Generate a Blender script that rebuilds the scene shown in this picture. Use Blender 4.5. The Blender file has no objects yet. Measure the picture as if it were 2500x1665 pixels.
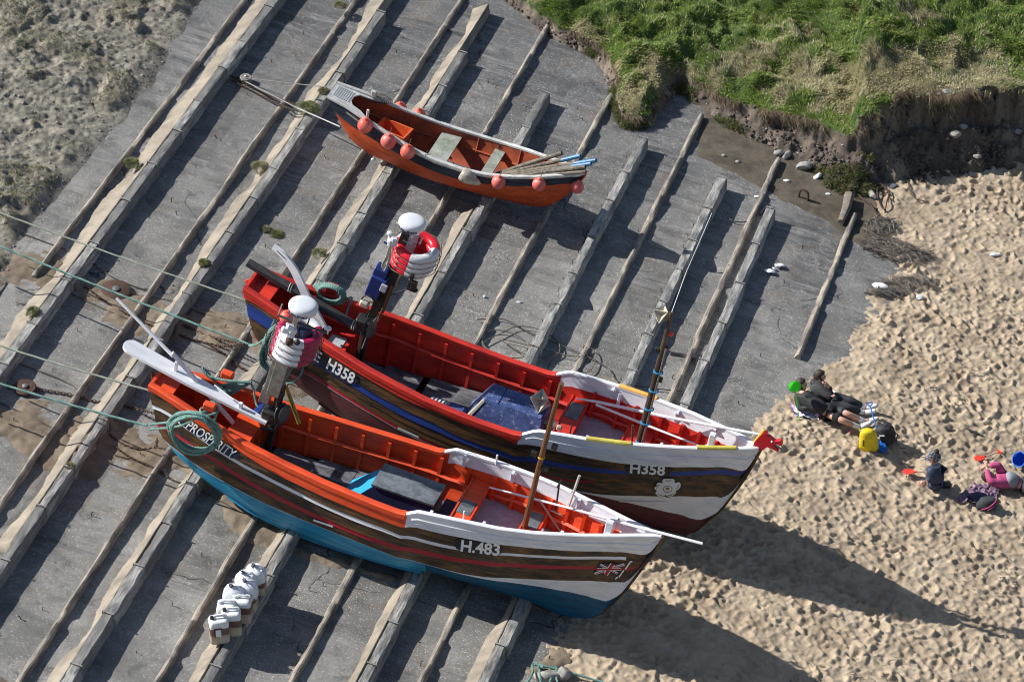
import bpy, bmesh, math, random
import numpy as np
from mathutils import Vector, Matrix, Euler
SC = bpy.context.scene
# ------------------------------------------------------------------ camera
FPX, PITCH, DIST = 7983., math.radians(35), 57.
_F = np.array([0, math.cos(PITCH), -math.sin(PITCH)]); _R = np.array([1., 0, 0]); _U = np.array([0, math.sin(PITCH), math.cos(PITCH)])
CAM = -DIST*_F
cd = bpy.data.cameras.new('camera'); co = bpy.data.objects.new('camera', cd); SC.collection.objects.link(co)
cd.sensor_width = 36; cd.lens = FPX/2500*36; cd.clip_start = 1; cd.clip_end = 500
co.location = CAM; co.rotation_euler = (math.radians(90)-PITCH, 0, 0); SC.camera = co
# ------------------------------------------------------------------ light
SUN_AZ, SUN_EL = math.radians(-14), math.radians(40.5)       # direction the light travels to
sd_ = Vector((math.cos(SUN_EL)*math.cos(SUN_AZ), math.cos(SUN_EL)*math.sin(SUN_AZ), -math.sin(SUN_EL)))
sl = bpy.data.lights.new('sun', 'SUN'); so = bpy.data.objects.new('sun', sl); SC.collection.objects.link(so)
sl.energy = 4.6; sl.angle = math.radians(.5); sl.color = (1, .965, .91)
so.rotation_euler = sd_.to_track_quat('-Z', 'Y').to_euler(); so.location = (-20, 5, 25)
wd = bpy.data.worlds.new('World'); SC.world = wd; wd.use_nodes = True
wn = wd.node_tree; bg = wn.nodes['Background']; sky = wn.nodes.new('ShaderNodeTexSky'); sky.sky_type = 'NISHITA'
sky.sun_disc = False; sky.sun_elevation = SUN_EL
tosun = -sd_; sky.sun_rotation = math.atan2(tosun.x, tosun.y)
wn.links.new(sky.outputs[0], bg.inputs[0]); bg.inputs[1].default_value = .066
SC.view_settings.view_transform = 'Standard'; SC.view_settings.look = 'None'
SC.view_settings.exposure = .55; SC.view_settings.gamma = 1; SC.cycles.filter_width = 1.05
# ------------------------------------------------------------------ places: slope of the slipway and the boats' own frames
PHI = math.radians(16.9); dv = np.array([math.cos(PHI), -math.sin(PHI), 0]); bv = np.array([math.sin(PHI), math.cos(PHI), 0]); KS = math.tan(math.radians(9.5))
def ray(x, y): return _F + _R*(x-1250)/FPX - _U*(y-832.5)/FPX
def proj(P):
    v = np.asarray(P)-CAM; z = v@_F
    return np.stack([1250+FPX*(v@_R)/z, 832.5-FPX*(v@_U)/z], -1)
def G(x, y, h=0):
    r = ray(x, y); n = np.array([0, 0, 1])+KS*dv; t = (h-CAM@n)/(r@n); return CAM+r*t
def ub(x, y, h=0):
    P = G(x, y, h); return np.array([P@dv, P@bv])
def W(u, b, h=0):
    u = np.asarray(u, float)[..., None]; b = np.asarray(b, float)[..., None]; h = np.asarray(h, float)[..., None]
    return u*dv + b*bv + (h-KS*u)*np.array([0, 0, 1.])
_c = math.cos(math.atan(KS)); XS = (dv-np.array([0, 0, KS]))*_c; ZS = np.cross(XS, bv)
SLIP = Matrix([[XS[i], bv[i], ZS[i], 0] for i in range(3)]+[[0, 0, 0, 1]])
S_ = 2500/2354.
def D(x, y): return (x*S_, y*S_)
def zz(ox, oy, s): return lambda x, y: (ox+x/s, oy+y/s)
z1, z2, z3, z4, z5, z6 = zz(280, 720, 2.944), zz(560, 500, 2.944), zz(900, 850, 2.944), zz(1250, 880, 3.364), zz(760, 160, 3.271), zz(880, 1080, 2.944)
zc = zz(620, 700, 4.355); zh = zz(840, 640, 6.533); zl = zz(900, 500, 7.127); zp = zz(1880, 860, 3.563); zj = zz(490, 1360, 7.13); zs = zz(1250, 350, 2.613); zr = zz(0, 480, 2.529); zd = zz(1900, 420, 4.611)
def frame(foot, hd, hh):
    a = math.radians(hd); h = np.array([math.cos(a), -math.sin(a), 0]); pt = math.atan(KS*(h@dv))
    X = np.array([h[0]*math.cos(pt), h[1]*math.cos(pt), -math.sin(pt)]); Y = np.array([math.sin(a), math.cos(a), 0]); Z = np.cross(X, Y)
    return G(*foot, hh), X, Y, Z
PR = frame((1425, 1500), 19.5, .22); HB = frame((1690, 1305), 19, .22); RB = frame(z5(1750, 1110), 18, .22)
def LW(fr, l):
    l = np.asarray(l, float); return fr[0]+l[..., :1]*fr[1]+l[..., 1:2]*fr[2]+l[..., 2:3]*fr[3]
def py(fr, q, y0):
    O, X, Y, Z = fr; r = ray(*q); t = ((O-CAM)@Y+y0)/(r@Y); Q = CAM+r*t-O; return np.array([Q@X, y0, Q@Z])
def pz(fr, q, z0):
    O, X, Y, Z = fr; r = ray(*q); t = ((O-CAM)@Z+z0)/(r@Z); Q = CAM+r*t-O; return np.array([Q@X, Q@Y, z0])
def fmat(fr): return Matrix([[fr[1][i], fr[2][i], fr[3][i], fr[0][i]] for i in range(3)]+[[0, 0, 0, 1]])
# ------------------------------------------------------------------ noise
rng = np.random.default_rng(7); random.seed(7)
def vnoise(x, y, seed=0):
    x = np.asarray(x, float)+1000; y = np.asarray(y, float)+1000
    xi = np.floor(x).astype(np.int64); yi = np.floor(y).astype(np.int64); fx = x-xi; fy = y-yi
    def hs(a, b):
        n = (a*374761393+b*668265263+seed*1442695041) & 0xffffffff; n = ((n ^ (n >> 13))*1274126177) & 0xffffffff
        return ((n ^ (n >> 16)) & 0xffff)/65535.
    sx = fx*fx*(3-2*fx); sy = fy*fy*(3-2*fy)
    return (hs(xi, yi)*(1-sx)+hs(xi+1, yi)*sx)*(1-sy)+(hs(xi, yi+1)*(1-sx)+hs(xi+1, yi+1)*sx)*sy
def fbm(x, y, s, o=4, seed=0):
    r = 0; a = 1; t = 0
    for i in range(o): r = r+a*vnoise(np.asarray(x)*s*2**i+i*7.3, np.asarray(y)*s*2**i-i*3.1, seed+i); t += a; a *= .5
    return r/t
def sstep(a, b, x): t = np.clip((x-a)/(b-a), 0, 1); return t*t*(3-2*t)
# ------------------------------------------------------------------ materials
def mat(name, col, rough=.6, col2=None, nscale=6., mixlo=.4, mixhi=.65, stretch=(1, 1, 1), chip=None, chipamt=.0, chipscale=25., bump=.15, bscale=60., metal=0., val=.12, coat=0., vc=None):
    m = bpy.data.materials.new(name); m.use_nodes = True; nt = m.node_tree; N = nt.nodes; L = nt.links; p = N['Principled BSDF']
    tc = N.new('ShaderNodeTexCoord'); mp = N.new('ShaderNodeMapping'); mp.inputs['Scale'].default_value = stretch; L.new(tc.outputs['Object'], mp.inputs[0])
    def noise(s, d=4, r=.6):
        n = N.new('ShaderNodeTexNoise'); n.inputs['Scale'].default_value = s; n.inputs['Detail'].default_value = d; n.inputs['Roughness'].default_value = r; L.new(mp.outputs[0], n.inputs['Vector']); return n.outputs['Fac']
    def ramp(src, a, b):
        r = N.new('ShaderNodeMapRange'); r.inputs[1].default_value = a; r.inputs[2].default_value = b; L.new(src, r.inputs[0]); return r.outputs[0]
    def mix(f, a, b, bt='MIX'):
        x = N.new('ShaderNodeMix'); x.data_type = 'RGBA'; x.blend_type = bt
        if isinstance(f, float): x.inputs[0].default_value = f
        else: L.new(f, x.inputs[0])
        for i, v in ((6, a), (7, b)):
            if isinstance(v, tuple): x.inputs[i].default_value = (*v[:3], 1)
            else: L.new(v, x.inputs[i])
        return x.outputs[2]
    c = tuple(col)
    if vc:
        at = N.new('ShaderNodeAttribute'); at.attribute_name = vc; c = at.outputs['Color']
    if col2 is not None: c = mix(ramp(noise(nscale), mixlo, mixhi), c, tuple(col2))
    if val:
        v = ramp(noise(nscale*3.1, 5, .7), .3, .7); h = N.new('ShaderNodeHueSaturation'); mm = N.new('ShaderNodeMapRange'); mm.inputs[3].default_value = 1-val; mm.inputs[4].default_value = 1+val; L.new(v, mm.inputs[0]); L.new(mm.outputs[0], h.inputs['Value'])
        if isinstance(c, tuple): h.inputs['Color'].default_value = (*c, 1)
        else: L.new(c, h.inputs['Color'])
        c = h.outputs[0]
    if chip is not None and chipamt > 0: c = mix(ramp(noise(chipscale, 6, .75), .74-chipamt, .78-chipamt), c, tuple(chip))
    if isinstance(c, tuple): p.inputs['Base Color'].default_value = (*c, 1)
    else: L.new(c, p.inputs['Base Color'])
    p.inputs['Roughness'].default_value = rough; p.inputs['Metallic'].default_value = metal; p.inputs['Coat Weight'].default_value = coat
    if bump:
        b = N.new('ShaderNodeBump'); b.inputs['Strength'].default_value = bump; b.inputs['Distance'].default_value = .01; L.new(noise(bscale, 5, .65), b.inputs['Height']); L.new(b.outputs[0], p.inputs['Normal'])
    return m
M = {}
WX = (.25, 4, 4)
M['orange'] = mat('orange_paint', (.80, .085, .018), .5, (.56, .055, .015), 3, chip=(.30, .14, .09), chipamt=.09, stretch=(.5, 2, 2))
M['red'] = mat('red_paint', (.64, .036, .018), .5, (.42, .020, .016), 3, chip=(.26, .13, .10), chipamt=.09, stretch=(.5, 2, 2))
M['white'] = mat('white_paint', (.76, .77, .80), .45, (.62, .64, .69), 3, chip=(.30, .27, .24), chipamt=.06, stretch=(.4, 2, 2), val=.06)
M['cream'] = mat('weathered_white_paint', (.62, .62, .60), .6, (.42, .42, .40), 5, chip=(.22, .20, .17), chipamt=.10, chipscale=18, val=.1)
M['wood'] = mat('dark_varnished_plank', (.026, .018, .013), .5, (.165, .080, .026), 4, .40, .68, stretch=(.3, 2.2, 2.2), chip=(.012, .010, .010), chipamt=.13, chipscale=7, val=.35, bump=.5, bscale=24)
M['blue'] = mat('sea_blue_paint', (.030, .30, .48), .5, (.018, .19, .36), 4, stretch=WX, chip=(.10, .16, .18), chipamt=.06)
M['shadedblue'] = mat('shaded_sea_blue_paint', (.008, .10, .19), .55, (.006, .06, .12), 3, stretch=WX, chip=(.05, .09, .11), chipamt=.05)  # the sea blue again, with the shade under the bow put into its colour
M['cyan'] = mat('light_blue_paint', (.02, .32, .60), .5, val=.1)
M['royal'] = mat('royal_blue_paint', (.018, .055, .30), .5, (.010, .034, .18), 4, stretch=WX, chip=(.12, .14, .2), chipamt=.06)
M['navy'] = mat('navy_paint', (.010, .016, .055), .5, (.016, .022, .075), 5, chip=(.08, .09, .12), chipamt=.05)
M['boxblue'] = mat('scuffed_blue_paint', (.055, .095, .26), .6, (.028, .048, .15), 5, chip=(.26, .29, .36), chipamt=.17, chipscale=14, val=.2)
M['maroon'] = mat('dark_maroon_paint', (.125, .030, .034), .6, (.085, .020, .022), 4, stretch=WX, chip=(.2, .1, .09), chipamt=.03)
M['stripe_red'] = mat('crimson_paint', (.36, .012, .030), .5, val=.15)
M['greytop'] = mat('grey_worn_panel', (.16, .18, .20), .7, (.085, .10, .115), 7, chip=(.30, .29, .27), chipamt=.08, val=.2)
M['floor'] = mat('grey_deck_board', (.19, .19, .21), .75, (.05, .053, .06), 5, .35, .65, stretch=(.5, 1.6, 1), chip=(.26, .25, .25), chipamt=.10, val=.25, bump=.3)
M['lilac'] = mat('pale_lilac_board', (.42, .41, .50), .65, (.34, .33, .40), 5, val=.1)
M['steel'] = mat('stainless_steel', (.42, .41, .38), .35, (.25, .24, .22), 8, metal=.75, val=.2)
M['black'] = mat('black_metal', (.012, .012, .013), .45, (.03, .026, .022), 8, val=.3, bump=.2)
M['darkgrey'] = mat('dark_grey_plastic', (.05, .05, .055), .5)
M['rust'] = mat('rusty_iron', (.085, .045, .03), .85, (.06, .03, .02), 14, val=.3, bump=.4)
M['chain'] = mat('rusty_chain_iron', (.045, .028, .02), .8, (.11, .06, .035), 12, val=.3)
M['plastic'] = mat('glossy_white_plastic', (.66, .69, .73), .3, bump=.0, val=.04)
M['ringred'] = mat('red_ring_plastic', (.62, .015, .03), .3, bump=.05)
M['ringdark'] = mat('crimson_ring_plastic', (.36, .012, .07), .35, bump=.05)
M['ringwhite'] = mat('white_ring_plastic', (.68, .70, .74), .4, (.60, .61, .64), 5, chip=(.40, .38, .35), chipamt=.05, chipscale=16, bump=.1, val=.08)
M['buoy'] = mat('faded_pink_buoy', (.78, .20, .16), .45, (.62, .12, .10), 6, .4, .6, chip=(.80, .50, .44), chipamt=.12, chipscale=8)
M['buoyred'] = mat('orange_red_buoy', (.75, .07, .04), .45, (.78, .26, .20), 6)
M['fender'] = mat('dirty_cream_fender', (.55, .50, .42), .6, (.32, .27, .2), 10, val=.15)
M['rope'] = mat('teal_rope', (.17, .31, .275), .8, (.095, .195, .175), 9, val=.25, bump=.2)
M['ropedark'] = mat('dark_teal_rope', (.10, .22, .20), .8, (.16, .30, .26), 9, val=.25, bump=.2)
M['ropegrey'] = mat('grey_green_rope', (.25, .28, .23), .85, val=.25)
M['cord'] = mat('pale_cord', (.42, .40, .34), .8, val=.2)
M['cable'] = mat('steel_cable', (.06, .045, .035), .6, (.12, .09, .06), 10)
M['cablegrey'] = mat('grey_steel_cable', (.22, .21, .19), .55, val=.2)
M['bluecord'] = mat('bright_blue_cord', (.02, .28, .55), .7)
M['yellow'] = mat('faded_yellow_plastic', (.60, .55, .10), .6, (.55, .42, .08), 6, chip=(.4, .12, .04), chipamt=.05)
M['yelloworange'] = mat('orange_yellow_plastic', (.75, .42, .08), .6, (.70, .28, .05), 6)
M['pine'] = mat('brown_varnished_pole', (.17, .075, .026), .55, (.09, .04, .016), 6, stretch=(3, 3, .3), val=.2)
M['poledark'] = mat('dark_pole', (.045, .03, .022), .6, (.10, .07, .05), 6, stretch=(3, 3, .3), val=.2)
M['oldwood'] = mat('grey_weathered_timber', (.42, .41, .385), .85, (.15, .148, .142), 6, .36, .64, stretch=(2.2, .35, 2), chip=(.05, .05, .05), chipamt=.12, chipscale=16, val=.35, bump=1., bscale=22)
M['oldwood2'] = mat('dark_tarred_timber', (.14, .14, .14), .85, (.27, .26, .24), 7, .35, .68, stretch=(2.2, .35, 2), chip=(.04, .04, .04), chipamt=.07, val=.25, bump=.7, bscale=35)
M['plankdark'] = mat('black_stained_plank', (.035, .033, .035), .7, (.08, .075, .07), 7, stretch=(.4, 3, 3), val=.25, bump=.3)
M['driftwood'] = mat('driftwood', (.23, .20, .165), .9, (.13, .105, .085), 8, stretch=(.5, 3, 3), val=.25, bump=.5)
M['rib'] = mat('sandy_concrete_rib', (.35, .31, .255), .9, (.11, .10, .095), 4, .36, .62, stretch=(2, .5, 2), chip=(.07, .06, .055), chipamt=.09, val=.2, bump=.7, bscale=40)
M['rock'] = mat('pale_stone', (.36, .35, .32), .85, (.2, .19, .17), 7, val=.2, bump=.6, bscale=18)
M['rockdark'] = mat('dark_stone', (.08, .09, .10), .8, val=.2, bump=.4, bscale=18)
M['chalk'] = mat('white_foam_lump', (.74, .75, .76), .8, (.6, .6, .58), 8, bump=.4, bscale=25)
M['skin'] = mat('skin', (.62, .36, .27), .55, (.52, .27, .20), 10, bump=.05, val=.05)
M['hair'] = mat('dark_brown_hair', (.035, .02, .013), .6, bump=.5, bscale=80)
M['jacket'] = mat('black_quilted_fabric', (.012, .013, .015), .7, (.03, .032, .036), 8, bump=.6, bscale=22)
M['trousers'] = mat('charcoal_fabric', (.032, .036, .042), .8, bump=.5, bscale=18)
M['trainer'] = mat('white_trainer', (.70, .70, .68), .6, (.5, .5, .5), 15)
M['navycoat'] = mat('navy_padded_fabric', (.018, .026, .06), .65, (.03, .045, .10), 8, bump=.6, bscale=25)
M['caproyal'] = mat('patterned_navy_cap', (.03, .035, .06), .8, (.25, .25, .28), 30, .5, .6)
M['greyfab'] = mat('grey_fabric', (.25, .26, .29), .8, bump=.4, bscale=25)
M['pinkfab'] = mat('pink_fleece', (.50, .075, .20), .8, (.36, .05, .14), 9, bump=.5, bscale=25)
M['yellowbag'] = mat('yellow_bag_plastic', (.80, .62, .01), .5, (.62, .46, .01), 6, bump=.9, bscale=14)
M['bluetoy'] = mat('bright_blue_plastic', (.01, .13, .52), .4)
M['redtoy'] = mat('bright_red_plastic', (.75, .05, .03), .4)
M['green'] = mat('fluorescent_green_mesh', (.08, .72, .06), .5)
_n = M['green'].node_tree; _p = _n.nodes['Principled BSDF']; _t = _n.nodes.new('ShaderNodeBsdfTranslucent'); _t.inputs[0].default_value = (.10, .85, .06, 1); _x = _n.nodes.new('ShaderNodeMixShader'); _x.inputs[0].default_value = .6
_n.links.new(_p.outputs[0], _x.inputs[1]); _n.links.new(_t.outputs[0], _x.inputs[2]); _n.links.new(_x.outputs[0], [q for q in _n.nodes if q.type == 'OUTPUT_MATERIAL'][0].inputs[0])
M['paleshaft'] = mat('pale_wood_shaft', (.52, .42, .32), .7)
M['towelpink'] = mat('patterned_lilac_towel', (.50, .28, .62), .9, (.80, .78, .82), 16, .46, .54, bump=.6, bscale=20)
M['rug'] = mat('patterned_mauve_rug', (.32, .19, .26), .9, (.11, .085, .15), 18, .44, .56, bump=.7, bscale=16)
M['liquid'] = mat('brown_liquid_in_plastic', (.16, .085, .07), .4, (.22, .13, .11), 5)
M['amber'] = mat('amber_liquid_in_plastic', (.42, .34, .24), .4, (.52, .46, .37), 5)
M['milky'] = mat('milky_can_plastic', (.74, .75, .76), .4, bump=.1)
M['bagfilm'] = mat('white_plastic_film', (.78, .80, .84), .35, bump=1., bscale=16)
M['text'] = mat('white_lettering', (.80, .82, .84), .5, bump=0, val=.05)
M['textnavy'] = mat('navy_lettering', (.01, .02, .09), .5, bump=0, val=0)
M['plate'] = mat('black_number_patch', (.010, .011, .014), .5, bump=.05)
M['flagred'] = mat('flag_red_paint', (.36, .010, .025), .5, bump=0)
M['gold'] = mat('gold_paint', (.45, .22, .02), .5, bump=0)
M['brass'] = mat('yellow_paint', (.80, .42, .01), .5)
M['crate'] = mat('orange_crate_plastic', (.70, .13, .04), .5, (.52, .08, .03), 5)
M['pipeblue'] = mat('blue_pipe', (.03, .20, .42), .45, (.02, .12, .26), 6, chip=(.16, .13, .09), chipamt=.12, chipscale=12)
M['pipebrown'] = mat('muddy_pipe', (.17, .14, .10), .7, (.06, .06, .05), 9, chip=(.28, .24, .17), chipamt=.14, chipscale=14)
M['tread'] = mat('studded_pale_panel', (.52, .56, .60), .55, (.42, .45, .48), 8)
M['reflector'] = mat('dull_reflector_metal', (.50, .47, .38), .45, metal=.2, val=.06, bump=0)
M['plankpale'] = mat('pale_lichened_board', (.36, .38, .34), .8, (.20, .23, .17), 4, chip=(.30, .28, .16), chipamt=.10, chipscale=12, val=.15)
M['brasspole'] = mat('scuffed_yellow_pole', (.36, .24, .035), .6, (.22, .15, .03), 7)
M['navyblue'] = mat('deep_blue_cabinet_paint', (.008, .028, .16), .45, val=.15)
M['strap'] = mat('worn_joint_strap', (.33, .32, .30), .7, (.16, .15, .14), 9)
M['mud'] = mat('mud', (.115, .095, .068), .9, (.06, .05, .036), 2.5, chip=(.3, .28, .24), chipamt=.02, chipscale=20, val=.25, bump=.6, bscale=30)
M['pinkpaint'] = mat('faded_pink_paint', (.34, .16, .13), .85, (.22, .15, .13), 4, val=.2)
# ------------------------------------------------------------------ mesh building
C_ = SC.collection
def link(o, parent=None):
    C_.objects.link(o)
    if parent is not None: o.parent = parent
    return o
def props(o, label=None, cat=None, group=None, kind=None):
    if label: o['label'] = label
    if cat: o['category'] = cat
    if group: o['group'] = group
    if kind: o['kind'] = kind
    return o
class MB:
    def __init__(s): s.v = []; s.f = []; s.m = []; s.n = 0
    def add(s, v, f, mi=0):
        v = np.asarray(v, float).reshape(-1, 3); s.v.append(v)
        for k, q in enumerate(f): s.f.append([i+s.n for i in q]); s.m.append(mi if isinstance(mi, int) else mi[k])
        s.n += len(v); return s
    def box(s, c, sz, R=None, mi=0, bev=.006):
        hx, hy, hz = sz[0]/2, sz[1]/2, sz[2]/2; b = min(bev, .45*min(sz)); v = []
        for z in (-1, 1):
            for (a, sx, sy) in ((0, -1, -1), (1, 1, -1), (2, 1, 1), (3, -1, 1)):
                v += [(sx*(hx-b), sy*hy, z*(hz-b)), (sx*hx, sy*(hy-b), z*(hz-b)), (sx*(hx-b), sy*(hy-b), z*hz)]
        bm = bmesh.new(); bv_ = [bm.verts.new(p) for p in v]; h = bmesh.ops.convex_hull(bm, input=bv_); bmesh.ops.dissolve_limit(bm, angle_limit=.01, verts=bm.verts, edges=bm.edges)
        bm.verts.index_update(); V = np.array([x.co[:] for x in bm.verts]); Fs = [[x.index for x in f.verts] for f in bm.faces]; bm.free()
        if R is not None: V = V@np.asarray(R).T
        return s.add(V+np.asarray(c, float), Fs, mi)
    def tube(s, P, r, n=6, closed=False, cap=True, mi=0, flat=1.):
        P = np.asarray(P, float); k = len(P); r = np.broadcast_to(np.asarray(r, float), (k,))
        T = np.gradient(P, axis=0) if not closed else np.roll(P, -1, 0)-np.roll(P, 1, 0)
        T /= np.maximum(np.linalg.norm(T, axis=1, keepdims=True), 1e-9)
        up = np.array([0, 0, 1.]) if abs(T[0][2]) < .9 else np.array([1., 0, 0]); A = []
        a = np.cross(T[0], up); a /= np.linalg.norm(a)
        for i in range(k):
            a = a-T[i]*(a@T[i]); a /= max(np.linalg.norm(a), 1e-9); A.append(a.copy())
        A = np.array(A); B = np.cross(T, A); th = np.arange(n)*2*math.pi/n
        V = P[:, None]+r[:, None, None]*(np.cos(th)[None, :, None]*A[:, None]+flat*np.sin(th)[None, :, None]*B[:, None])
        F = []
        for i in range(k if closed else k-1):
            j = (i+1) % k
            for q in range(n): F.append([i*n+q, i*n+(q+1) % n, j*n+(q+1) % n, j*n+q])
        if cap and not closed: F += [list(range(n))[::-1], [(k-1)*n+q for q in range(n)]]
        return s.add(V, F, mi)
    def lathe(s, c, prof, n=20, ax=(0, 0, 1), mi=0, squash=None):
        ax = np.array(ax, float); ax /= np.linalg.norm(ax); a = np.cross(ax, [0, 0, 1.] if abs(ax[2]) < .9 else [1., 0, 0]); a /= np.linalg.norm(a); b_ = np.cross(ax, a)
        th = np.arange(n)*2*math.pi/n; V = []
        for (r, z) in prof:
            for t in th: V.append(np.asarray(c)+a*r*math.cos(t)+b_*r*math.sin(t)*(squash or 1)+ax*z)
        F = [[i*n+q, i*n+(q+1) % n, (i+1)*n+(q+1) % n, (i+1)*n+q] for i in range(len(prof)-1) for q in range(n)]
        F += [list(range(n))[::-1], [(len(prof)-1)*n+q for q in range(n)]]
        return s.add(V, F, mi)
    def ball(s, c, r, n=14, ax=(0, 0, 1), mi=0, sq=1.):
        return s.lathe(c, [(r*math.sin(a), -r*sq*math.cos(a)) for a in np.linspace(.12, math.pi-.12, n//2+2)], n, ax, mi)
    def prism(s, poly, h, O=(0, 0, 0), X=(1, 0, 0), Y=(0, 1, 0), mi=0):
        X = np.array(X, float); Y = np.array(Y, float); Zd = np.cross(X, Y); n = len(poly); O = np.asarray(O, float)
        V = [O+X*p[0]+Y*p[1]+Zd*z for z in (0, h) for p in poly]
        F = [list(range(n))[::-1], list(range(n, 2*n))]+[[i, (i+1) % n, n+(i+1) % n, n+i] for i in range(n)]
        return s.add(V, F, mi)
    def grid(s, V, mi=0, flip=False):
        V = np.asarray(V, float); a, b = V.shape[:2]; F = []
        for i in range(a-1):
            for j in range(b-1):
                q = [i*b+j, i*b+j+1, (i+1)*b+j+1, (i+1)*b+j]; F.append(q[::-1] if flip else q)
        return s.add(V, F, mi)
    def build(s, name, mats, parent=None, sharp=.6, M4=None, merge=False):
        me = bpy.data.meshes.new(name); V = np.concatenate(s.v) if s.v else np.zeros((0, 3))
        if M4 is not None:
            Mi = np.array(M4.inverted()); V = V@Mi[:3, :3].T+Mi[:3, 3]
        me.from_pydata(V.tolist(), [], s.f)
        for m in (mats if isinstance(mats, (list, tuple)) else [mats]): me.materials.append(M[m] if isinstance(m, str) else m)
        me.polygons.foreach_set('material_index', s.m); me.polygons.foreach_set('use_smooth', [True]*len(s.f)); me.validate(); me.update()
        if sharp: me.set_sharp_from_angle(angle=sharp)
        o = bpy.data.objects.new(name, me); link(o, parent)
        if M4 is not None: o.matrix_world = M4
        return o
def hfield(name, us, bs, H, m, keep=None, col=None, kind='structure'):
    """height sheet over the slope, local frame = the slipway's own"""
    Uu, Bb = np.meshgrid(us, bs, indexing='ij'); P = W(Uu, Bb, H).reshape(-1, 3); Mi = np.array(SLIP.inverted())[:3, :3]; V = P@Mi.T
    a, b = Uu.shape; I = np.arange(a*b).reshape(a, b); F = np.stack([I[:-1, :-1], I[1:, :-1], I[1:, 1:], I[:-1, 1:]], -1)
    if keep is not None:
        kf = keep[:-1, :-1] | keep[1:, :-1] | keep[1:, 1:] | keep[:-1, 1:]; F = F[kf]
    F = F.reshape(-1, 4); used = np.zeros(a*b, bool); used[F.ravel()] = True; rm = np.cumsum(used)-1; V = V[used]; F = rm[F]
    me = bpy.data.meshes.new(name); me.vertices.add(len(V)); me.vertices.foreach_set('co', V.ravel()); me.loops.add(F.size); me.loops.foreach_set('vertex_index', F.ravel())
    me.polygons.add(len(F)); me.polygons.foreach_set('loop_start', np.arange(0, F.size, 4)); me.polygons.foreach_set('use_smooth', [True]*len(F)); me.update(calc_edges=True); me.validate()
    if col is not None:
        at = me.color_attributes.new('tint', 'FLOAT_COLOR', 'POINT'); c = np.concatenate([col.reshape(-1, 3)[used], np.ones((len(V), 1))], 1); at.data.foreach_set('color', c.ravel())
    me.materials.append(M[m] if isinstance(m, str) else m); o = bpy.data.objects.new(name, me); link(o); o.matrix_world = SLIP; o['kind'] = kind
    return o
def empty(name, loc=(0, 0, 0), M4=None):
    o = bpy.data.objects.new(name, None); o.empty_display_size = .2; link(o)
    if M4 is not None: o.matrix_world = M4
    else: o.location = loc
    return o
def sdist(U, B, poly):
    """signed distance to a closed polygon in (u,b): positive inside; also index+fraction of nearest edge"""
    P = np.stack([U.ravel(), B.ravel()], 1); n = len(poly); best = np.full(len(P), 1e9); par = np.zeros(len(P)); ins = np.zeros(len(P), bool)
    for i in range(n):
        a = poly[i]; b = poly[(i+1) % n]; e = b-a; t = np.clip(((P-a)@e)/(e@e), 0, 1); d_ = np.linalg.norm(P-a-t[:, None]*e, axis=1)
        k = d_ < best; best[k] = d_[k]; par[k] = i+t[k]
        c = ((a[1] > P[:, 1]) != (b[1] > P[:, 1])); 
        if abs(e[1]) > 1e-9: ins ^= c & (P[:, 0] < e[0]*(P[:, 1]-a[1])/e[1]+a[0])
    return (np.where(ins, best, -best)).reshape(U.shape), par.reshape(U.shape)
def rope(s, P, r, n=5, strands=3, pitch=.11, mi=0, closed=False):
    """laid rope: strands twisting round the path P"""
    P = np.asarray(P, float); seg = np.linalg.norm(np.diff(P, axis=0), axis=1); L_ = np.concatenate([[0], np.cumsum(seg)]); k = max(8, int(L_[-1]/(pitch/6)))
    q = np.linspace(0, L_[-1], k); C = np.stack([np.interp(q, L_, P[:, i]) for i in range(3)], 1)
    T = np.gradient(C, axis=0); T /= np.maximum(np.linalg.norm(T, axis=1, keepdims=True), 1e-9); up = np.array([0.1, .2, 1.]); A = np.cross(T, up); A /= np.linalg.norm(A, axis=1, keepdims=True); Bn = np.cross(T, A)
    for j in range(strands):
        th = 2*math.pi*(q/pitch+j/strands)
        s.tube(C+r*.5*(np.cos(th)[:, None]*A+np.sin(th)[:, None]*Bn), r*.56, n, mi=mi)
    return s
def spline(pts, n=12):
    P = np.asarray(pts, float); P = np.concatenate([[2*P[0]-P[1]], P, [2*P[-1]-P[-2]]]); out = []
    for i in range(1, len(P)-2):
        for t in np.linspace(0, 1, n, endpoint=False):
            a, b, c, e = P[i-1:i+3]; out.append(.5*((2*b)+(-a+c)*t+(2*a-5*b+4*c-e)*t*t+(-a+3*b-3*c+e)*t**3))
    out.append(P[-2]); return np.array(out)
def textmesh(body, size=1., bold=0.):
    cu = bpy.data.curves.new('t', 'FONT'); cu.body = body; cu.size = size; cu.offset = bold; cu.resolution_u = 3; o = bpy.data.objects.new('t', cu); C_.objects.link(o)
    dg = bpy.context.evaluated_depsgraph_get(); me = o.evaluated_get(dg).to_mesh(); V = np.array([v.co[:] for v in me.vertices]); F = [list(p.vertices) for p in me.polygons]
    o.evaluated_get(dg).to_mesh_clear(); bpy.data.objects.remove(o); bpy.data.curves.remove(cu); return V, F
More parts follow.
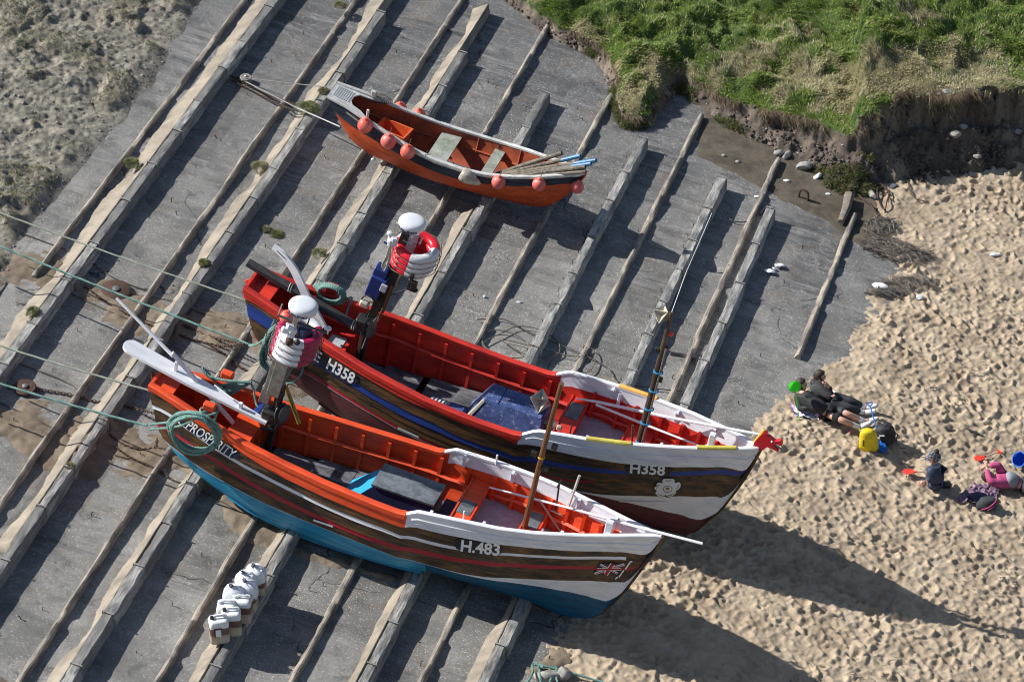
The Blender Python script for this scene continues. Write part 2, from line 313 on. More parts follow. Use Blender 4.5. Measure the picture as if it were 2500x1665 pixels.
# ================================================================== GROUND
def slipmat():
    m = bpy.data.materials.new('shelly_concrete'); m.use_nodes = True; nt = m.node_tree; N = nt.nodes; L = nt.links; p = N['Principled BSDF']; p.inputs['Roughness'].default_value = .78
    tc = N.new('ShaderNodeTexCoord')
    def mp(sc, rot=0):
        q = N.new('ShaderNodeMapping'); q.inputs['Scale'].default_value = sc; q.inputs['Rotation'].default_value = (0, 0, rot); L.new(tc.outputs['Object'], q.inputs[0]); return q.outputs[0]
    def noise(v, s, d=4, r=.6, dist=0):
        n = N.new('ShaderNodeTexNoise'); n.inputs['Scale'].default_value = s; n.inputs['Detail'].default_value = d; n.inputs['Roughness'].default_value = r; n.inputs['Distortion'].default_value = dist; L.new(v, n.inputs['Vector']); return n.outputs['Fac']
    def rg(src, a, b, c=0, d=1):
        r = N.new('ShaderNodeMapRange'); r.inputs[1].default_value = a; r.inputs[2].default_value = b; r.inputs[3].default_value = c; r.inputs[4].default_value = d; L.new(src, r.inputs[0]); return r.outputs[0]
    def mix(f, a, b, bt='MIX'):
        x = N.new('ShaderNodeMix'); x.data_type = 'RGBA'; x.blend_type = bt
        if isinstance(f, (float, int)): x.inputs[0].default_value = f
        else: L.new(f, x.inputs[0])
        for i, v in ((6, a), (7, b)):
            if isinstance(v, tuple): x.inputs[i].default_value = (*v, 1)
            else: L.new(v, x.inputs[i])
        return x.outputs[2]
    def mul(a, b, op='MULTIPLY'):
        x = N.new('ShaderNodeMath'); x.operation = op
        for i, v in ((0, a), (1, b)):
            if isinstance(v, (float, int)): x.inputs[i].default_value = v
            else: L.new(v, x.inputs[i])
        return x.outputs[0]
    O = tc.outputs['Object']; sx = N.new('ShaderNodeSeparateXYZ'); L.new(O, sx.inputs[0])
    big = noise(O, .55, 6, .62); c = mix(rg(big, .32, .68), (.135, .134, .128), (.345, .335, .31))
    # the slabs were poured bay by bay: each bay its own grey
    cb = N.new('ShaderNodeCombineXYZ'); fl_ = lambda s_, w_, o_: mul(mul(mul(s_, o_, 'ADD'), 1/w_), 0, 'FLOOR')
    L.new(fl_(sx.outputs[0], .885, .45), cb.inputs[0]); L.new(fl_(sx.outputs[1], 3.7, 1.), cb.inputs[1]); wn_ = N.new('ShaderNodeTexWhiteNoise'); wn_.noise_dimensions = '2D'; L.new(cb.outputs[0], wn_.inputs['Vector'])
    hs_ = N.new('ShaderNodeHueSaturation'); L.new(rg(wn_.outputs['Value'], 0, 1, .72, 1.22), hs_.inputs['Value']); L.new(c, hs_.inputs['Color']); c = hs_.outputs[0]
    # darker tarry head of the slip, lighter worn foot of it (the concrete itself changes)
    t = mul(mul(sx.outputs[1], .075), mul(big, .6), 'ADD'); c = mix(rg(t, .30, 1.1, 0, .75), c, (.080, .084, .092)); sm_ = mul(rg(noise(O, .8, 4, .6), .42, .62, .12, 1), rg(sx.outputs[1], -5, 5, .45, 1))
    st = noise(mp((.30, 2.0, 1)), 1.7, 7, .66, .6); c = mix(mul(rg(st, .44, .64, 0, .95), sm_), c, (.045, .047, .052))
    st2 = noise(mp((.3, 3.0, 1), .05), 2.2, 6, .68, .5); c = mix(mul(rg(st2, .50, .68, 0, .75), sm_), c, (.36, .355, .34))
    bl = noise(O, 2.1, 6, .7, .5); c = mix(rg(bl, .54, .70, 0, .75), c, (.06, .058, .056)); bw_ = noise(O, 3.3, 6, .7, .4); c = mix(rg(bw_, .55, .72, 0, .55), c, (.38, .36, .33))
    fine = noise(O, 22, 6, .75); c = mix(rg(fine, .3, .7), c, mix(.3, c, (.02, .02, .022)), 'MIX')
    br = noise(O, .9, 5, .7); c = mix(rg(br, .54, .72, 0, .6), c, (.16, .12, .08))
    # shell grit
    dens = rg(noise(O, 1.1, 4, .6), .40, .68)
    for sc_, th, col in ((44, .26, (.42, .42, .40)), (21, .155, (.66, .66, .63))):
        vo = N.new('ShaderNodeTexVoronoi'); vo.inputs['Scale'].default_value = sc_; L.new(mp((1, 1.5, 1), .4), vo.inputs['Vector'])
        rn = N.new('ShaderNodeSeparateColor'); L.new(vo.outputs['Color'], rn.inputs[0])
        sel = rg(mul(rn.outputs[0], mul(dens, .74), 'ADD'), .90, .95); c = mix(mul(mul(rg(vo.outputs['Distance'], th, th+.12, 1, 0), sel), .85), c, col)
    # cracks across the bays and a few stray ones
    nz = N.new('ShaderNodeTexNoise'); nz.inputs['Scale'].default_value = 1.6; nz.inputs['Detail'].default_value = 6; L.new(O, nz.inputs['Vector'])
    va = N.new('ShaderNodeVectorMath'); va.operation = 'MULTIPLY_ADD'; va.inputs[1].default_value = (.6, .6, .6); L.new(nz.outputs['Color'], va.inputs[0]); L.new(O, va.inputs[2])
    vo = N.new('ShaderNodeTexVoronoi'); vo.feature = 'DISTANCE_TO_EDGE'; vo.inputs['Scale'].default_value = .19; L.new(va.outputs[0], vo.inputs['Vector'])
    c = mix(mul(rg(vo.outputs['Distance'], .0005, .003, 1, 0), rg(noise(O, .8, 2), .50, .58)), c, (.02, .02, .021))
    jy = mul(mul(mul(mul(sx.outputs[1], mul(nz.outputs['Fac'], .05), 'ADD'), 1., 'ADD'), 1/3.7), 0, 'FRACT'); c = mix(mul(rg(jy, .003, .007, 1, 0), .4), c, (.02, .02, .021))
    L.new(c, p.inputs['Base Color'])
    b = N.new('ShaderNodeBump'); b.inputs['Strength'].default_value = .5; b.inputs['Distance'].default_value = .015; L.new(mul(noise(O, 9, 8, .7), mul(noise(O, 60, 4, .7), .5), 'ADD'), b.inputs['Height']); L.new(b.outputs[0], p.inputs['Normal'])
    return m
M['slip'] = slipmat()
M['sand'] = mat('beach_sand', (.435, .35, .25), .95, (.325, .255, .178), 1.3, .4, .62, chip=(.15, .11, .075), chipamt=.09, chipscale=11, val=.16, bump=1., bscale=24)
M['drift'] = mat('pale_blown_sand', (.33, .285, .225), .95, (.20, .175, .14), 2.2, chip=(.15, .125, .10), chipamt=.09, chipscale=12, val=.12, bump=.5, bscale=45)
M['dirt'] = mat('sandy_brown_dirt', (.24, .19, .135), .95, (.15, .118, .085), 2.0, .35, .65, chip=(.07, .055, .045), chipamt=.08, chipscale=12, val=.2, bump=.8, bscale=40)
M['rough'] = mat('stony_sand', (.29, .265, .215), .95, (.15, .138, .112), 3.2, .36, .60, chip=(.05, .046, .04), chipamt=.17, chipscale=11, val=.3, bump=1., bscale=25)
M['earth'] = mat('dark_earth', (.115, .092, .075), .95, (.060, .048, .042), 2.2, .38, .62, chip=(.22, .19, .16), chipamt=.05, chipscale=13, val=.3, bump=1., bscale=14)
M['bank'] = mat('turf_and_earth', (.1, .1, .1), .95, val=.3, bump=1., bscale=16, vc='tint')
M['grass'] = mat('grass_blade', (.1, .2, .05), .7, val=0, bump=0, vc='tint')
_n = M['grass'].node_tree; _p = _n.nodes['Principled BSDF']; _t = _n.nodes.new('ShaderNodeBsdfTranslucent'); _x = _n.nodes.new('ShaderNodeMixShader'); _x.inputs[0].default_value = .45
_n.links.new(_p.inputs['Base Color'].links[0].from_socket, _t.inputs[0]); _n.links.new(_p.outputs[0], _x.inputs[1]); _n.links.new(_t.outputs[0], _x.inputs[2]); _n.links.new(_x.outputs[0], [q for q in _n.nodes if q.type == 'OUTPUT_MATERIAL'][0].inputs[0])
# the far ground under everything, out to where it can no longer be seen
hfield('ground', np.linspace(-90, 90, 40), np.linspace(-70, 90, 40), np.full((40, 40), -.35), 'sand')
# slipway: one concrete sheet with slight unevenness
us = np.arange(-8.75, 6.6, .06); bs = np.arange(-14, 13, .09); U_, B_ = np.meshgrid(us, bs, indexing='ij')
ledge = (fbm(B_, U_*0, .5, 2, 5)-.5)*.15
Hs = (fbm(U_, B_, 1.1, 4, 3)-.5)*.02
ho = [(z3(1850, 330), .25), (zs(480, 1030), .22), (zs(1230, 770), .34)]
for q, r_ in ho:
    c0 = ub(*q); Hs -= .10*np.exp(-(((U_-c0[0])/r_)**2+((B_-c0[1])/(r_*.45))**2)**2)
hfield('slipway', us, bs, Hs, 'slip')
TU = {'a': -7.24, 'b': -5.28, 'c': -3.42, 'd': -1.59, 'e': .50, 'f': 2.18, 'g': 3.26}
RU = [-7.84, -5.94, -4.10, -2.29, -.50, 1.26, 2.96, 4.70]
# ---- beach sand
sp = [ub(*D(*q)) for q in [(1975, 425), (1990, 520), (2008, 615), (1960, 730), (1880, 830), (1790, 900), (1690, 985), (1600, 1080), (1450, 1170), (1330, 1330), (1265, 1420), (1225, 1490), (1250, 1560), (1250, 1700)]]
sp = np.array([[sp[0][0], 18]]+sp+[[sp[-1][0], -17], [15, -17], [15, 18]])
us = np.arange(1.0, 11.2, .024); bs = np.arange(-12.5, 10.5, .026); U_, B_ = np.meshgrid(us, bs, indexing='ij')
sdv, _ = sdist(U_[::4, ::4], B_[::4, ::4], sp)
def up4(a, sh):
    a = np.repeat(np.repeat(a, 4, 0), 4, 1)[:sh[0], :sh[1]]
    for _ in range(4):
        p = np.pad(a, 1, mode='edge'); a = (p[1:-1, 1:-1]*2+p[2:, 1:-1]+p[:-2, 1:-1]+p[1:-1, 2:]+p[1:-1, :-2])/6
    return a
sdv = up4(sdv, U_.shape)+(fbm(U_, B_, 1.5, 4, 31)-.5)*.7
H = -.06+.13*sstep(-.35, .9, sdv)+(fbm(U_, B_, .5, 4, 9)-.5)*.12*sstep(0, 1.5, sdv)
dent = np.zeros_like(H)
nd = 16000
# the trodden beach: overlapping footprints with pushed-up rims, smoother near the bank
for k in range(nd):
    cu = rng.uniform(1.6, 11.1); cb = rng.uniform(-12.4, 10.2); a = rng.normal(math.radians(rng.choice([0, 35, -30])), .5); l = rng.uniform(.055, .14); w = l*rng.uniform(.42, .75); dp = rng.uniform(.014, .052)*(l/.13)**.5*(1.35-.9*vnoise(cu*.55, cb*.55, 66))
    if cb > 5.2+.1*cu and rng.random() < .6: dp *= .35
    i0 = int((cu-1.0)/.024); j0 = int((cb+12.5)/.026); R_ = int(l*2.1/.024); i1, i2, j1, j2 = max(0, i0-R_), min(len(us), i0+R_), max(0, j0-R_), min(len(bs), j0+R_)
    if i2-i1 < 2 or j2-j1 < 2: continue
    du = U_[i1:i2, j1:j2]-cu; db = B_[i1:i2, j1:j2]-cb; x = (du*math.cos(a)+db*math.sin(a))/l; y = (-du*math.sin(a)+db*math.cos(a))/w; r2 = x*x+y*y; ri = np.sqrt(r2)
    sub = dent[i1:i2, j1:j2]; inner = np.exp(-(ri/.85)**4); sub *= (1-.75*inner)
    sub += dp*(-inner+(.50+.36*x)*np.exp(-((ri-1.25)/.26)**2))
fine = (fbm(U_, B_, 5, 4, 21)-.5)*.05+(np.abs(fbm(U_, B_, 11, 3, 22)-.5)-.1)*.05
H += (dent*.95+fine)*sstep(-.1, .7, sdv)+.004*(fbm(U_, B_, 30, 2, 4)-.5)
hole = ub(*zp(1180, 960)); H -= .16*np.exp(-(((U_-hole[0])/.22)**2+((B_-hole[1])/.30)**2)**1.5)
SANDH = (us, bs, H)
hfield('beach_sand', us, bs, H, 'sand', keep=(sdv > -1.))
def sandh(u, b):
    i = int(np.clip((u-us_s[0])/.024, 0, len(us_s)-1)); j = int(np.clip((b-bs_s[0])/.026, 0, len(bs_s)-1)); return float(H_s[i, j])
us_s, bs_s, H_s = SANDH
def on(q, up=0):   # point of the ground surface seen at a place of the view
    p = ub(*q); h = sandh(p[0], p[1]) if p[0] > 1.2 else 0
    if h < 0: h = 0
    p = ub(*q, h); return W(p[0], p[1], h+up)
# ---- bank of turf over an earth face
ft = [(900, -260), (1060, -90), (1140, 0), (1250, 85), (1350, 140), (1388, 200), (1402, 270), (1435, 302), (1500, 300), (1528, 235), (1560, 222), (1640, 285), (1700, 318), (1800, 372), (1880, 425), (1950, 462), (1990, 462), (2060, 446), (2150, 428), (2250, 418), (2354, 405), (2500, 385), (2800, 360)]
hts = [.28, .28, .28, .28, .30, .30, .28, .26, .26, .28, .34, .42, .52, .64, .76, .86, 1.0, 1.2, 1.3, 1.35, 1.3, 1.3, 1.3]
runs = [.22, .22, .22, .25, .25, .22, .18, .18, .18, .14, .3, .5, .62, .8, .95, 1.0, 1.02, 1.1, 1.15, 1.1, 1.05, 1.0, 1.0]
fp = np.array([ub(*D(*q)) for q in ft]+[(22, 20), (22, 40), (-12, 40), (-12, 22)]); hts += [1.3, 1, .3, .3]; runs += [1, 1, .3, .3]
us = np.arange(-6.5, 12.5, .03); bs = np.arange(3.0, 19.5, .036); U_, B_ = np.meshgrid(us, bs, indexing='ij')
sdb, par = sdist(U_[::4, ::4], B_[::4, ::4], fp); Hc = np.interp(par, range(len(hts)), hts); Rc = np.interp(par, range(len(runs)), runs)
sdb, Hc, Rc = up4(sdb, U_.shape), up4(Hc, U_.shape), up4(Rc, U_.shape)
wob = ((fbm(U_, B_, 1.6, 4, 41)-.5)*.6+(fbm(U_, B_, 5.5, 4, 42)-.5)*.28+(fbm(U_, B_, 14, 2, 43)-.5)*.08)*np.clip(Hc, .3, 1); sdw = sdb+wob
x = sdw/Rc; prof = .34*sstep(0, .5, x)+.14*sstep(.45, .62, x)+.52*sstep(.76, 1.02, x)
lump = (fbm(U_, B_, .8, 3, 55)-.5)*.9+(.5-2*np.abs(fbm(U_, B_, 1.7, 3, 57)-.5))*.34+(fbm(U_, B_, 4.2, 3, 58)-.5)*.22; rid = 1-np.abs(2*fbm(U_, B_, 1.1, 3, 77)-1)
Hb = Hc*prof-.05+sstep(.9, 2.2, x)*(lump*.72+.04)+.10*sstep(1.2, 2.5, x)*rid*rid+np.clip(sdb-Rc, 0, 9)*.055
Hb += (.5*(fbm(U_, B_, 3.2, 4, 61)-.5)+.6*(np.abs(fbm(U_, B_, 2.0, 4, 63)-.5)-.12)+.35*(np.abs(fbm(U_, B_, 8, 3, 64)-.5)-.1))*.55*sstep(.0, .15, x)*(1-sstep(.85, 1.1, x))*np.clip(Hc, .3, 1.2)
Hb = np.where(x < 0, -.12+.0*x, Hb)
turf = sstep(.93, 1.05, x); gp = fbm(U_, B_, .7, 4, 71)+.4*(fbm(U_, B_, 3, 3, 73)-.5)
green = sstep(.35, .52, gp)
cg = np.array([.050, .090, .018]); cdry = np.array([.165, .145, .075]); cea = np.array([.19, .155, .12]); ced = np.array([.085, .068, .055])
en = sstep(.35, .65, fbm(U_, B_, 2.3, 4, 81))[..., None]
tint = (cea*en+ced*(1-en))*(1-turf[..., None])+turf[..., None]*1.*(cg*green[..., None]+cdry*(1-green[..., None]))
hfield('turf_bank', us, bs, Hb, 'bank', keep=(x > -.25), col=tint)
BANK = (us, bs, Hb, x, green, turf, Hc)
# ---- grass blades over the turf (nobody could count them)
def blades(name, u, b, h, ln, lean, col, label, width=.008):
    n = len(u); base = W(u, b, h-.01); az = lean[0]; tl = lean[1]; up = np.stack([np.cos(az)*np.sin(tl), np.sin(az)*np.sin(tl), np.cos(tl)], 1)
    side = np.stack([-np.sin(az), np.cos(az), 0*az], 1); sa = rng.uniform(0, 6.28, n); side = np.stack([np.cos(sa), np.sin(sa), 0*sa], 1)
    wd_ = (width*rng.uniform(.6, 1.4, n))[:, None]; l = ln[:, None]
    mid = base+up*l*.55+np.array([0, 0, .06])*l; tip = base+up*l+np.stack([np.cos(az), np.sin(az), -np.ones(n)*.6], 1)*l*.22
    V = np.stack([base-side*wd_, base+side*wd_, mid+side*wd_*.7, mid-side*wd_*.7, tip], 1).reshape(-1, 3)
    I = np.arange(n)[:, None]*5; li = np.concatenate([I+[0, 1, 2, 3], I+[3, 2, 4]], 1).ravel(); me = bpy.data.meshes.new(name)
    me.vertices.add(len(V)); me.vertices.foreach_set('co', V.ravel()); me.loops.add(len(li)); me.loops.foreach_set('vertex_index', li.astype(np.int32)); me.polygons.add(2*n)
    stt = (np.arange(n)[:, None]*7+[0, 4]).ravel(); me.polygons.foreach_set('loop_start', stt.astype(np.int32)); me.update(calc_edges=True)
    at = me.color_attributes.new('tint', 'FLOAT_COLOR', 'POINT'); c4 = np.repeat(np.concatenate([col, np.ones((n, 1))], 1), 5, 0); at.data.foreach_set('color', c4.ravel())
    me.materials.append(M['grass']); o = link(bpy.data.objects.new(name, me)); props(o, label, 'grass', kind='stuff'); return o
def gridpick(mask, n):
    idx = np.flatnonzero(mask.ravel() > 0); w = mask.ravel()[idx]; k = rng.choice(idx, n, p=w/w.sum()); i, j = np.unravel_index(k, mask.shape)
    return i, j
def vis(us, bs, H):
    P = W(*np.meshgrid(us[::1], bs[::1], indexing='ij'), H); q = proj(P.reshape(-1, 3)).reshape(*H.shape, 2); return (q[..., 0] > -260) & (q[..., 0] < 2760) & (q[..., 1] > -330) & (q[..., 1] < 1720)
vb = vis(us, bs, Hb)
i, j = gridpick(vb*turf*(.45+.55*green)*np.where(proj(W(U_, B_, Hb))[..., 1] < -30, .35, 1), 350000); n = len(i)
u = us[i]+rng.uniform(-.018, .018, n); b = bs[j]+rng.uniform(-.02, .02, n); g = green[i, j]; r = rng.random(n); isg = r < (.22+.72*g)
cl = fbm(u, b, 2.2, 2, 91); az = rng.uniform(0, 6.28, n)*.35+fbm(u, b, .9, 2, 93)*14; tl = rng.uniform(.25, 1.15, n)
c = np.where(isg[:, None], np.array([.205, .300, .045]), np.array([.54, .49, .31]))*rng.uniform(.5, 1.4, (n, 1)); c[isg] *= (1+.25*rng.normal(size=(isg.sum(), 1))).clip(.5, 1.6)
hh_ = Hb[i, j]; blades('bank_grass', u, b, hh_, rng.uniform(.025, .065, n)*(.35+1.4*cl)*(1+.5*(~isg)), (az, tl), c, 'tussocky green and straw-coloured grass covering the bank')
lip = vb*np.exp(-((x-1.0)/.08)**2)*(Hc > .15)*sstep(.44, .60, fbm(U_, B_, 1.4, 3, 101)); i, j = gridpick(lip, 11000); n = len(i); u = us[i]+rng.uniform(-.02, .02, n); b = bs[j]+rng.uniform(-.02, .02, n)
az = np.full(n, -math.pi/2+.35)+rng.normal(0, .5, n); tl = rng.uniform(1.5, 2.6, n); c = np.array([.30, .24, .155])*rng.uniform(.4, 1.2, (n, 1))
blades('hanging_dead_grass', u, b, Hb[i, j]+.01, rng.uniform(.05, .20, n)*(.5+.9*fbm(u, b, 2.5, 2, 5)), (az, tl), c, 'dry brown grass hanging over the broken lip of the bank', .007)
deb = vb*(x > .05)*(x < .75)*sstep(.52, .62, fbm(U_, B_, 1.3, 3, 99))*(par_ok := (Hc < 1.15)); i, j = gridpick(deb, 24000); n = len(i); c = np.where(rng.random((n, 1)) < .4, np.array([.10, .19, .03]), np.array([.27, .22, .13]))*rng.uniform(.5, 1.2, (n, 1))
blades('slumped_grass', us[i]+rng.uniform(-.02, .02, n), bs[j]+rng.uniform(-.02, .02, n), Hb[i, j], rng.uniform(.04, .13, n), (rng.uniform(0, 6.28, n), rng.uniform(.2, 1.5, n)), c, 'slumped tufts of grass on the fallen earth below the bank')
def clods(name, P, r, m, label, kind='stuff', cat='stones'):
    n = len(P); base = np.array([[0, 0, 1], [.9, 0, .3], [.2, .9, .2], [-.8, .4, .3], [-.6, -.7, .1], [.4, -.8, .25], [.1, .1, -.8]]); F = np.array([[0, 1, 2], [0, 2, 3], [0, 3, 4], [0, 4, 5], [0, 5, 1], [6, 2, 1], [6, 3, 2], [6, 4, 3], [6, 5, 4], [6, 1, 5]])
    a = rng.uniform(0, 6.28, n); c_, s_ = np.cos(a), np.sin(a); V = base[None]*r[:, None, None]*rng.uniform(.6, 1.25, (n, 7, 3)); V = np.stack([V[..., 0]*c_[:, None]-V[..., 1]*s_[:, None], V[..., 0]*s_[:, None]+V[..., 1]*c_[:, None], V[..., 2]*.75], -1)+P[:, None]
    li = (F[None]+np.arange(n)[:, None, None]*7).ravel().astype(np.int32); me = bpy.data.meshes.new(name); me.vertices.add(n*7); me.vertices.foreach_set('co', V.ravel()); me.loops.add(len(li)); me.loops.foreach_set('vertex_index', li); me.polygons.add(len(li)//3); me.polygons.foreach_set('loop_start', np.arange(0, len(li), 3, dtype=np.int32)); me.update(calc_edges=True); me.materials.append(M[m]); o = link(bpy.data.objects.new(name, me)); props(o, label, cat, kind=kind); return o
w_ = vb*(x > .02)*(x < 1.0)*(.25+sstep(.5, .6, fbm(U_, B_, 1.8, 3, 111))*1.6)*np.where(x < .5, 1.6, .6)
i, j = gridpick(w_, 5200); n = len(i); clods('earth_clods', W(us[i]+rng.uniform(-.02, .02, n), bs[j]+rng.uniform(-.02, .02, n), Hb[i, j]), .012+.05*rng.random(n)**4+.01*rng.random(n), 'earth', 'crumbled clods of earth over the broken face and foot of the bank')
i, j = gridpick(vb*(x > -.1)*(x < .9), 700); n = len(i); clods('bank_pebbles', W(us[i], bs[j], Hb[i, j]), .008+.03*rng.random(n)**3, 'rock', 'pale pebbles and shell scattered over the fallen earth')
# ---- rough stony ground left of the slipway
us = np.arange(-14.5, -8.2, .03); bs = np.arange(-4.6, 10.5, .035); U_, B_ = np.meshgrid(us, bs, indexing='ij')
edge = -8.33+(fbm(B_, U_*0, .8, 4, 12)-.5)*.5+.45*sstep(-1.6, -2.8, B_)
x = edge-U_; H = -.05+.07*sstep(-.1, .35, x)+sstep(0, .8, x)*((fbm(U_, B_, .9, 4, 14)-.5)*.25+(fbm(U_, B_, 5, 4, 15)-.5)*.10+(fbm(U_, B_, 13, 4, 16)-.5)*.10+.05)
tf = sstep(.57, .68, fbm(U_, B_, 1.15, 4, 19)+.012*(B_-3))*sstep(.15, .5, x)
hfield('stony_ground', us, bs, H+.10*tf, 'rough', keep=(x > -.15))
vr = vis(us, bs, H); i, j = gridpick(vr*(x > .05), 5000); n = len(i); clods('ground_stones', W(us[i], bs[j], H[i, j]), .008+.028*rng.random(n)**3, 'rock', 'small pale stones strewn over the stony ground'); i, j = gridpick(vr*tf+.012*vr*(x > .2), 42000); n = len(i); u = us[i]+rng.uniform(-.02, .02, n); b = bs[j]+rng.uniform(-.02, .02, n)
c = np.where(rng.random((n, 1)) < .45, np.array([.19, .21, .085]), np.array([.38, .34, .23]))*rng.uniform(.45, 1.25, (n, 1))
blades('ground_cover', u, b, (H+.10*tf)[i, j], rng.uniform(.02, .07, n), (rng.uniform(0, 6.28, n), rng.uniform(.2, 1.3, n)), c, 'low olive and straw plants scattered over the stony ground', .007)
# ---- sand blown against the timbers, and the dirt tracked in along the ropes
us = np.arange(-8.9, 3.2, .035); bs = np.arange(-12.5, 10, .045); U_, B_ = np.meshgrid(us, bs, indexing='ij'); H = np.full(U_.shape, -.06)
ext = {'a': (-9, 12, .36), 'b': (-9, 10, .28), 'c': (-13, 10, .26), 'd': (-13, 3.2, .24), 'e': (-13, -4.2, .2), 'f': (-13, -5.2, .22)}
for k, (b0, b1, wd_) in ext.items():
    uT = TU[k]-.095; w_ = wd_*(.25+1.5*fbm(B_, U_*0+uT, .9, 5, 23)); s_ = (uT-U_)/w_
    h = np.where((U_ < uT+.30) & (B_ > b0) & (B_ < b1), .225-.25*np.clip(s_, 0, 1.2)**1.0, -.06); h = np.where(U_ > uT+.03, -.06, h); H = np.maximum(H, h+(fbm(U_, B_, 7, 3, 27)-.5)*.02)
hfield('blown_sand', us, bs, H, 'drift', keep=(H > -.02))
us = np.arange(-14, 3.2, .035); bs = np.arange(-13, 2, .045); U_, B_ = np.meshgrid(us, bs, indexing='ij')
def segd(a, b_):
    a, b_ = np.array(a), np.array(b_); e = b_-a; t = np.clip(((U_-a[0])*e[0]+(B_-a[1])*e[1])/(e@e), 0, 1); return np.hypot(U_-a[0]-t*e[0], B_-a[1]-t*e[1])
corner = [(ub(*D(-60, 1560)), ub(*D(150, 1600)), .30), (ub(*D(-60, 1660)), ub(*D(260, 1650)), .55)]
bands = corner+[(ub(*D(-150, 560)), ub(*D(600, 790)), 1.05), (ub(*D(-150, 960)), ub(*D(400, 1060)), 1.15), (ub(*D(380, 1040)), ub(*D(640, 1230)), .6), (ub(*D(580, 790)), ub(*D(700, 900)), .6), (ub(*D(660, 1260)), ub(*D(900, 1330)), .22), (ub(*D(1400, 1440)), ub(*D(1260, 1540)), .35)]
mk = np.zeros_like(U_)-1
for a, b_, w_ in bands: mk = np.maximum(mk, 1-segd(a, b_)/w_)
mk += (fbm(U_, B_, 1.5, 6, 33)-.5)*1.5+(fbm(U_, B_, 9, 3, 34)-.5)*.5; leftout = sstep(-8.2, -8.9, U_)*sstep(-1.2, -2.4, B_); mk = np.maximum(mk, leftout*(1.2)*(.4+fbm(U_, B_, .8, 3, 35)))
H = -.05+.075*sstep(.0, .9, mk)+(fbm(U_, B_, 3.5, 4, 37)-.5)*.08*sstep(0, .5, mk)+(fbm(U_, B_, 12, 3, 39)-.5)*.03
for k in 'abc':      # heaped over the timbers where the boats are dragged
    H += .20*np.exp(-((U_-TU[k]+.05)/.16)**2)*sstep(.45, .8, mk)
hfield('tracked_dirt', us, bs, H, 'dirt', keep=(H > -.03))
# brown film of mud washed from the bank over the concrete
us = np.arange(1.2, 5.8, .05); bs = np.arange(3, 11, .05); U_, B_ = np.meshgrid(us, bs, indexing='ij')
mp_ = np.array([ub(*zs(*q)) for q in [(1130, 95), (1350, 180), (1500, 260), (1620, 325), (1850, 450), (2010, 520), (2130, 600), (2260, 700), (2310, 600)]]+[ub(*D(2100, 400)), ub(*D(1800, 200)), ub(*D(1620, 180))])
sm, _ = sdist(U_, B_, mp_); sm += (fbm(U_, B_, 2.5, 4, 43)-.5)*.25
hfield('mud_film', us, bs, -.02+.035*sstep(-.08, .25, sm)+(fbm(U_, B_, 6, 4, 3)-.5)*.012+(fbm(U_, B_, 1.1, 4, 3)-.5)*.02, 'mudfilm' if 'mudfilm' in M else 'dirtdark' if 'dirtdark' in M else 'mud', keep=(sm > -.12))
# ================================================================== TIMBERS AND RIBS
ends = {'a': (-9.2, 12), 'b': (-11.6, 8.5), 'c': (-12.5, 8.0), 'd': (-12.5, 7.5), 'e': (-12.5, 6.95), 'f': (-12, 6.45), 'g': (-1.6, 5.95)}
desc = {'a': 'long row of grey timber baulks with sand banked behind, nearest the stony ground', 'b': 'second timber row from the stony ground, sand banked behind it', 'c': 'third timber row from the stony ground, passing under the small orange boat and blue-bottomed stern',
        'd': 'timber row that carries the jerrycans, its bare top end beyond the small orange boat', 'e': 'timber row just right of the small orange boat, crossed by its shadow', 'f': 'bare timber row behind the forward mast of the maroon-bottomed boat', 'g': 'rightmost bare timber row, nearest the sandy beach'}
for k, uT in TU.items():
    P0 = W(uT, 0, 0); row = empty('timber_row', P0); props(row, desc[k], 'timber row', 'timber rows across the slipway')
    b = ends[k][1]; bare = k in 'efg'
    while b > ends[k][0]:
        l = random.uniform(1.0, 1.45); l = min(l, b-ends[k][0]+.3); c = b-l/2; hz = .245+random.uniform(-.02, .015); w_ = .165+random.uniform(-.015, .015)
        mb = MB(); n = 13; rows_ = []; off_ = random.uniform(-.018, .018)
        for s_ in np.linspace(0, 1, n):
            bb = b-.006-s_*(l-.012); jw = (fbm(bb, uT, 5, 3, 5)-.5)*.035; jh = (fbm(bb, uT, 6, 3, 8)-.5)*.035; e_ = .0 if 0 < s_ < 1 else -.004
            prof = [(-w_/2+jw, -.02), (-w_/2+.0+jw, hz-.03+jh), (-w_/2+.014+jw, hz+jh), (0, hz+jh*.5), (w_/2-.014-jw, hz-jh), (w_/2-jw, hz-.018), (w_/2+jw, -.02)]
            rows_.append(W(np.array([uT+off_+p[0] for p in prof]), np.full(7, bb), np.array([p[1]+e_ for p in prof])))
        mb.grid(rows_); nn = len(prof); mb.f += [[i for i in range(nn)], [(n-1)*nn+i for i in range(nn)][::-1]]; mb.m += [0, 0]
        o = mb.build('timber', 'oldwood2' if (k in 'abcd' and random.random() < .45) else 'oldwood', None, .7, SLIP); o.parent = row; o.matrix_parent_inverse = Matrix.Translation(-Vector(P0))
        st_ = MB(); q_ = [W(uT+off_+a_, b-.0+c_, e_) for a_, c_, e_ in ((-w_/2-.006, -.03, .0), (-w_/2-.006, .0, .0), (-w_/2-.006, .0, hz+.022), (-w_/2-.006, -.03, hz+.022), (w_/2+.006, -.03, hz+.02), (w_/2+.006, .0, hz+.02), (w_/2+.006, .0, 0.), (w_/2+.006, -.03, 0.))]; st_.add(q_, [[0, 1, 2, 3], [3, 2, 5, 4], [4, 5, 6, 7]]); o = st_.build('joint_strap', 'strap', None, .5, SLIP); o.parent = row; o.matrix_parent_inverse = Matrix.Translation(-Vector(P0))
        b -= l
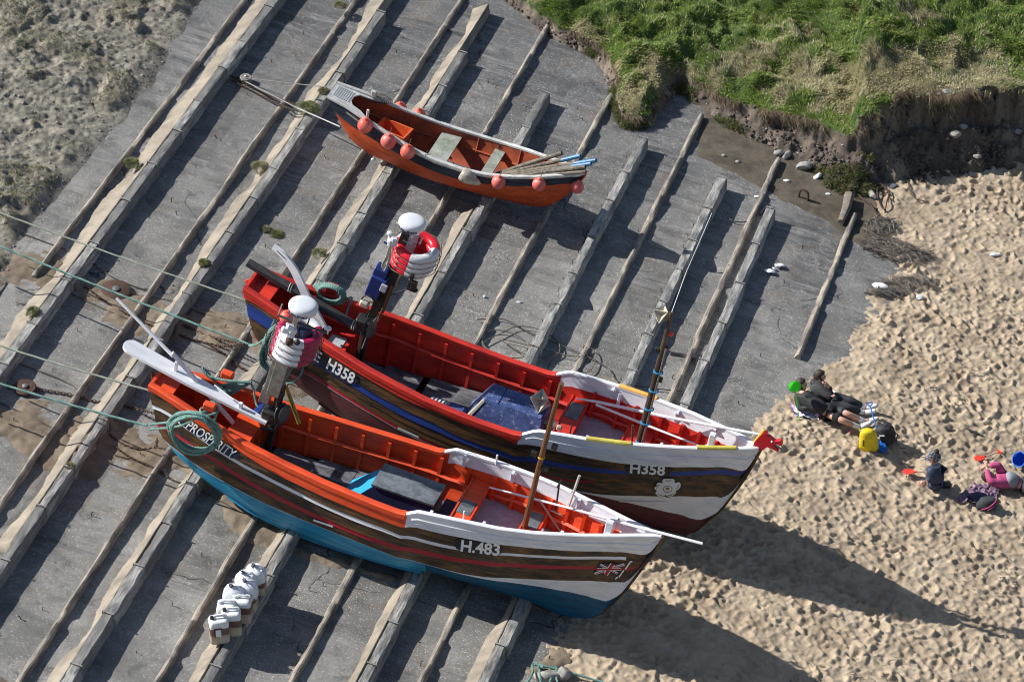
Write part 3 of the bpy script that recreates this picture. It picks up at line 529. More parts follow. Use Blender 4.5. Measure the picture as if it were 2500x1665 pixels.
    # iron straps over the joints and the spikes that hold the row
rlab = ['narrow rib beside the stony ground, furthest left of the ribs', 'narrow sandy rib between the first two timber rows', 'narrow rib behind the stern of the small orange boat', 'narrow rib hidden partly by the small orange boat amidships', 'narrow rib meeting the turf corner at its top end', 'narrow rib crossed by the loops of steel cable', 'narrow rib running close beside the rightmost timber row', 'short narrow rib ending at the sand, furthest right']
rext = [(-2.4, 12), (-8.9, 12), (-12.4, 11.8), (-12.5, 10.6), (-12.5, 9.0), (-12.4, 8.6), (-6.5, 7.9), (2.0, 6.8)]
for k, uR in enumerate(RU):
    b0, b1 = rext[k]; n = int((b1-b0)/.09); bb = np.linspace(b0, b1, n); rows_ = []
    for q in bb:
        nb = fbm(q, uR, .9, 4, 6); hh = max(.02, .115*(.55+.9*nb)+.022*(fbm(q, uR, 7, 3, 7)-.5)-(.05 if fbm(q, uR, 2.1, 2, 17) > .68 else 0)); jw = .018*(fbm(q, uR, 3.5, 4, 9)-.5); kw_ = .05+.05*fbm(q, uR, 1.5, 3, 19); pr_ = [(-kw_-.035+jw, -.02), (-kw_*.6+jw, hh*.82), (-.005+jw, hh), (.022+jw, hh*.9), (.032+jw, -.02)]
        rows_.append(W(np.array([uR+p[0] for p in pr_]), np.full(5, q), np.array([p[1] for p in pr_])))
    mb = MB(); mb.grid(rows_); mb.f += [[0, 1, 2, 3, 4], [(n-1)*5+i for i in range(5)][::-1]]; mb.m += [0, 0]; o = mb.build('slipway_rib', 'rib', None, .5, SLIP); props(o, rlab[k], 'rib', 'narrow ribs across the slipway')
# ================================================================== BOATS
class Hull:
    def __init__(s, fr, X, tab, shear=(.45, 1.2), thick=.045):
        """X: station positions; tab: name -> (xs, values) for w zg zk c1 e1 c2 e2"""
        s.fr = fr; s.X = np.asarray(X); s.tab = tab; s.sh = shear; s.th = thick; s.N = 60; s.T = np.linspace(0, 1, 81)
    def g(s, n, x): return float(np.interp(x, *s.tab[n]))
    def sec(s, x, t):
        t = np.asarray(t, float); w, zg, zk = s.g('w', x), s.g('zg', x), s.g('zk', x); c1, e1, c2, e2 = [s.g(n, x) for n in ('c1', 'e1', 'c2', 'e2')]; kw = min(.04, w)
        P = [(w, zg), (w*c1, zg-(zg-zk)*e1), (w*c2, zk+(zg-zk)*e2), (kw, zk)]; B = [(1-t)**3, 3*t*(1-t)**2, 3*t*t*(1-t), t**3]
        y = sum(B[i]*P[i][0] for i in range(4)); z = sum(B[i]*P[i][1] for i in range(4)); x0 = s.X[0]
        f = max(0, 1-(x-x0)/s.sh[1]); return np.stack([x+s.sh[0]*f*f*t+0*y, y, z], -1)
    def nrm(s, x, t):
        e = .01; t = np.asarray(t, float); a = s.sec(x, np.clip(t+e, 0, 1))-s.sec(x, np.clip(t-e, 0, 1)); x1, x2 = max(x-.05, s.X[0]), min(x+.05, s.X[-1]-.002); b = s.sec(x2, t)-s.sec(x1, t)
        n = np.cross(a, b); n = n*np.sign(n[..., 1:2]+1e-9); return n/np.maximum(np.linalg.norm(n, axis=-1, keepdims=True), 1e-9)
    def pt(s, x, t, off=0., side=-1):
        P = s.sec(x, t)+s.nrm(x, t)*np.asarray(off)[..., None] if not np.isscalar(off) else s.sec(x, t)+s.nrm(x, t)*off
        P = np.array(P); P[..., 1] *= -1 if side < 0 else 1; return P
    def tline(s, poly):
        """where a line seen on the near side runs over the planking: t per station"""
        poly = np.array(sorted(poly)); e_ = poly[-1]-poly[-2]; poly = np.concatenate([poly, [poly[-1]+e_*400/np.linalg.norm(e_)]]); tt = np.linspace(0, 1, 201); out = []
        for x in s.X:
            P = s.sec(x, tt); P[:, 1] *= -1; q = proj(LW(s.fr, P)); e = q[:, 1]-np.interp(q[:, 0], poly[:, 0], poly[:, 1]); ok = (q[:, 0] > poly[0, 0]-25) & (q[:, 0] < poly[-1, 0]+25)
            k = np.flatnonzero((e[:-1] < 0) & (e[1:] >= 0) & ok[:-1])
            if not len(k) and ok.all() and x > s.X[-1]-1.2 and (e < 0).all(): out.append(1.); continue
            out.append(tt[k[0]]+(tt[1]*-e[k[0]]/(e[k[0]+1]-e[k[0]])) if len(k) else np.nan)
        out = np.array(out); v = ~np.isnan(out)
        r_ = np.interp(s.X, s.X[v], out[v]); g = np.linspace(s.X[0], s.X[-1], 200); q = np.interp(g, s.X, r_); bow = g > s.X[-1]-1.6
        for _ in range(60): p = np.pad(q, 1, mode='reflect', reflect_type='odd'); sm = (p[:-2]+p[1:-1]*2+p[2:])/4; q = np.where(bow & (_ > 12), q, sm)
        pf = np.interp(s.X, g, q)
        return np.clip(pf, .01, 1.)
    def width_at(s, x, z, inner=True):
        P = s.sec(x, s.T); i = np.argmin(abs(P[:, 2]-z)); return max(.02, P[i, 1]-(s.th if inner else 0))
    def t_at(s, x, z):
        P = s.sec(x, s.T); return s.T[np.argmin(abs(P[:, 2]-z))]
def planking(H, bands, mats, name, parent, lap=.017, sub=2):
    """bands: (t_top[], t_bot[], material key or f(x)->key, base offset). Each band is one or more lapped strakes."""
    ml = list(mats); mb = MB(); n = len(H.X)
    for side in (-1, 1):
        prev = None
        for (a, b, mk, off) in bands:
            b = np.minimum(np.maximum(b, a+.003), 1)
            for j in range(len(mk_ := [0])):
                rows_ = []
                for q in np.linspace(0, 1, 4):
                    rows_.append([H.pt(x, min(1, (1-q)*a[i]+q*b[i]), off+lap*q, side) for i, x in enumerate(H.X)])
                if prev is not None: rows_ = [prev]+rows_
                R_ = np.array(rows_); F0 = len(mb.f); mb.grid(R_, 0, flip=(side > 0)); nr = R_.shape[0]
                for r in range(nr-1):
                    for i in range(n-1): mb.m[F0+r*(n-1)+i] = ml.index(mk((H.X[i]+H.X[i+1])/2)) if callable(mk) else ml.index(mk)
                prev = R_[-1]
    return mb.build(name, ml, parent, .5)
def sweep_on(H, xs, f, prof, name, m, parent, sides=(-1, 1)):
    """profile (outward, up) swept along f(x)->(y,z) of the boat"""
    for sd in sides:
        mb = MB(); R_ = []
        for i, x in enumerate(xs):
            y, z = f(x); x2 = min(x+.03, xs[-1]+.03); y2, _ = f(x2-.0); y1, _ = f(x-.03 if i else x); dx = (x2-x)+(.03 if i else 0); tn = np.array([dx, (y2-y1)]); tn /= np.linalg.norm(tn); no = np.array([-tn[1], tn[0]])
            R_.append([(x+no[0]*p[0], (y+no[1]*p[0])*sd, z+p[1]) for p in prof])
        mb.grid(R_, flip=sd < 0); k = len(prof); n = len(R_); mb.f += [list(range(k)), [(n-1)*k+i for i in range(k)][::-1]]; mb.m += [0, 0]; mb.build(name, m, parent, .7)
def closed(p): return p+[p[0]]
def hull_text(H, body, size, x0, t0, name, m, parent, off=.02, slant=0., dt=None, drop=None, bold=0.004, aspect=1.):
    V, F = textmesh(body, size, bold); out = []
    for v in V:
        x = x0+v[0]*aspect+slant*v[1]; tb = t0(x) if callable(t0) else t0; P = H.sec(x, H.T); L_ = np.concatenate([[0], np.cumsum(np.linalg.norm(np.diff(P, axis=0), axis=1))]); l0 = np.interp(tb, H.T, L_); t = np.interp(l0-v[1], L_, H.T); out.append(H.pt(x, t, off, -1))
    mb = MB(); mb.add(out, F); return mb.build(name, m, parent, 0)
def hull_patch(H, outline, name, m, parent, off=.016, c=None):
    """flat painted shape on the near planking; outline in (x, arc length down from the reference t at x)"""
    mb = MB(); V = []
    for (x, tb, dl) in outline:
        P = H.sec(x, H.T); L_ = np.concatenate([[0], np.cumsum(np.linalg.norm(np.diff(P, axis=0), axis=1))]); l0 = np.interp(tb, H.T, L_); V.append(H.pt(x, np.interp(l0+dl, L_, H.T), off, -1))
    mb.add(V, [list(range(len(V)))]); return mb.build(name, m, parent, 0)
def hull_strip(H, x0, x1, ta, tb, name, m, parent, off=.016, n=14, rnd=True):
    xs = np.linspace(x0, x1, n); R_ = []
    for i, x in enumerate(xs):
        e = 0
        if rnd: q = min(i, n-1-i)/(n-1); e = max(0, 1-q/.12); e = 1-math.sqrt(max(0, 1-e*e))
        a = np.interp(x, H.X, ta); b = np.interp(x, H.X, tb); m_ = (a+b)/2; R_.append([H.pt(x, m_+(v-m_)*(1-e), off, -1) for v in np.linspace(a, b, 5)])
    mb = MB(); mb.grid(R_); return mb.build(name, m, parent, 0)

def coble(name, fr, cfg):
    root = empty(name, M4=fmat(fr)); props(root, cfg['label'], 'boat')
    xs0, xe = cfg['x0'], cfg['x1']; X = np.unique(np.concatenate([np.linspace(xs0, xe-1.2, 40), np.linspace(xe-1.2, xe-.015, 22), [cfg['step']-.01, cfg['step']+.12]]))
    H = Hull(fr, X, cfg['tab']); n = len(X); fore = lambda x: x > cfg['step']+.05
    L1 = np.maximum(H.tline(cfg['L1']), .03); tl = {k: H.tline(v) for k, v in cfg['lines'].items()}
    bands = []; cur = np.zeros(n); bands.append((cur, L1, lambda x: 'white' if fore(x) else cfg['paint'], .012)); cur = L1
    for k, mk in cfg['bands']:
        if k == 'end':
            step_n = cfg.get('endsub', 2)
            for q in range(step_n): a = cur+(1-cur)*q/step_n; b = cur+(1-cur)*(q+1)/step_n; bands.append((a, b, mk, 0.))
            continue
        nx = np.minimum(np.maximum(tl[k], cur+.003), 1); d_ = float(np.median(nx-cur)); sb = 1 if d_ < .09 else 2 if d_ < .2 else 3
        for q in range(sb): bands.append((cur+(nx-cur)*q/sb, cur+(nx-cur)*(q+1)/sb, mk, .0))
        cur = nx
    mats = cfg['mats']; planking(H, bands, mats, 'hull', root)
    H.L1 = L1; H.tl = tl
    # inner lining, painted as the rail above and white under the washboards
    mb = MB(); zf = cfg['floor']
    for sd in (-1, 1):
        R_ = []
        for x in X:
            tf = max(.25, H.t_at(x, min(zf-.05, H.g('zg', x)-.2)) if H.g('zk', x) < zf-.05 else .96); tw = H.t_at(x, H.g('zg', x)-.26); tw = min(max(tw, .04), tf*.6); th = min(H.th, H.g('w', x)*.5)
            R_.append([H.pt(x, t, -th, sd) for t in list(np.linspace(0.0, tw, 4))+list(np.linspace(tw+.001, tf, 8))])
        R_ = np.array(R_); f0 = len(mb.f); mb.grid(R_, 0, flip=sd < 0); kk = R_.shape[1]
        for i in range(n-1):
            for j in range(kk-1): mb.m[f0+i*(kk-1)+j] = 1 if (j < 3 and fore(X[i])) else 0
    # top edge between lining and planking
    for sd in (-1, 1):
        R_ = [[H.pt(x, 0, .012, sd), H.pt(x, 0, -min(H.th, H.g('w', x)*.5), sd)] for x in X]; f0 = len(mb.f); mb.grid(R_, 0, flip=sd > 0)
        for i in range(n-1): mb.m[f0+i] = 1 if fore(X[i]) else 0
    mb.build('lining', [cfg['inpaint'], 'white'], root, .5)
    # transom
    tt = np.linspace(0, 1, 14); A = H.pt(xs0, tt, .0, -1); B = H.pt(xs0, tt, .0, 1); mb = MB()
    mb.grid([A, B], flip=False); A2, B2 = A+[.05, 0, 0], B+[.05, 0, 0]; mb.grid([A2, B2], flip=True); mb.grid([[A[0], B[0]], [A2[0], B2[0]]])
    mb.build('transom', cfg['paint'], root, .5)
    sp_ = cfg['post']; mb = MB(); mb.tube([(a-.02, 0, b) for a, b in sp_], .035, 6); mb.build('sternpost', cfg.get('postmat', cfg['paint']), root)
    # stem
    zs_ = [(x, H.g('zk', x)) for x in np.linspace(cfg['stem0'], xe-.01, 24)]; mb = MB(); mb.tube([(a+.012, 0, b) for a, b in zs_]+[(xe+.02, 0, H.g('zg', xe)+.02)], .030, 6, flat=1.1); mb.build('stem', cfg['stemmat'], root)
    ks = np.linspace(xs0+1.0, cfg['stem0'], 20); mb = MB(); mb.tube([(x, 0, H.g('zk', x)-.03) for x in ks], .05, 6); mb.build('keel', cfg['stemmat'] if 'keelmat' not in cfg else cfg['keelmat'], root)
    for sd in (-1, 1):
        mb = MB(); mb.tube([(x, sd*.42, H.sec(x, H.T)[np.argmin(abs(H.sec(x, H.T)[:, 1]-.42)), 2]-.03) for x in np.linspace(xs0+1.6, -2.6, 10)], .045, 4); mb.build('bilge_keel', cfg['bottom'], root)
    # rails and washboard caps
    fy = lambda x: (H.g('w', x)-.02, H.g('zg', x))
    xa = np.linspace(xs0+cfg.get('railgap', .02), cfg['step']+.02, 40); sweep_on(H, xa, fy, closed([(-.055, -.035), (-.055, .018), (-.04, .03), (.045, .03), (.062, .015), (.062, -.07), (.03, -.085), (.0, -.035)]), 'rail', cfg['paint'], root)
    xf = np.linspace(cfg['step'], xe-.03, 40); fz = lambda x: (max(H.g('w', x)-.02, .012), H.g('zg', x)+.0)
    sweep_on(H, xf, fz, closed([(-.035, -.02), (-.035, .015), (-.02, .025), (.028, .025), (.042, .012), (.042, -.02)]), 'washboard_cap', 'white', root)
    for q in (.42, .72):
        for sd in (-1, 1):
            P = [H.pt(x, np.interp(x, X, L1)*q, .022, sd) for x in np.linspace(cfg['step']+.1, xe-.05, 30)]; mb = MB(); mb.tube(P, .011, 5); mb.build('moulding', 'white', root)
    # floor, frames, risers
    mb = MB(); x = xs0+.75; zf = cfg['floor']; rows3 = [(-1, -.34), (-.33, .33), (.34, 1)]
    while x < cfg['floor1']:
        l = random.uniform(.45, .8); w0 = min(H.width_at(x, zf), H.width_at(x+l, zf))
        for a, b in rows3:
            xo = random.uniform(-.06, .06); mb.box((x+l/2+xo, (a+b)/2*w0, zf-.012+random.uniform(-.006, .006)), (l-.012, (b-a)*w0-.01, .03), bev=.004)
        x += l
    mb.build('floorboards', 'floor', root)
    mb = MB(); x = cfg['floor1']+.02; 
    P = [( x, -H.width_at(x, cfg['floor2z']), cfg['floor2z'])]; xs_ = np.linspace(x, cfg['floor2'], 8); up_ = [(a, -H.width_at(a, cfg['floor2z'])) for a in xs_]; dn_ = [(a, H.width_at(a, cfg['floor2z'])) for a in xs_[::-1]]
    mb.prism(up_+dn_, .03, (0, 0, cfg['floor2z'])); mb.build('fore_floor', cfg['foremat'], root)
    for x in cfg['frames']:
        tf = H.t_at(x, (zf if x < cfg['floor1'] else cfg['floor2z'])-.02); tf = min(tf, .95); fo = x > cfg['step']+.05
        for sd in (-1, 1):
            if H.g('w', x) < .12: continue
            t0 = .03 if not fo else H.t_at(x, H.g('zg', x)-.24); ts = np.linspace(t0, max(tf, t0+.1), 9); A = np.array([H.pt(x, t, -.04, sd) for t in ts]); B = np.array([H.pt(x, t, -.105, sd) for t in ts]); hw = .026
            mb = MB(); R_ = [A-[hw, 0, 0], B-[hw, 0, 0], B+[hw, 0, 0], A+[hw, 0, 0]]; mb.grid(R_, flip=sd > 0); mb.f += [[0, 9, 18, 27]]; mb.m += [0]; mb.build('frame', cfg['inpaint'], root, .5)
    for sd in (-1, 1):
        P = [H.pt(x, H.t_at(x, H.g('zg', min(x, -3))-.40+.12*max(0, x+2.5)), -.085, sd) for x in np.linspace(xs0+.9, -.3, 40)]; mb = MB(); mb.tube(P, .034, 4); mb.build('riser', cfg['inpaint'], root)
    for x in cfg['knees']:      # white brackets under the washboards
        for sd in (-1, 1):
            wi = H.g('w', x)-.06; z = H.g('zg', x); mb = MB(); P = [(wi, z-.005), (wi-.09, z-.02), (wi-.035, z-.12), (wi-.03, z-.24), (wi+.01, z-.24)]; mb.prism([(a*sd, b) for a, b in P][::(1 if sd > 0 else -1)], .045, (x-.02, 0, 0), (0, 1, 0), (0, 0, 1)); mb.build('knee', 'white', root)
    return root, H

def thwart(H, root, x0, x1, z, m, th=.05, pad=None, name='thwart'):
    w = [H.width_at(x0, z)-.0, H.width_at(x1, z)-.0]; mb = MB(); mb.prism([(x0, -w[0]), (x1, -w[1]), (x1, w[1]), (x0, w[0])], th, (0, 0, z-th)); o = mb.build(name, m, root)
    mb = MB(); mb.prism([(x0-.012, -w[0]), (x0+.012, -w[0]), (x0+.012, w[0]), (x0-.012, w[0])], .11, (0, 0, z-.09)); mb.build('thwart_edge', m, o)
    mb = MB(); mb.prism([(x1-.012, -w[1]), (x1+.012, -w[1]), (x1+.012, w[1]), (x1-.012, w[1])], .11, (0, 0, z-.09)); mb.build('thwart_edge', m, o)
    if pad: mb = MB(); mb.box(((x0+x1)/2, pad[0], z+.004), (x1-x0-.06, pad[1], .012), bev=.003); mb.build('tread_pad', pad[2], o)
    return o
# ------------------------------------------------------------------ the near boat (white, brown and blue, orange inside)
prx = [-7.6, -7.33, -6.59, -6.19, -5.67, -5.06, -4.32, -3.45, -2.95, -2.85, -2.75, -2.01, -1.44, -.92, -.22, .2, .57, .8, .935]
PRT = {'w': (prx, [.27, .31, .48, .54, .62, .70, .78, .845, .86, .86, .86, .81, .745, .635, .415, .26, .125, .045, .004]),
       'zg': (prx, [1.70, 1.68, 1.61, 1.56, 1.50, 1.47, 1.45, 1.45, 1.46, 1.52, 1.60, 1.69, 1.74, 1.80, 1.89, 1.955, 2.02, 2.06, 2.09]),
       'zk': ([-7.6, -6.9, -6.2, -5.4, -4.4, -3.2, -2.4, -1, -.4, -.1, .11, .28, .41, .51, .61, .84, .92], [.55, .30, .05, -.09, -.13, -.06, .0, -.06, -.12, -.07, .02, .21, .5, .71, 1.02, 1.75, 2.06]),
       'c1': ([-7.6, -5, -3, -1.5, -.5, .3, .92], [.98, 1.01, 1.02, .96, .80, .60, .5]), 'e1': ([-7.6, -5, -3, -1.2, .92], [.45, .60, .62, .52, .5]),
       'c2': ([-7.6, -5, -3.6, -2.4, -1.5, -.5, .3, .92], [.98, 1.0, .92, .66, .52, .34, .16, .1]), 'e2': ([-7.6, -5, -3, -.5, .3, .92], [.0, -.05, -.04, .06, .2, .3])}
brown_or_white = lambda x: 'white' if x < .46 else 'wood'
cfgP = dict(label='wooden fishing boat nearest the viewer, white bow, blue bottom, bright orange interior', x0=-7.55, x1=.93, step=-2.93, tab=PRT, paint='orange', inpaint='orange', floor=.66, floor1=-2.45, floor2=.25, floor2z=1.0, foremat='lilac',
    mats=['orange', 'white', 'wood', 'stripe_red', 'blue', 'shadedblue', 'royal'], bottom='blue', stemmat='wood', postmat='wood', post=[(-7.60, 1.74), (-7.41, 1.1), (-7.15, .64)], stem0=-.5,
    L1=[z1(345, 720), z1(450, 800), z1(560, 900), z1(760, 1010), z1(900, 1110), z1(1100, 1250), z1(1300, 1345), z1(1500, 1440), z6(150, 555), z6(360, 600), z6(700, 670), z6(1000, 725), z6(1500, 770), z6(2110, 775)],
    lines={'a': [z1(330, 785), z1(480, 905), z1(650, 1030), z1(850, 1170), z1(1200, 1350), z1(1500, 1500), z1(1620, 1556), z6(200, 620), z6(450, 700), z6(680, 745), z6(1010, 787), z6(1500, 815), z6(2050, 805)],
           'b': [z1(330, 812), z1(480, 930), z1(650, 1055), z1(850, 1193), z1(1200, 1375), z1(1500, 1523), z6(0, 583), z6(200, 642), z6(450, 722), z6(680, 766), z6(1010, 805), z6(1500, 833), z6(2045, 826)],
           'c': [z1(400, 950), z1(560, 1062), z1(700, 1150), z1(900, 1290), z1(1100, 1400), z1(1300, 1500), z6(0, 652), z6(300, 737), z6(600, 807), z6(900, 850), z6(1300, 876), z6(1700, 882), z6(2000, 868)],
           'd': [z1(400, 975), z1(560, 1087), z1(700, 1177), z1(900, 1318), z1(1100, 1430), z1(1300, 1530), z6(0, 680), z6(300, 765), z6(600, 838), z6(900, 878), z6(1300, 900), z6(1700, 904), z6(2000, 888)],
           'e': [z1(400, 1065), z1(480, 1130), z1(600, 1225), z1(750, 1315), z1(1000, 1450), z1(1200, 1545), z6(0, 715), z6(200, 790), z6(450, 865), z6(600, 905), z6(780, 950), z6(1000, 965), z6(1500, 985), z6(1950, 985)],
           'f': [z1(400, 1067), z1(480, 1132), z1(600, 1227), z1(750, 1317), z1(1000, 1452), z1(1200, 1547), z6(0, 717), z6(200, 792), z6(450, 867), z6(600, 907), z6(780, 955), z6(1000, 992), z6(1200, 1012), z6(1500, 1065), z6(1820, 1135)]},
    bands=[('a', 'wood'), ('b', brown_or_white), ('c', 'wood'), ('d', 'stripe_red'), ('e', 'wood'), ('f', 'white'), ('end', lambda x: 'blue' if x < -2.6 else 'shadedblue')], endsub=3,  # forward bottom takes the blue with shade painted in
    frames=[-7.0, -6.6]+list(np.arange(-5.55, -2.5, .44))+[-2.42, -1.98, -1.62, -1.3, -.98, -.66, -.36, -.05, .2], knees=[-2.55, -1.72, -.55, .12])
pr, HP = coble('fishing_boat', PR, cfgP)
# ------------------------------------------------------------------ the middle boat (white, brown and maroon, red inside)
hbx = [-8.12, -7.7, -7.32, -6.5, -6.05, -5.64, -5.13, -4.62, -4.14, -3.66, -2.98, -2.86, -2.72, -2.3, -1.91, -1.32, -.51, -.07, .40, .6, .715]
HBT = {'w': (hbx, [.30, .37, .44, .61, .70, .77, .82, .86, .88, .89, .89, .885, .87, .83, .79, .69, .49, .345, .175, .075, .004]),
       'zg': (hbx, [2.08, 2.0, 1.93, 1.79, 1.73, 1.67, 1.61, 1.55, 1.52, 1.50, 1.51, 1.60, 1.70, 1.76, 1.81, 1.89, 2.01, 2.07, 2.14, 2.165, 2.18]),
       'zk': ([-8.12, -7.5, -6.8, -6.2, -5, -1, -.4, -.1, .05, .17, .32, .45, .55, .64, .71], [.95, .66, .34, .18, .02, -.02, -.06, .0, .16, .4, .67, 1.05, 1.38, 1.75, 2.15]),
       'c1': ([-8.1, -5, -3, -1.5, -.5, .3, .71], [.98, 1.01, 1.02, .96, .80, .60, .5]), 'e1': ([-8.1, -5, -3, -1.2, .71], [.45, .60, .62, .52, .5]),
       'c2': ([-8.1, -5, -3.6, -2.4, -1.5, -.5, .3, .71], [.98, 1.0, .92, .66, .52, .34, .16, .1]), 'e2': ([-8.1, -5, -3, -.5, .3, .71], [.0, -.05, -.04, .06, .2, .3])}
cfgH = dict(label='wooden fishing boat in the middle, white bow with dragon head, maroon bottom, red interior', x0=-8.08, x1=.715, step=-2.96, tab=HBT, paint='red', inpaint='red', floor=.74, floor1=-2.6, floor2=.1, floor2z=1.05, foremat='lilac',
    mats=['red', 'white', 'wood', 'royal', 'stripe_red', 'maroon'], bottom='maroon', stemmat='wood', keelmat='maroon', postmat='red', post=[(-8.12, 2.0), (-7.96, 1.69), (-7.85, 1.39), (-7.71, 1.09), (-7.6, .8)], stem0=-.5,
    L1=[z2(160, 665), z2(250, 745), z2(400, 845), z2(640, 1020), z2(900, 1183), z2(1100, 1300), z2(1400, 1440), z2(1600, 1530), z3(300, 390), z3(600, 515), z3(900, 615), z3(1160, 695), z4(500, 765), z4(900, 840), z4(1300, 865), z4(1980, 857)],
    lines={'a': [z2(160, 700), z2(300, 800), z2(620, 1110), z2(900, 1262), z2(1150, 1400), z2(1400, 1510), z3(0, 310), z3(300, 480), z3(600, 622), z3(900, 720), z3(1200, 790), z3(1500, 840), z3(1850, 880), z4(1300, 910), z4(1600, 893), z4(1950, 868)],
           'b': [z2(160, 800), z2(300, 900), z2(640, 1165), z2(900, 1300), z2(1150, 1450), z2(1350, 1545), z3(0, 350), z3(300, 530), z3(600, 650), z3(900, 752), z3(1200, 832), z3(1500, 870), z3(1850, 907), z4(1300, 945), z4(1600, 925), z4(1930, 905)],
           'c': [z1(1200, 430), z1(1370, 522), z1(1700, 740), z1(2040, 940), z1(2350, 1085), z3(215, 557), z3(370, 632), z3(600, 725), z3(900, 815), z3(1200, 900), z3(1400, 935), z3(1690, 955), z4(900, 990), z4(1400, 985), z4(1900, 958)],
           'd': [z1(1200, 450), z1(1370, 542), z1(1700, 760), z1(2040, 960), z1(2350, 1103), z3(215, 571), z3(370, 646), z3(600, 740), z3(900, 832), z3(1200, 917), z3(1400, 950), z3(1690, 968), z4(900, 1000), z4(1400, 993), z4(1900, 966)],
           'e': [z1(1200, 452), z1(1370, 545), z1(1700, 763), z1(2040, 963), z1(2350, 1106), z3(600, 745), z3(900, 850), z3(1200, 940), z3(1400, 990), z3(1600, 1043), z4(640, 1095), z4(900, 1103), z4(1200, 1108), z4(1500, 1105), z4(1780, 1095)],
           'f': [z1(1200, 454), z1(1370, 547), z1(1700, 765), z1(2040, 965), z1(2350, 1108), z3(600, 748), z3(900, 853), z3(1200, 943), z3(1400, 993), z3(1600, 1047), z4(640, 1102), z4(870, 1142), z4(1100, 1195), z4(1350, 1250), z4(1600, 1300)]},
    bands=[('a', 'wood'), ('b', 'royal'), ('c', 'wood'), ('d', lambda x: 'stripe_red' if x < -1.7 else 'wood'), ('e', 'wood'), ('f', 'white'), ('end', 'maroon')], endsub=3,
    frames=[-7.5, -7.1]+list(np.arange(-5.75, -2.7, .46))+[-2.2, -1.75, -1.45, -1.0, -.62, -.3, .0], knees=[-1.93, -.78, -.1])
hb, HH = coble('fishing_boat', HB, cfgH)

def stripe_end(): pass
# painted names, numbers and marks on the near planking ------------------------------------------------
def xof(H, q, side=-1):
    """station and t of a place seen on the near planking"""
    best = None
    for x in np.linspace(H.X[0], H.X[-1], 160):
        P = H.sec(x, H.T); P[:, 1] *= -1; e = np.linalg.norm(proj(LW(H.fr, P))-np.array(q), axis=1); i = e.argmin()
        if best is None or e[i] < best[0]: best = (e[i], x, H.T[i])
    return best[1], best[2]
def patch_px(H, pts, name, m, parent, off=.026):
    P = []
    for i in range(len(pts)):
        a, b = np.array(pts[i]), np.array(pts[(i+1) % len(pts)]); k = max(1, int(np.linalg.norm(b-a)/7)); P += [a+(b-a)*j/k for j in range(k)]
    P = np.array(P); c = P.mean(0); n = len(P); mb = MB(); V = []
    for s_ in (1, .8, .6, .4, .2): V += [H.pt(*xof(H, c+(p-c)*s_), off, -1) for p in P]
    V.append(H.pt(*xof(H, c), off, -1)); F = [[k*n+i, k*n+(i+1) % n, (k+1)*n+(i+1) % n, (k+1)*n+i] for k in range(4) for i in range(n)]+[[4*n+i, 4*n+(i+1) % n, 5*n] for i in range(n)]
    mb.add(V, F); return mb.build(name, m, parent, 0)
def strokes_px(H, lines, wd, name, m, parent, off=.03):
    """painted strokes following the planking: ribbons of real width"""
    mb = MB()
    for ln in lines:
        P = []
        for i in range(len(ln)-1):
            for t in np.linspace(0, 1, 6, endpoint=(i == len(ln)-2)): P.append(np.array(ln[i])*(1-t)+np.array(ln[i+1])*t)
        P = np.array(P); V = []; T = np.gradient(P, axis=0); T /= np.linalg.norm(T, axis=1, keepdims=True)
        for p, t in zip(P, T):
            nn = np.array([-t[1], t[0]])*wd/2; V.append([H.pt(*xof_fast(H, p+nn), off, -1), H.pt(*xof_fast(H, p-nn), off, -1)])
        mb.grid(V)
    return mb.build(name, m, parent, 0)
_cache = {}
def xof_fast(H, q):
    k = id(H)
    if k not in _cache:
        xs = np.linspace(H.X[0], H.X[-1], 400); tt = np.linspace(0, 1, 161); A = []
        for x in xs: P = H.sec(x, tt); P[:, 1] *= -1; A.append(proj(LW(H.fr, P)))
        _cache[k] = (xs, tt, np.array(A))
    xs, tt, A = _cache[k]; e = ((A-np.array(q))**2).sum(-1); i, j = np.unravel_index(e.argmin(), e.shape)
    # refine linearly
    if 0 < i < len(xs)-1 and 0 < j < len(tt)-1:
        du = (A[i+1, j]-A[i-1, j])/2; dt_ = (A[i, j+1]-A[i, j-1])/2; r = np.array(q)-A[i, j]; s_ = np.linalg.solve(np.stack([du, dt_], 1), r); return xs[i]+np.clip(s_[0], -1, 1)*(xs[1]-xs[0]), np.clip(tt[j]+np.clip(s_[1], -1, 1)*(tt[1]-tt[0]), 0, 1)
    return xs[i], tt[j]
xof = xof_fast
def word_px(H, body, A, B, up, name, m, parent, off=.034, bold=.012, size=1.):
    """lettering whose baseline runs A->B and whose capital height is the vector up, laid on the planking"""
    V, F = textmesh(body, 1., bold); w = V[:, 0].max()-V[:, 0].min(); h = V[:, 1].max(); A, B, up = map(np.array, (A, B, up)); out = []
    for v in V:
        a = (v[0]-V[:, 0].min())/w; q = A+(B-A)*a+up*(v[1]/h); out.append(H.pt(*xof(H, q), off, -1))
    mb = MB(); mb.add(out, F); return mb.build(name, m, parent, 0)
pl = patch_px(HP, [z1(470, 880), z1(620, 975), z1(760, 1050), z1(900, 1135), z1(905, 1150), z1(870, 1170), z1(840, 1165), z1(700, 1075), z1(560, 985), z1(475, 915)], 'name_patch', 'navy', pr)
word_px(HP, 'PROSPERITY', z1(515, 948), z1(850, 1168), (14, -18), 'lettering', 'text', pl)
el = lambda f, cx, cy, rx, ry, n=24: [f(cx+rx*math.cos(a), cy+ry*math.sin(a)) for a in np.linspace(0, 2*math.pi, n, endpoint=False)]
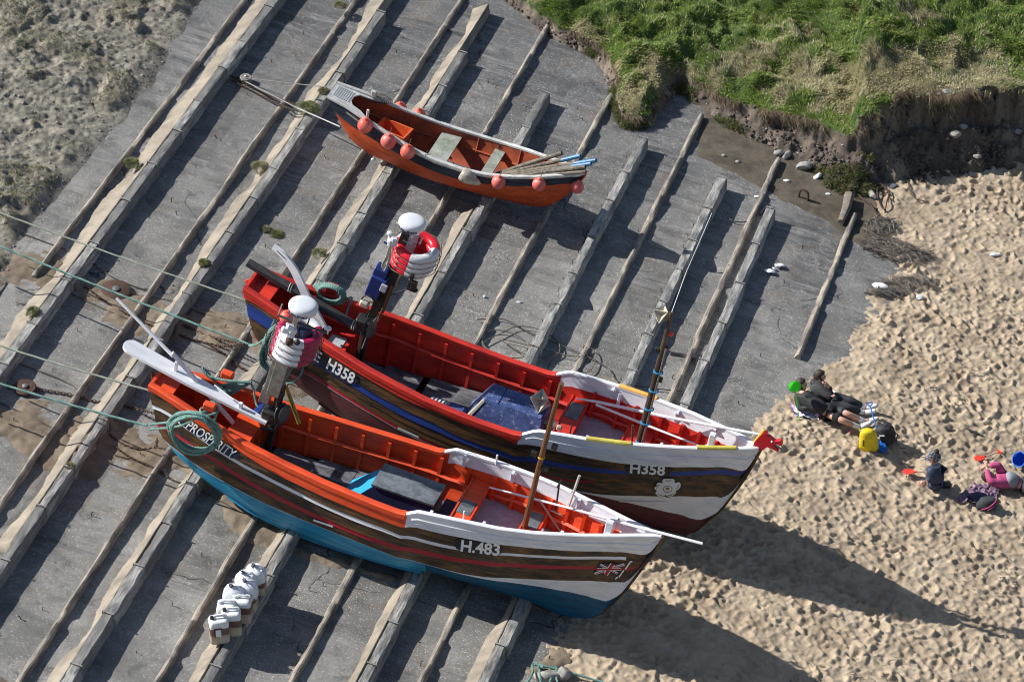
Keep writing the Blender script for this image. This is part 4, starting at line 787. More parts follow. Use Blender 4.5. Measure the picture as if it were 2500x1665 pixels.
pl = patch_px(HP, [z6(700, 690), z6(720, 680), z6(860, 706), z6(985, 725), z6(1025, 750), z6(1015, 785), z6(985, 803), z6(850, 795), z6(730, 770), z6(690, 750), z6(680, 720)], 'number_patch', 'plate', pr, .030)
word_px(HP, 'H.483', z6(722, 766), z6(1000, 800), (3, -27), 'lettering', 'text', pl, bold=.03)
pl = patch_px(HH, [z4(945, 850), z4(1100, 860), z4(1290, 872), z4(1310, 890), z4(1300, 925), z4(1280, 945), z4(1120, 938), z4(970, 925), z4(935, 900), z4(930, 870)], 'number_patch', 'plate', hb, .030)
word_px(HH, 'H358', z4(968, 908), z4(1255, 930), (2, -24), 'lettering', 'text', pl, bold=.028)
pl = patch_px(HH, [z2(600, 1065), z2(690, 1100), z2(800, 1170), z2(915, 1230), z2(930, 1255), z2(910, 1285), z2(850, 1280), z2(740, 1215), z2(620, 1130)], 'number_patch', 'navy', hb)
word_px(HH, 'E  H358', z2(610, 1105), z2(890, 1280), (10, -24), 'lettering', 'text', pl, bold=.026)
# five-petalled white rose on the bow planking
zo = zz(1420, 1120, 8.41); rose = empty('rose_emblem'); rose.parent = hb
def petal(cx, cy, pts, nm, m, off): return patch_px(HH, [zo(cx+a, cy+b) for a, b in pts], nm, m, rose, off)
for (a, b) in ((1630, 420), (1960, 400), (1520, 640), (2010, 640), (1770, 735)): patch_px(HH, [zo(a-45, b+25), zo(a, b-45), zo(a+50, b+25)], 'leaf', M['leafgreen'] if 'leafgreen' in M else M.setdefault('leafgreen', mat('dark_green_paint', (.01, .07, .035), .5, bump=0)), rose, .028)
C0 = (1765, 570); P5 = [(1690, 375), (1880, 378), (1905, 400), (1910, 460), (2000, 440), (2035, 480), (2030, 540), (1985, 600), (1930, 625), (1945, 665), (1870, 725), (1790, 745), (1720, 705), (1640, 745), (1570, 730), (1515, 670), (1550, 620), (1500, 585), (1500, 545), (1545, 530), (1540, 480), (1590, 450), (1660, 470), (1665, 400)]
patch_px(HH, [zo(*[C0[0]+(p[0]-C0[0])*1.045, C0[1]+(p[1]-C0[1])*1.06]) for p in P5], 'outline', 'plate', rose, .030)
patch_px(HH, [zo(*p) for p in P5], 'petals', 'white', rose, .034)
patch_px(HH, el(zo, 1770, 585, 92, 70), 'ring', 'plate', rose, .037); patch_px(HH, el(zo, 1770, 580, 80, 60), 'disc', 'white', rose, .040); patch_px(HH, el(zo, 1768, 572, 38, 29), 'heart', 'plate', rose, .043); patch_px(HH, el(zo, 1768, 572, 29, 22), 'heart_gold', 'gold', rose, .046)
strokes_px(HH, [[zo(1715, 418), zo(1745, 405), zo(1785, 420), zo(1830, 405), zo(1868, 418)], [zo(1540, 575), zo(1560, 520), zo(1605, 488)], [zo(1980, 480), zo(1985, 530), zo(1950, 592)], [zo(1560, 680), zo(1600, 700), zo(1660, 712)], [zo(1775, 715), zo(1840, 705), zo(1885, 680)]], 1.1, 'petal_line', 'plate', rose, .038)
# small flag on a staff on the near boat's bow
zf_ = zz(1430, 1350, 18.115); fl = empty('flag_emblem'); fl.parent = pr
FP = lambda u_, v_: zf_(*(np.array([620, 400])*(1-u_)*(1-v_)+np.array([1780, 380])*u_*(1-v_)+np.array([330, 880])*(1-u_)*v_+np.array([1420, 870])*u_*v_))
patch_px(HP, [FP(a, b) for a, b in [(0, 0), (.5, 0), (1, 0), (1, .5), (1, 1), (.5, 1), (0, 1), (0, .5)]], 'field', 'navy', fl, .026)
strokes_px(HP, [[FP(.04, .08), FP(.96, .92)], [FP(.96, .08), FP(.04, .92)]], 5.2, 'saltire', 'text', fl, .030)
strokes_px(HP, [[FP(.05, .10), FP(.95, .93)], [FP(.95, .10), FP(.05, .93)]], 1.7, 'saltire_red', 'flagred', fl, .033)
strokes_px(HP, [[FP(.02, .5), FP(.98, .5)]], 7.0, 'bar', 'text', fl, .036); strokes_px(HP, [[FP(.5, .02), FP(.5, .98)]], 11.5, 'upright', 'text', fl, .036)
strokes_px(HP, [[FP(.0, .5), FP(1, .5)]], 4.2, 'bar_red', 'flagred', fl, .040); strokes_px(HP, [[FP(.5, 0), FP(.5, 1)]], 7.4, 'upright_red', 'flagred', fl, .040)
strokes_px(HP, [[zf_(2060, 300), zf_(1980, 300), zf_(1900, 420), zf_(1750, 650)], [zf_(1690, 680), zf_(1560, 860), zf_(1470, 980)], [zf_(1420, 985), zf_(1310, 1070)]], 3.4, 'staff', 'text', fl, .032)
strokes_px(HP, [[z6(165, 262-0+0) if 0 else (460+905/2.944, 1250+48/2.944), (460+1045/2.944, 1250+95/2.944)]], 4.6, 'white_dash', 'text', pr, .03)
strokes_px(HH, [[z3(215, 563), z3(365, 632)]], 4.6, 'white_dash', 'text', hb, .03)
strokes_px(HH, [[z4(880, 1143), z4(1080, 1155), z4(1280, 1158)]], 2.2, 'boot_line', 'text', hb, .03)
# ------------------------------------------------------------------ fittings of the near boat
def fboat(fr): return (lambda q, y: py(fr, q, y)), (lambda q, z: pz(fr, q, z))
Py, Pz = fboat(PR); Hy, Hz = fboat(HB)
thwart(HP, pr, -2.34, -2.05, 1.26, 'orange', pad=(.02, .34, 'greytop')); thwart(HP, pr, -1.28, -1.0, 1.30, 'orange', pad=(.22, .4, 'greytop'))
def hullbox(H, x0, x1, z0, z1_, y0=None, y1=None):
    mb = MB(); V = []
    for x in (x0, x1):
        for z in np.linspace(z0, z1_, 5):
            w = H.width_at(x, z)+.01; V += [(x, -w if y0 is None else max(y0, -w), z), (x, w if y1 is None else min(y1, w), z)]
    F = []
    for k in range(4):
        i = 2*k; F += [[i, i+2, i+3, i+1], [10+i+1, 10+i+3, 10+i+2, 10+i], [i, 10+i, 10+i+2, i+2], [i+1, i+3, 10+i+3, 10+i+1]]
    F += [[8, 18, 19, 9]]; mb.add(V, F); return mb
hullbox(HP, -6.21, -5.79, .62, 1.22, y1=.36).build('locker', 'orange', pr)
mb = MB(); mb.prism([(-7.52, -.24), (-7.15, -.30), (-7.15, .30), (-7.52, .24)], .03, (0, 0, 1.60)); mb.build('stern_deck', 'orange', pr)
eb = empty('engine_box'); eb.parent = pr
def frus(mb, base, zb, top, zt, mi=0):
    n = len(base); V = [(x, y, zb) for x, y in base]+[(x, y, zt) for x, y in top]; mb.add(V, [[i, (i+1) % n, n+(i+1) % n, n+i] for i in range(n)]+[list(range(n, 2*n))], mi)
mb = MB(); frus(mb, [(-4.20, -.42), (-2.66, -.42), (-2.66, .40), (-4.20, .40)], .66, [(-3.64, -.30), (-2.67, -.27), (-2.67, .22), (-3.64, .22)], 1.32); mb.m[0] = 0; mb.m[3] = 1; mb.build('casing', ['navy', 'cyan'], eb)
mb = MB(); mb.prism([(-3.68, -.33), (-2.64, -.30), (-2.64, .25), (-3.68, .25)], .035, (0, 0, 1.322)); mb.build('lid', 'greytop', eb)
mb = MB(); mb.box((-2.52, .0, 1.0), (.2, .7, .03)); mb.build('side_shelf', 'navy', eb)
mb = MB(); mb.tube([Py(z3(1120, 1290), 0)-[0, 0, .35], Py(z3(1130, 1240), 0), Py(z3(1250, 750), 0), Py(z3(1385, 255), 0)], [.048, .047, .043, .034], 10); ms = mb.build('mast', 'pine', pr)
for q in ((1310, 700), (1240, 855), (1225, 770)):
    c = Py(z3(*q), .0); mb = MB(); mb.box(c+[.06 if q[0] != 1225 else -.08, 0, 0], (.09, .07, .09)); mb.build('mast_fitting', 'black', ms)
mb = MB(); c = Py(z3(1240, 786), 0); mb.tube([c+[.05*math.cos(a), .05*math.sin(a), .01*a/6] for a in np.linspace(0, 12, 40)], .008, 4); mb.build('lashing', 'brass', ms)
for q in ((1680, 1245, 1690, 1165),): pass
def pin(root, a, b, r, m, nm='thole_pin', fn=Py, y=-.7): mb = MB(); A = fn(a, y); B = fn(b, y); mb.tube([A, B], r, 6); return mb.build(nm, m, root)
pin(pr, z3(680, 1240), z3(687, 1170), .014, 'white', y=-.74); pin(pr, z3(915, 835), z3(925, 768), .017, 'white', y=.76); pin(pr, z3(1440, 1130), z3(1515, 915), .022, 'cream', y=.38)
c = Py(z3(1370, 975), .45); mb = MB(); mb.tube([Py(z3(1345, 1160), .45), c], .016, 6); mb.tube([c-[.0, .09, 0], c+[0, .09, 0]], .016, 6); mb.build('iron_crutch', 'black', pr)
c = Py(z3(1725, 1305), -.12); mb = MB(); mb.box(c+[0, 0, .02], (.12, .10, .32), bev=.012); mb.build('samson_post', 'white', pr)
mb = MB(); A = Pz(z3(1180, 1200), 1.1); B = Pz(z3(1385, 1330), 1.45); mb.tube([Pz(z3(1225, 1085), 1.45), Pz(z3(1385, 1325), 1.15)], .017, 6); mb.build('boat_hook_shaft', 'paleshaft', pr)
mb = MB(); mb.tube([Pz(z3(1290, 1155), 1.36), Pz(z3(1600, 1300), 1.36)], .014, 6); mb.build('handrail', 'cream', pr)
mb = MB(); A = Pz(z3(1360, 1190), 1.25); B = Pz(z3(1640, 1330), 1.25); d_ = B-A; mb.prism([(0, -.03), (np.linalg.norm(d_), -.03), (np.linalg.norm(d_), .03), (0, .03)], .05, A, d_/np.linalg.norm(d_), np.cross([0, 0, 1], d_/np.linalg.norm(d_))); mb.build('breast_beam', 'orange', pr)
for q, y in (((812, 568), .50), ((685, 795), -.50)):
    c = Py(z1(*q), y*1.04); mb = MB(); mb.box(c+[0, 0, -.02], (.20, .13, .13), bev=.02); mb.build('mooring_block', 'orange', pr)
mb = MB(); mb.box(Py(z1(1010, 820), .1)+[0, .25, -.12], (.10, .5, .05)); mb.build('blue_tray', 'royal', pr)
# ------------------------------------------------------------------ fittings of the middle boat
thwart(HH, hb, -2.57, -2.28, 1.30, 'red', pad=(.42, .42, 'greytop')); thwart(HH, hb, -1.5, -1.08, 1.32, 'red')
lk = hullbox(HH, -6.71, -6.29, .7, 1.30, y1=.62).build('locker', 'red', hb)
mb = MB(); mb.box((-6.50, .12, 1.306), (.27, .26, .012), bev=.003)
for a in range(9):
    for b_ in range(9): mb.box((-6.62+.03*a, -.0+.03*b_, 1.314), (.019, .010, .006), bev=.002)
mb.build('tread_pad', 'tread', lk)
mb = MB(); mb.prism([(-8.0, -.27), (-7.62, -.35), (-7.62, .35), (-8.0, .27)], .03, (0, 0, 1.93)); mb.build('stern_deck', 'red', hb)
mb = MB(); mb.box((-4.55, .02, .79), (.42, .28, .08), bev=.01)
for a in range(6): mb.tube([(-4.72+.065*a, -.12, .835), (-4.72+.065*a, .16, .835)], .013, 4)
mb.build('grating', 'tread', hb)
mb = MB(); mb.box((-4.25, -.12, .86), (.30, .34, .22), bev=.04); mb.build('battery_box', 'boxblue', hb)
eb = empty('engine_box'); eb.parent = hb
mb = MB(); frus(mb, [(-4.14, -.46), (-2.72, -.46), (-2.72, .46), (-4.14, .46)], .76, [(-3.82, -.16), (-2.82, -.14), (-2.82, .34), (-3.82, .34)], 1.36); mb.build('casing', 'boxblue', eb)
mb = MB(); frus(mb, [(-4.155, -.455), (-4.10, -.455), (-4.10, -.25), (-4.155, -.25)], .80, [(-3.84, -.175), (-3.80, -.175), (-3.80, -.08), (-3.84, -.08)], 1.355); mb.build('pale_end_panel', 'reflector', eb)
mb = MB(); mb.box((-3.32, .10, 1.364), (.98, .47, .02), bev=.004); mb.build('lid', 'boxblue', eb)
mb = MB(); mb.box((-3.58, .1, 1.378), (.012, .48, .01), bev=.002); mb.build('lid_seam', 'navy', eb)
mb = MB(); mb.tube([(-2.78, -.12, 1.30), (-2.66, -.12, 1.30)], .035, 10); mb.tube([(-2.70, -.17, 1.30), (-2.70, -.17, 1.42)], .018, 8); mb.build('exhaust_pipe', 'black', eb)
B0 = Hy(z4(1040, 670), 0); T0 = Hy((1640, 762), 0); dm = (T0-B0)/np.linalg.norm(T0-B0)
mb = MB(); mb.tube([B0-dm*.4, B0, B0+dm*1.4, T0], [.052, .05, .045, .036], 10); ms = mb.build('mast', 'poledark', hb)
mb = MB(); mb.tube([B0+[.06, -.03, .0], B0+dm*2.0+[.06, -.03, 0]], [.022, .016], 7); mb.build('lashed_spar', 'driftwood', ms)
for f_ in (.02, .42, .72, 1.1, 1.48):
    c = B0+dm*f_+[.03, -.01, 0]; mb = MB(); mb.tube([c+[.075*math.cos(a), .062*math.sin(a), .012*a/6] for a in np.linspace(0, 13, 40)], .009, 4); mb.build('lashing', 'bluecord', ms)
for f_, s_, m_, dx in ((1.35, .07, 'black', .09), (2.28, .06, 'redtoy', .08), (1.9, .07, 'black', -.07), (2.0, .05, 'black', .07), (2.45, .04, 'cream', .0)):
    mb = MB(); mb.box(B0+dm*f_+[dx, 0, 0], (s_, s_, s_*1.2), bev=.01); mb.build('mast_fitting', m_, ms)
mb = MB(); mb.tube([T0, Hy(z4(1100, 10), 0)*0+T0+[.02, .35, .55]], .006, 5); mb.tube([T0+[.02, .35, .55], T0+[.06, 1.25, 1.35-.2]], .004, 4); mb.build('stay_line', 'text', ms)
def octa(nm, root, c, r, R3):
    """plates of a folded radar reflector"""
    mb = MB(); R3 = np.array(R3)
    for a, b in (((1, 0, 0), (0, 1, 0)), ((0, 1, 0), (0, 0, 1)), ((1, 0, 0), (0, 0, 1))):
        a, b = R3@np.array(a), R3@np.array(b); n = np.cross(a, b)*.004; P = [a*r, b*r, -a*r, -b*r]; mb.add([p+n for p in P]+[p-n for p in P], [[0, 1, 2, 3], [7, 6, 5, 4], [0, 4, 5, 1], [1, 5, 6, 2], [2, 6, 7, 3], [3, 7, 4, 0]])
    return mb.build(nm, 'reflector', root)
Re = np.array(Euler((.55, .5, .35)).to_matrix())
rr = octa('radar_reflector', ms, (0, 0, 0), .17, Re); rr.location = Hy((1616, 768), .05)
mb = MB(); mb.box(Hy(z4(480, 580), -.68), (.025, .025, .24)); mb.build('thole_pin', 'rust', hb)
mb = MB(); mb.box(Hy(z4(390, 545), -.3)-[0, 0, .02], (.09, .07, .10), bev=.02); mb.build('navigation_lamp', 'fender', hb)
mb = MB(); mb.tube([Hy(z4(990, 640), -.45)-[0, 0, .05], Hy(z4(990, 530), -.45)], .018, 6); mb.build('iron_pin', 'rust', hb)
mb = MB(); c = Hy(z4(1637, 670), -.16); mb.box(c+[0, 0, .0], (.10, .10, .36), bev=.012); mb.build('samson_post', 'white', hb)
mb = MB(); c = Hy(z4(878, 320), .62); mb.box(c, (.05, .03, .24), bev=.008); mb.build('white_cleat', 'white', hb)
for q, y in (((575, 610), .56), ((742, 592), .58)):
    c = Hy(z2(*q), y*1.02); mb = MB(); mb.box(c+[0, 0, -.02], (.22, .13, .14), bev=.02); mb.build('mooring_block', 'red', hb)
# yellow hose guards clipped over the cap
for (a, b_, sd, m_) in ((-1.92, -1.22, -1, 'yellow'), (-.22, .36, -1, 'yellow'), (-1.85, -1.18, 1, 'yelloworange')):
    xs_ = np.linspace(a, b_, 8); mb = MB(); mb.tube([(x, sd*(HH.g('w', x)-.015), HH.g('zg', x)+.015) for x in xs_], .042, 9); mb.build('hose_guard', m_, hb)
# carved dragon head at the stem
zq = z4; dr = [(1970, 715), (2000, 655), (2040, 610), (2080, 580), (2098, 592), (2100, 615), (2120, 620), (2160, 655), (2210, 650), (2222, 670), (2220, 695), (2165, 672), (2150, 690), (2195, 730), (2185, 740), (2140, 715), (2100, 700), (2060, 725), (2030, 725)]
V = [Hy(zq(*q), 0) for q in dr]; mb = MB(); mb.prism([(v[0], v[2]) for v in V], .075, (0, .0375, 0), (1, 0, 0), (0, 0, 1)); dh = mb.build('dragon_head', 'redtoy' if 0 else 'ringred', hb)
mb = MB()
for k in range(7):
    t = k/6; q = np.array([2000, 672])*(1-t)+np.array([2072, 585])*t+np.array([-5, -5]); c = Hy(zq(*q), 0); mb.ball(c, .028, 8)
mb.build('mane', 'brass', dh)
mb = MB(); mb.tube([Hy(zq(2150, 682), 0), Hy(zq(2215, 728), 0)], .012, 6); mb.build('tongue', 'green' if 0 else 'ropedark', dh)
mb = MB(); c = Hy(zq(2140, 655), 0); mb.ball(c+[0, -.04, 0], .018, 8); mb.build('eye', 'text', dh)
# ================================================================== THE SMALL ORANGE BOAT
rbx = [-4.10, -3.96, -3.64, -3.29, -2.53, -2.13, -1.75, -1.26, -.79, -.35, .08, .5, .72, .88]
RBT = {'w': (rbx, [.25, .265, .31, .37, .49, .55, .585, .60, .575, .49, .36, .20, .105, .012]),
       'zg': (rbx, [1.10, 1.08, 1.04, .96, .80, .74, .71, .705, .735, .80, .875, .97, 1.02, 1.06]),
       'zk': ([-4.1, -3.8, -3.5, -3.1, -2.5, -.3, .1, .3, .5, .65, .8, .88], [.62, .36, .16, .02, -.02, -.02, .02, .10, .30, .52, .80, 1.0]),
       'c1': ([-4.1, -2, 0, .88], [1.0, 1.05, .9, .6]), 'e1': ([-4.1, .88], [.45, .5]), 'c2': ([-4.1, -2, -.6, .88], [.7, .86, .6, .2]), 'e2': ([-4.1, -2, 0, .88], [.08, .05, .08, .3])}
M['slate'] = mat('faded_slate_blue_paint', (.028, .045, .075), .6, (.012, .014, .02), 5, .4, .6, stretch=WX, chip=(.16, .17, .18), chipamt=.06, chipscale=15, val=.2)
M['hullorange'] = mat('weathered_orange_paint', (.62, .095, .020), .55, (.44, .058, .016), 3, stretch=(.5, 2, 2), chip=(.22, .10, .06), chipamt=.05, chipscale=18, val=.2)
M['innerorange'] = mat('old_orange_interior_paint', (.42, .078, .024), .65, (.24, .05, .024), 4, chip=(.15, .11, .09), chipamt=.07, chipscale=14, val=.2)
rb = empty('rowing_boat', M4=fmat(RB)); props(rb, 'small weathered orange open boat with white rails, highest on the slipway', 'boat')
X = np.linspace(-4.06, .875, 46); HR = Hull(RB, X, RBT, (.35, .8), .03)
Ry = lambda q, y: py(RB, q, y); Rz = lambda q, z: pz(RB, q, z)
tA = HR.tline([z5(165, 262), z5(290, 345), z5(420, 430), z5(700, 625), z5(850, 715), z5(1000, 785), z5(1200, 850), z5(1400, 892), z5(1600, 905), z5(1800, 905), z5(2000, 893), z5(2180, 868)])
tB = HR.tline([z5(185, 365), z5(260, 430), z5(350, 500), z5(500, 590), z5(720, 720), z5(950, 835), z5(1150, 905), z5(1400, 945), z5(1600, 963), z5(1850, 962), z5(2060, 935)])
planking(HR, [(tA*0, np.maximum(tA, .02), 'cream', .01), (tA, (tA+tB)/2, 'slate', .0), ((tA+tB)/2, tB, 'slate', .0)]+[(tB+(1-tB)*a/5, tB+(1-tB)*(a+1)/5, 'hullorange', 0) for a in range(5)], ['cream', 'slate', 'hullorange'], 'hull', rb, .008)

mb = MB()
for sd in (-1, 1): mb.grid([[HR.pt(x, t, -.03*min(1, HR.g('w', x)*12), sd) for t in np.linspace(0, .96, 12)] for x in X], flip=sd < 0)
for sd in (-1, 1): mb.grid([[HR.pt(x, 0, .012, sd), HR.pt(x, 0, -.03, sd)] for x in X], flip=sd > 0)
mb.build('lining', 'innerorange', rb, .5)
fy = lambda x: (max(HR.g('w', x)-.012, .01), HR.g('zg', x)); sweep_on(HR, np.linspace(-4.05, .86, 50), fy, closed([(-.032, -.025), (-.032, .012), (-.02, .022), (.03, .022), (.042, .008), (.042, -.03)]), 'rail', 'cream', rb)
tt = np.linspace(0, 1, 12); A = HR.pt(X[0], tt, 0, -1); B = HR.pt(X[0], tt, 0, 1); mb = MB(); mb.grid([A, B]); mb.grid([A+[.03, 0, 0], B+[.03, 0, 0]], flip=True); mb.build('transom', 'cream', rb)
mb = MB(); mb.tube([(x+.01, 0, HR.g('zk', x)) for x in np.linspace(-.2, .87, 14)]+[(.90, 0, 1.08)], .02, 6); mb.build('stem', 'hullorange', rb)
mb = MB(); mb.tube([(x, 0, HR.g('zk', x)-.02) for x in np.linspace(-3.6, -.1, 14)], .03, 6); mb.build('keel', 'hullorange', rb)
# white aft deck with a studded panel and a rounded cut-out
o_ = [(-4.05, -.25), (-3.25, -.37), (-3.28, -.30), (-3.40, -.22), (-3.58, -.18), (-3.64, -.08), (-3.64, .08), (-3.58, .19), (-3.40, .24), (-3.20, .33), (-3.20, .38), (-4.05, .25)]
dz = lambda x: HR.g('zg', x)+.002
mb = MB(); V = [(x, y, dz(x)) for x, y in o_]; Vb = [(x, y, dz(x)-.025) for x, y in o_]; n = len(o_); fans = [[0, 1, 2, 3], [0, 3, 4, 5], [0, 5, 6, 11], [11, 6, 7, 8], [11, 8, 9, 10]]
mb.add(V+Vb, [f[::1] for f in fans]+[[n+i for i in f][::-1] for f in fans]+[[i, n+i, n+(i+1) % n, (i+1) % n] for i in range(n)]); dk = mb.build('aft_deck', 'cream', rb, .5)
mb = MB(); zt = lambda x: HR.g('zg', x)+.012
for a in range(8):
    for b_ in range(7): x = -3.98+.042*a; mb.box((x, -.15+.05*b_, zt(x)), (.017, .032, .010), bev=.003)
mb.build('studs', 'tread', dk)
zf = .12; mb = MB()
for x0 in np.arange(-3.3, .1, .42):
    w = min(HR.width_at(x0, zf), HR.width_at(x0+.4, zf)); mb.box((x0+.2, -w/2, zf), (.40, w-.01, .02)); mb.box((x0+.2, w/2, zf), (.40, w-.01, .02))
mb.build('floorboards', 'floor', rb)
for x0, x1, nm in ((-2.0, -1.62, 'aft'), (-.96, -.76, 'fore')):
    w0, w1 = HR.width_at(x0, .56), HR.width_at(x1, .56); mb = MB(); mb.prism([(x0, -w0), (x1, -w1), (x1, w1), (x0, w0)], .035, (0, 0, .54)); mb.build('thwart', 'plankpale', rb)
for sd in (-1, 1): mb = MB(); mb.tube([HR.pt(x, .30, -.04, sd) for x in np.linspace(-3.4, .5, 26)], .018, 4); mb.build('riser', 'innerorange', rb)
for x in (-2.6, -1.3, -.45, 0.05):
    for sd in (-1, 1): mb = MB(); mb.tube([HR.pt(x, t, -.04, sd) for t in np.linspace(.03, .75, 8)], .016, 4); mb.build('frame', 'innerorange', rb)
for q, y in ((985, 425), .56), ((925, 700), -.53), ((1500, 650), .54): c = Ry(z5(*q), y); mb = MB(); mb.tube([c-[0, 0, .09], c+[0, 0, .05]], .012, 6); mb.build('rowlock_pin', 'rust', rb)
mb = MB(); mb.box(Ry(z5(450, 390), -.36)+[0, 0, .0], (.05, .04, .20), bev=.01); mb.build('white_cleat', 'cream', rb)
mb = MB(); c = Ry(z5(500, 230), .30); mb.box(c, (.10, .05, .14), bev=.012); mb.build('white_cleat', 'cream', rb)
mb = MB(); mb.tube([(-2.95, -.42, .62), (-2.95, -.28, .60), (-3.0, .0, .55)], .02, 6); mb.build('stern_beam', 'innerorange', rb)
V, F = textmesh('Caaaaaa', 1., .0)
for k in range(17):
    a = k/16; q = np.array(z5(290, 385))*(1-a)+np.array(z5(380, 432))*a; mb = MB()
strokes_px(HR, [[np.array(z5(285+i*5.6, 368+i*4.0)), np.array(z5(285+i*5.6, 368+i*4.0))+[.2, 5.]] for i in range(19)], 1.0, 'faded_lettering', 'fender', rb, .012)

# ================================================================== THINGS ABOARD
def thing(name, fr, l, label, cat, group=None):
    o = empty(name, M4=fmat(fr)@Matrix.Translation(Vector([float(v) for v in l]))); props(o, label, cat, group); return o
def solo(mb, name, m, fr, label, cat, group=None, kind=None, sharp=.6):
    o = mb.build(name, m, None, sharp, M4=fmat(fr) if fr is not None else None)
    return props(o, label, cat, group, kind)
def place(mb, name, m, fr, label, cat, group=None, sharp=.6):     # mesh given in a boat's own frame, standing free
    me_ = mb.build(name, m, None, sharp); me_.matrix_world = fmat(fr); return props(me_, label, cat, group)
# round buoys hung along the orange boat
bu = [((430, 480), -.46, .19, 'largest and reddest round buoy, first from the stern on the near side', 'buoyred'), ((615, 607), -.60, .19, 'pale pink round buoy, second from the stern on the near side', 'buoy'), ((770, 690), -.66, .185, 'dented red and pink buoy, third from the stern on the near side', 'buoyred'),
      ((1495, 933), -.62, .17, 'round pink buoy just forward of the cream fender', 'buoy'), ((1818, 950), -.42, .165, 'pink buoy hanging under the poles near the bow', 'buoy'), ((2125, 970), -.10, .165, 'pink buoy dangling right at the bow on a dark strap', 'buoy'),
      ((710, 345), .60, .17, 'red buoy peeping over the far rail near the stern', 'buoyred'), ((860, 395), .66, .165, 'red buoy half hidden behind the far rail, further forward', 'buoyred')]
for (q, y, r, lb, m_) in bu:
    c = Ry(z5(*q), y); t = thing('buoy', RB, c, lb, 'buoy', 'round buoys hung round the orange boat'); r *= .74
    mb = MB(); mb.ball((0, 0, 0), r*1.02, 18, (.2*random.random(), -.3, 1), sq=1.04); mb.build('float', m_, t, 1.2)
    mb = MB(); mb.lathe((0, -.02, r*.9), [(.03, 0), (.034, .03), (.022, .05)], 8); mb.build('eyelet', m_, t)
    mb = MB(); sy = -1 if y < 0 else 1; mb.tube([(0, -.02, r*.95), (0, -sy*.06, r+.06), (0, -sy*.10, r+.10)], .007, 4); mb.build('lanyard', 'plankdark', t)
c = Ry(z5(1255, 895), -.70); t = thing('fender', RB, c, 'cream teardrop fender with a hollow end, hanging amidships', 'fender'); mb = MB()
prof = [(.02, -.26), (.045, -.22), (.10, -.10), (.135, .02), (.14, .09), (.125, .145), (.10, .165), (.085, .150), (.07, .11), (.03, .10)]
mb.lathe((0, 0, 0), [(a*.95, b*.95) for a, b in prof], 20, (-.92, -.05, .28)); mb.build('bag', 'fender', t, 1.)
# orange fish crate
c = Rz(z5(650, 520), .45); cr = thing('fish_crate', RB, (-2.80, .05, .24), 'empty orange fish crate standing in the stern of the small orange boat', 'crate'); mb = MB()
ow, ol, oh = .58, .36, .42
def rect(x, y, z): return [(-x, -y, z), (x, -y, z), (x, y, z), (-x, y, z)]
R_ = [rect(ow/2*.86, ol/2*.84, 0), rect(ow/2, ol/2, oh-.05), rect(ow/2+.02, ol/2+.02, oh-.05), rect(ow/2+.02, ol/2+.02, oh), rect(ow/2-.015, ol/2-.015, oh), rect(ow/2*.82, ol/2*.80, .02)]
V = sum(R_, []); F = [[k*4+i, k*4+(i+1) % 4, (k+1)*4+(i+1) % 4, (k+1)*4+i] for k in range(5) for i in range(4)]+[[3, 2, 1, 0], [20, 21, 22, 23]]
mb.add(V, F); mb.build('tub', 'crate', cr, .4); cr.rotation_euler.rotate_axis('Z', -.12)
# bundle of pipes and poles over the bow
pts = [((1520, 860), (2000, 700), .085, 'pipebrown', 'pipe', 'mud-stained pipe, uppermost of the bundle over the orange bow'), ((1540, 868), (2150, 722), .075, 'pipeblue', 'pipe', 'blue-tipped pipe, second from the top of the bundle'), ((1560, 872), (2275, 758), .08, 'pipeblue', 'pipe', 'longest blue pipe, reaching furthest past the bow'),
       ((1600, 878), (2235, 785), .07, 'pipeblue', 'pipe', 'blue pipe tucked just under the longest one'), ((1700, 880), (2190, 812), .085, 'pipebrown', 'pipe', 'brown weathered pole, lowest but one of the bundle'), ((1780, 885), (2190, 850), .06, 'driftwood', 'pole', 'grey wooden pole lying along the near bow rail')]
for i, (a, b_, r, m_, nm, lb) in enumerate(pts):
    yy = [.10, .03, -.04, -.09, -.14, -.19][i]; blue = m_ == 'pipeblue'; m_ = 'pipebrown' if blue else m_; A = Ry(z5(*a), yy-.08+.02*i); B = Ry(z5(*b_), yy); A = A+(A-B)*.25; mb = MB(); mb.tube([A, A*.5+B*.5+[0, 0, .012], B], r*.5, 10)
    if blue: L3 = np.linalg.norm(B-A); e = (B-A)/L3; mb.tube([B-e*(.22+.16*i), B-e*.001], r*.5+.0035, 10, mi=2)
    if nm == 'pipe': e = (B-A)/np.linalg.norm(B-A); mb.tube([B-e*.004, B+e*.002], r*.42, 10, mi=1); tip_ = (B-A)/np.linalg.norm(B-A)
    place(mb, nm, [m_, 'black', 'pipeblue'], RB, lb, nm, 'pipes and poles over the orange bow')
# cable coil on the stern quarter of the orange boat
mb = MB(); c = Ry(z5(510, 255), .34)
for k in range(6): mb.tube([c+[.17*math.cos(a)*(1+.06*k)+.02*k, .02*k-.04, .07*math.sin(a)*(1+.08*k)-.03] for a in np.linspace(0, 2*math.pi, 26, endpoint=False)], .008, 4, closed=True)
place(mb, 'cable_coil', 'pipebrown', RB, 'brown cable coiled round the white cleat of the orange boat', 'cable')
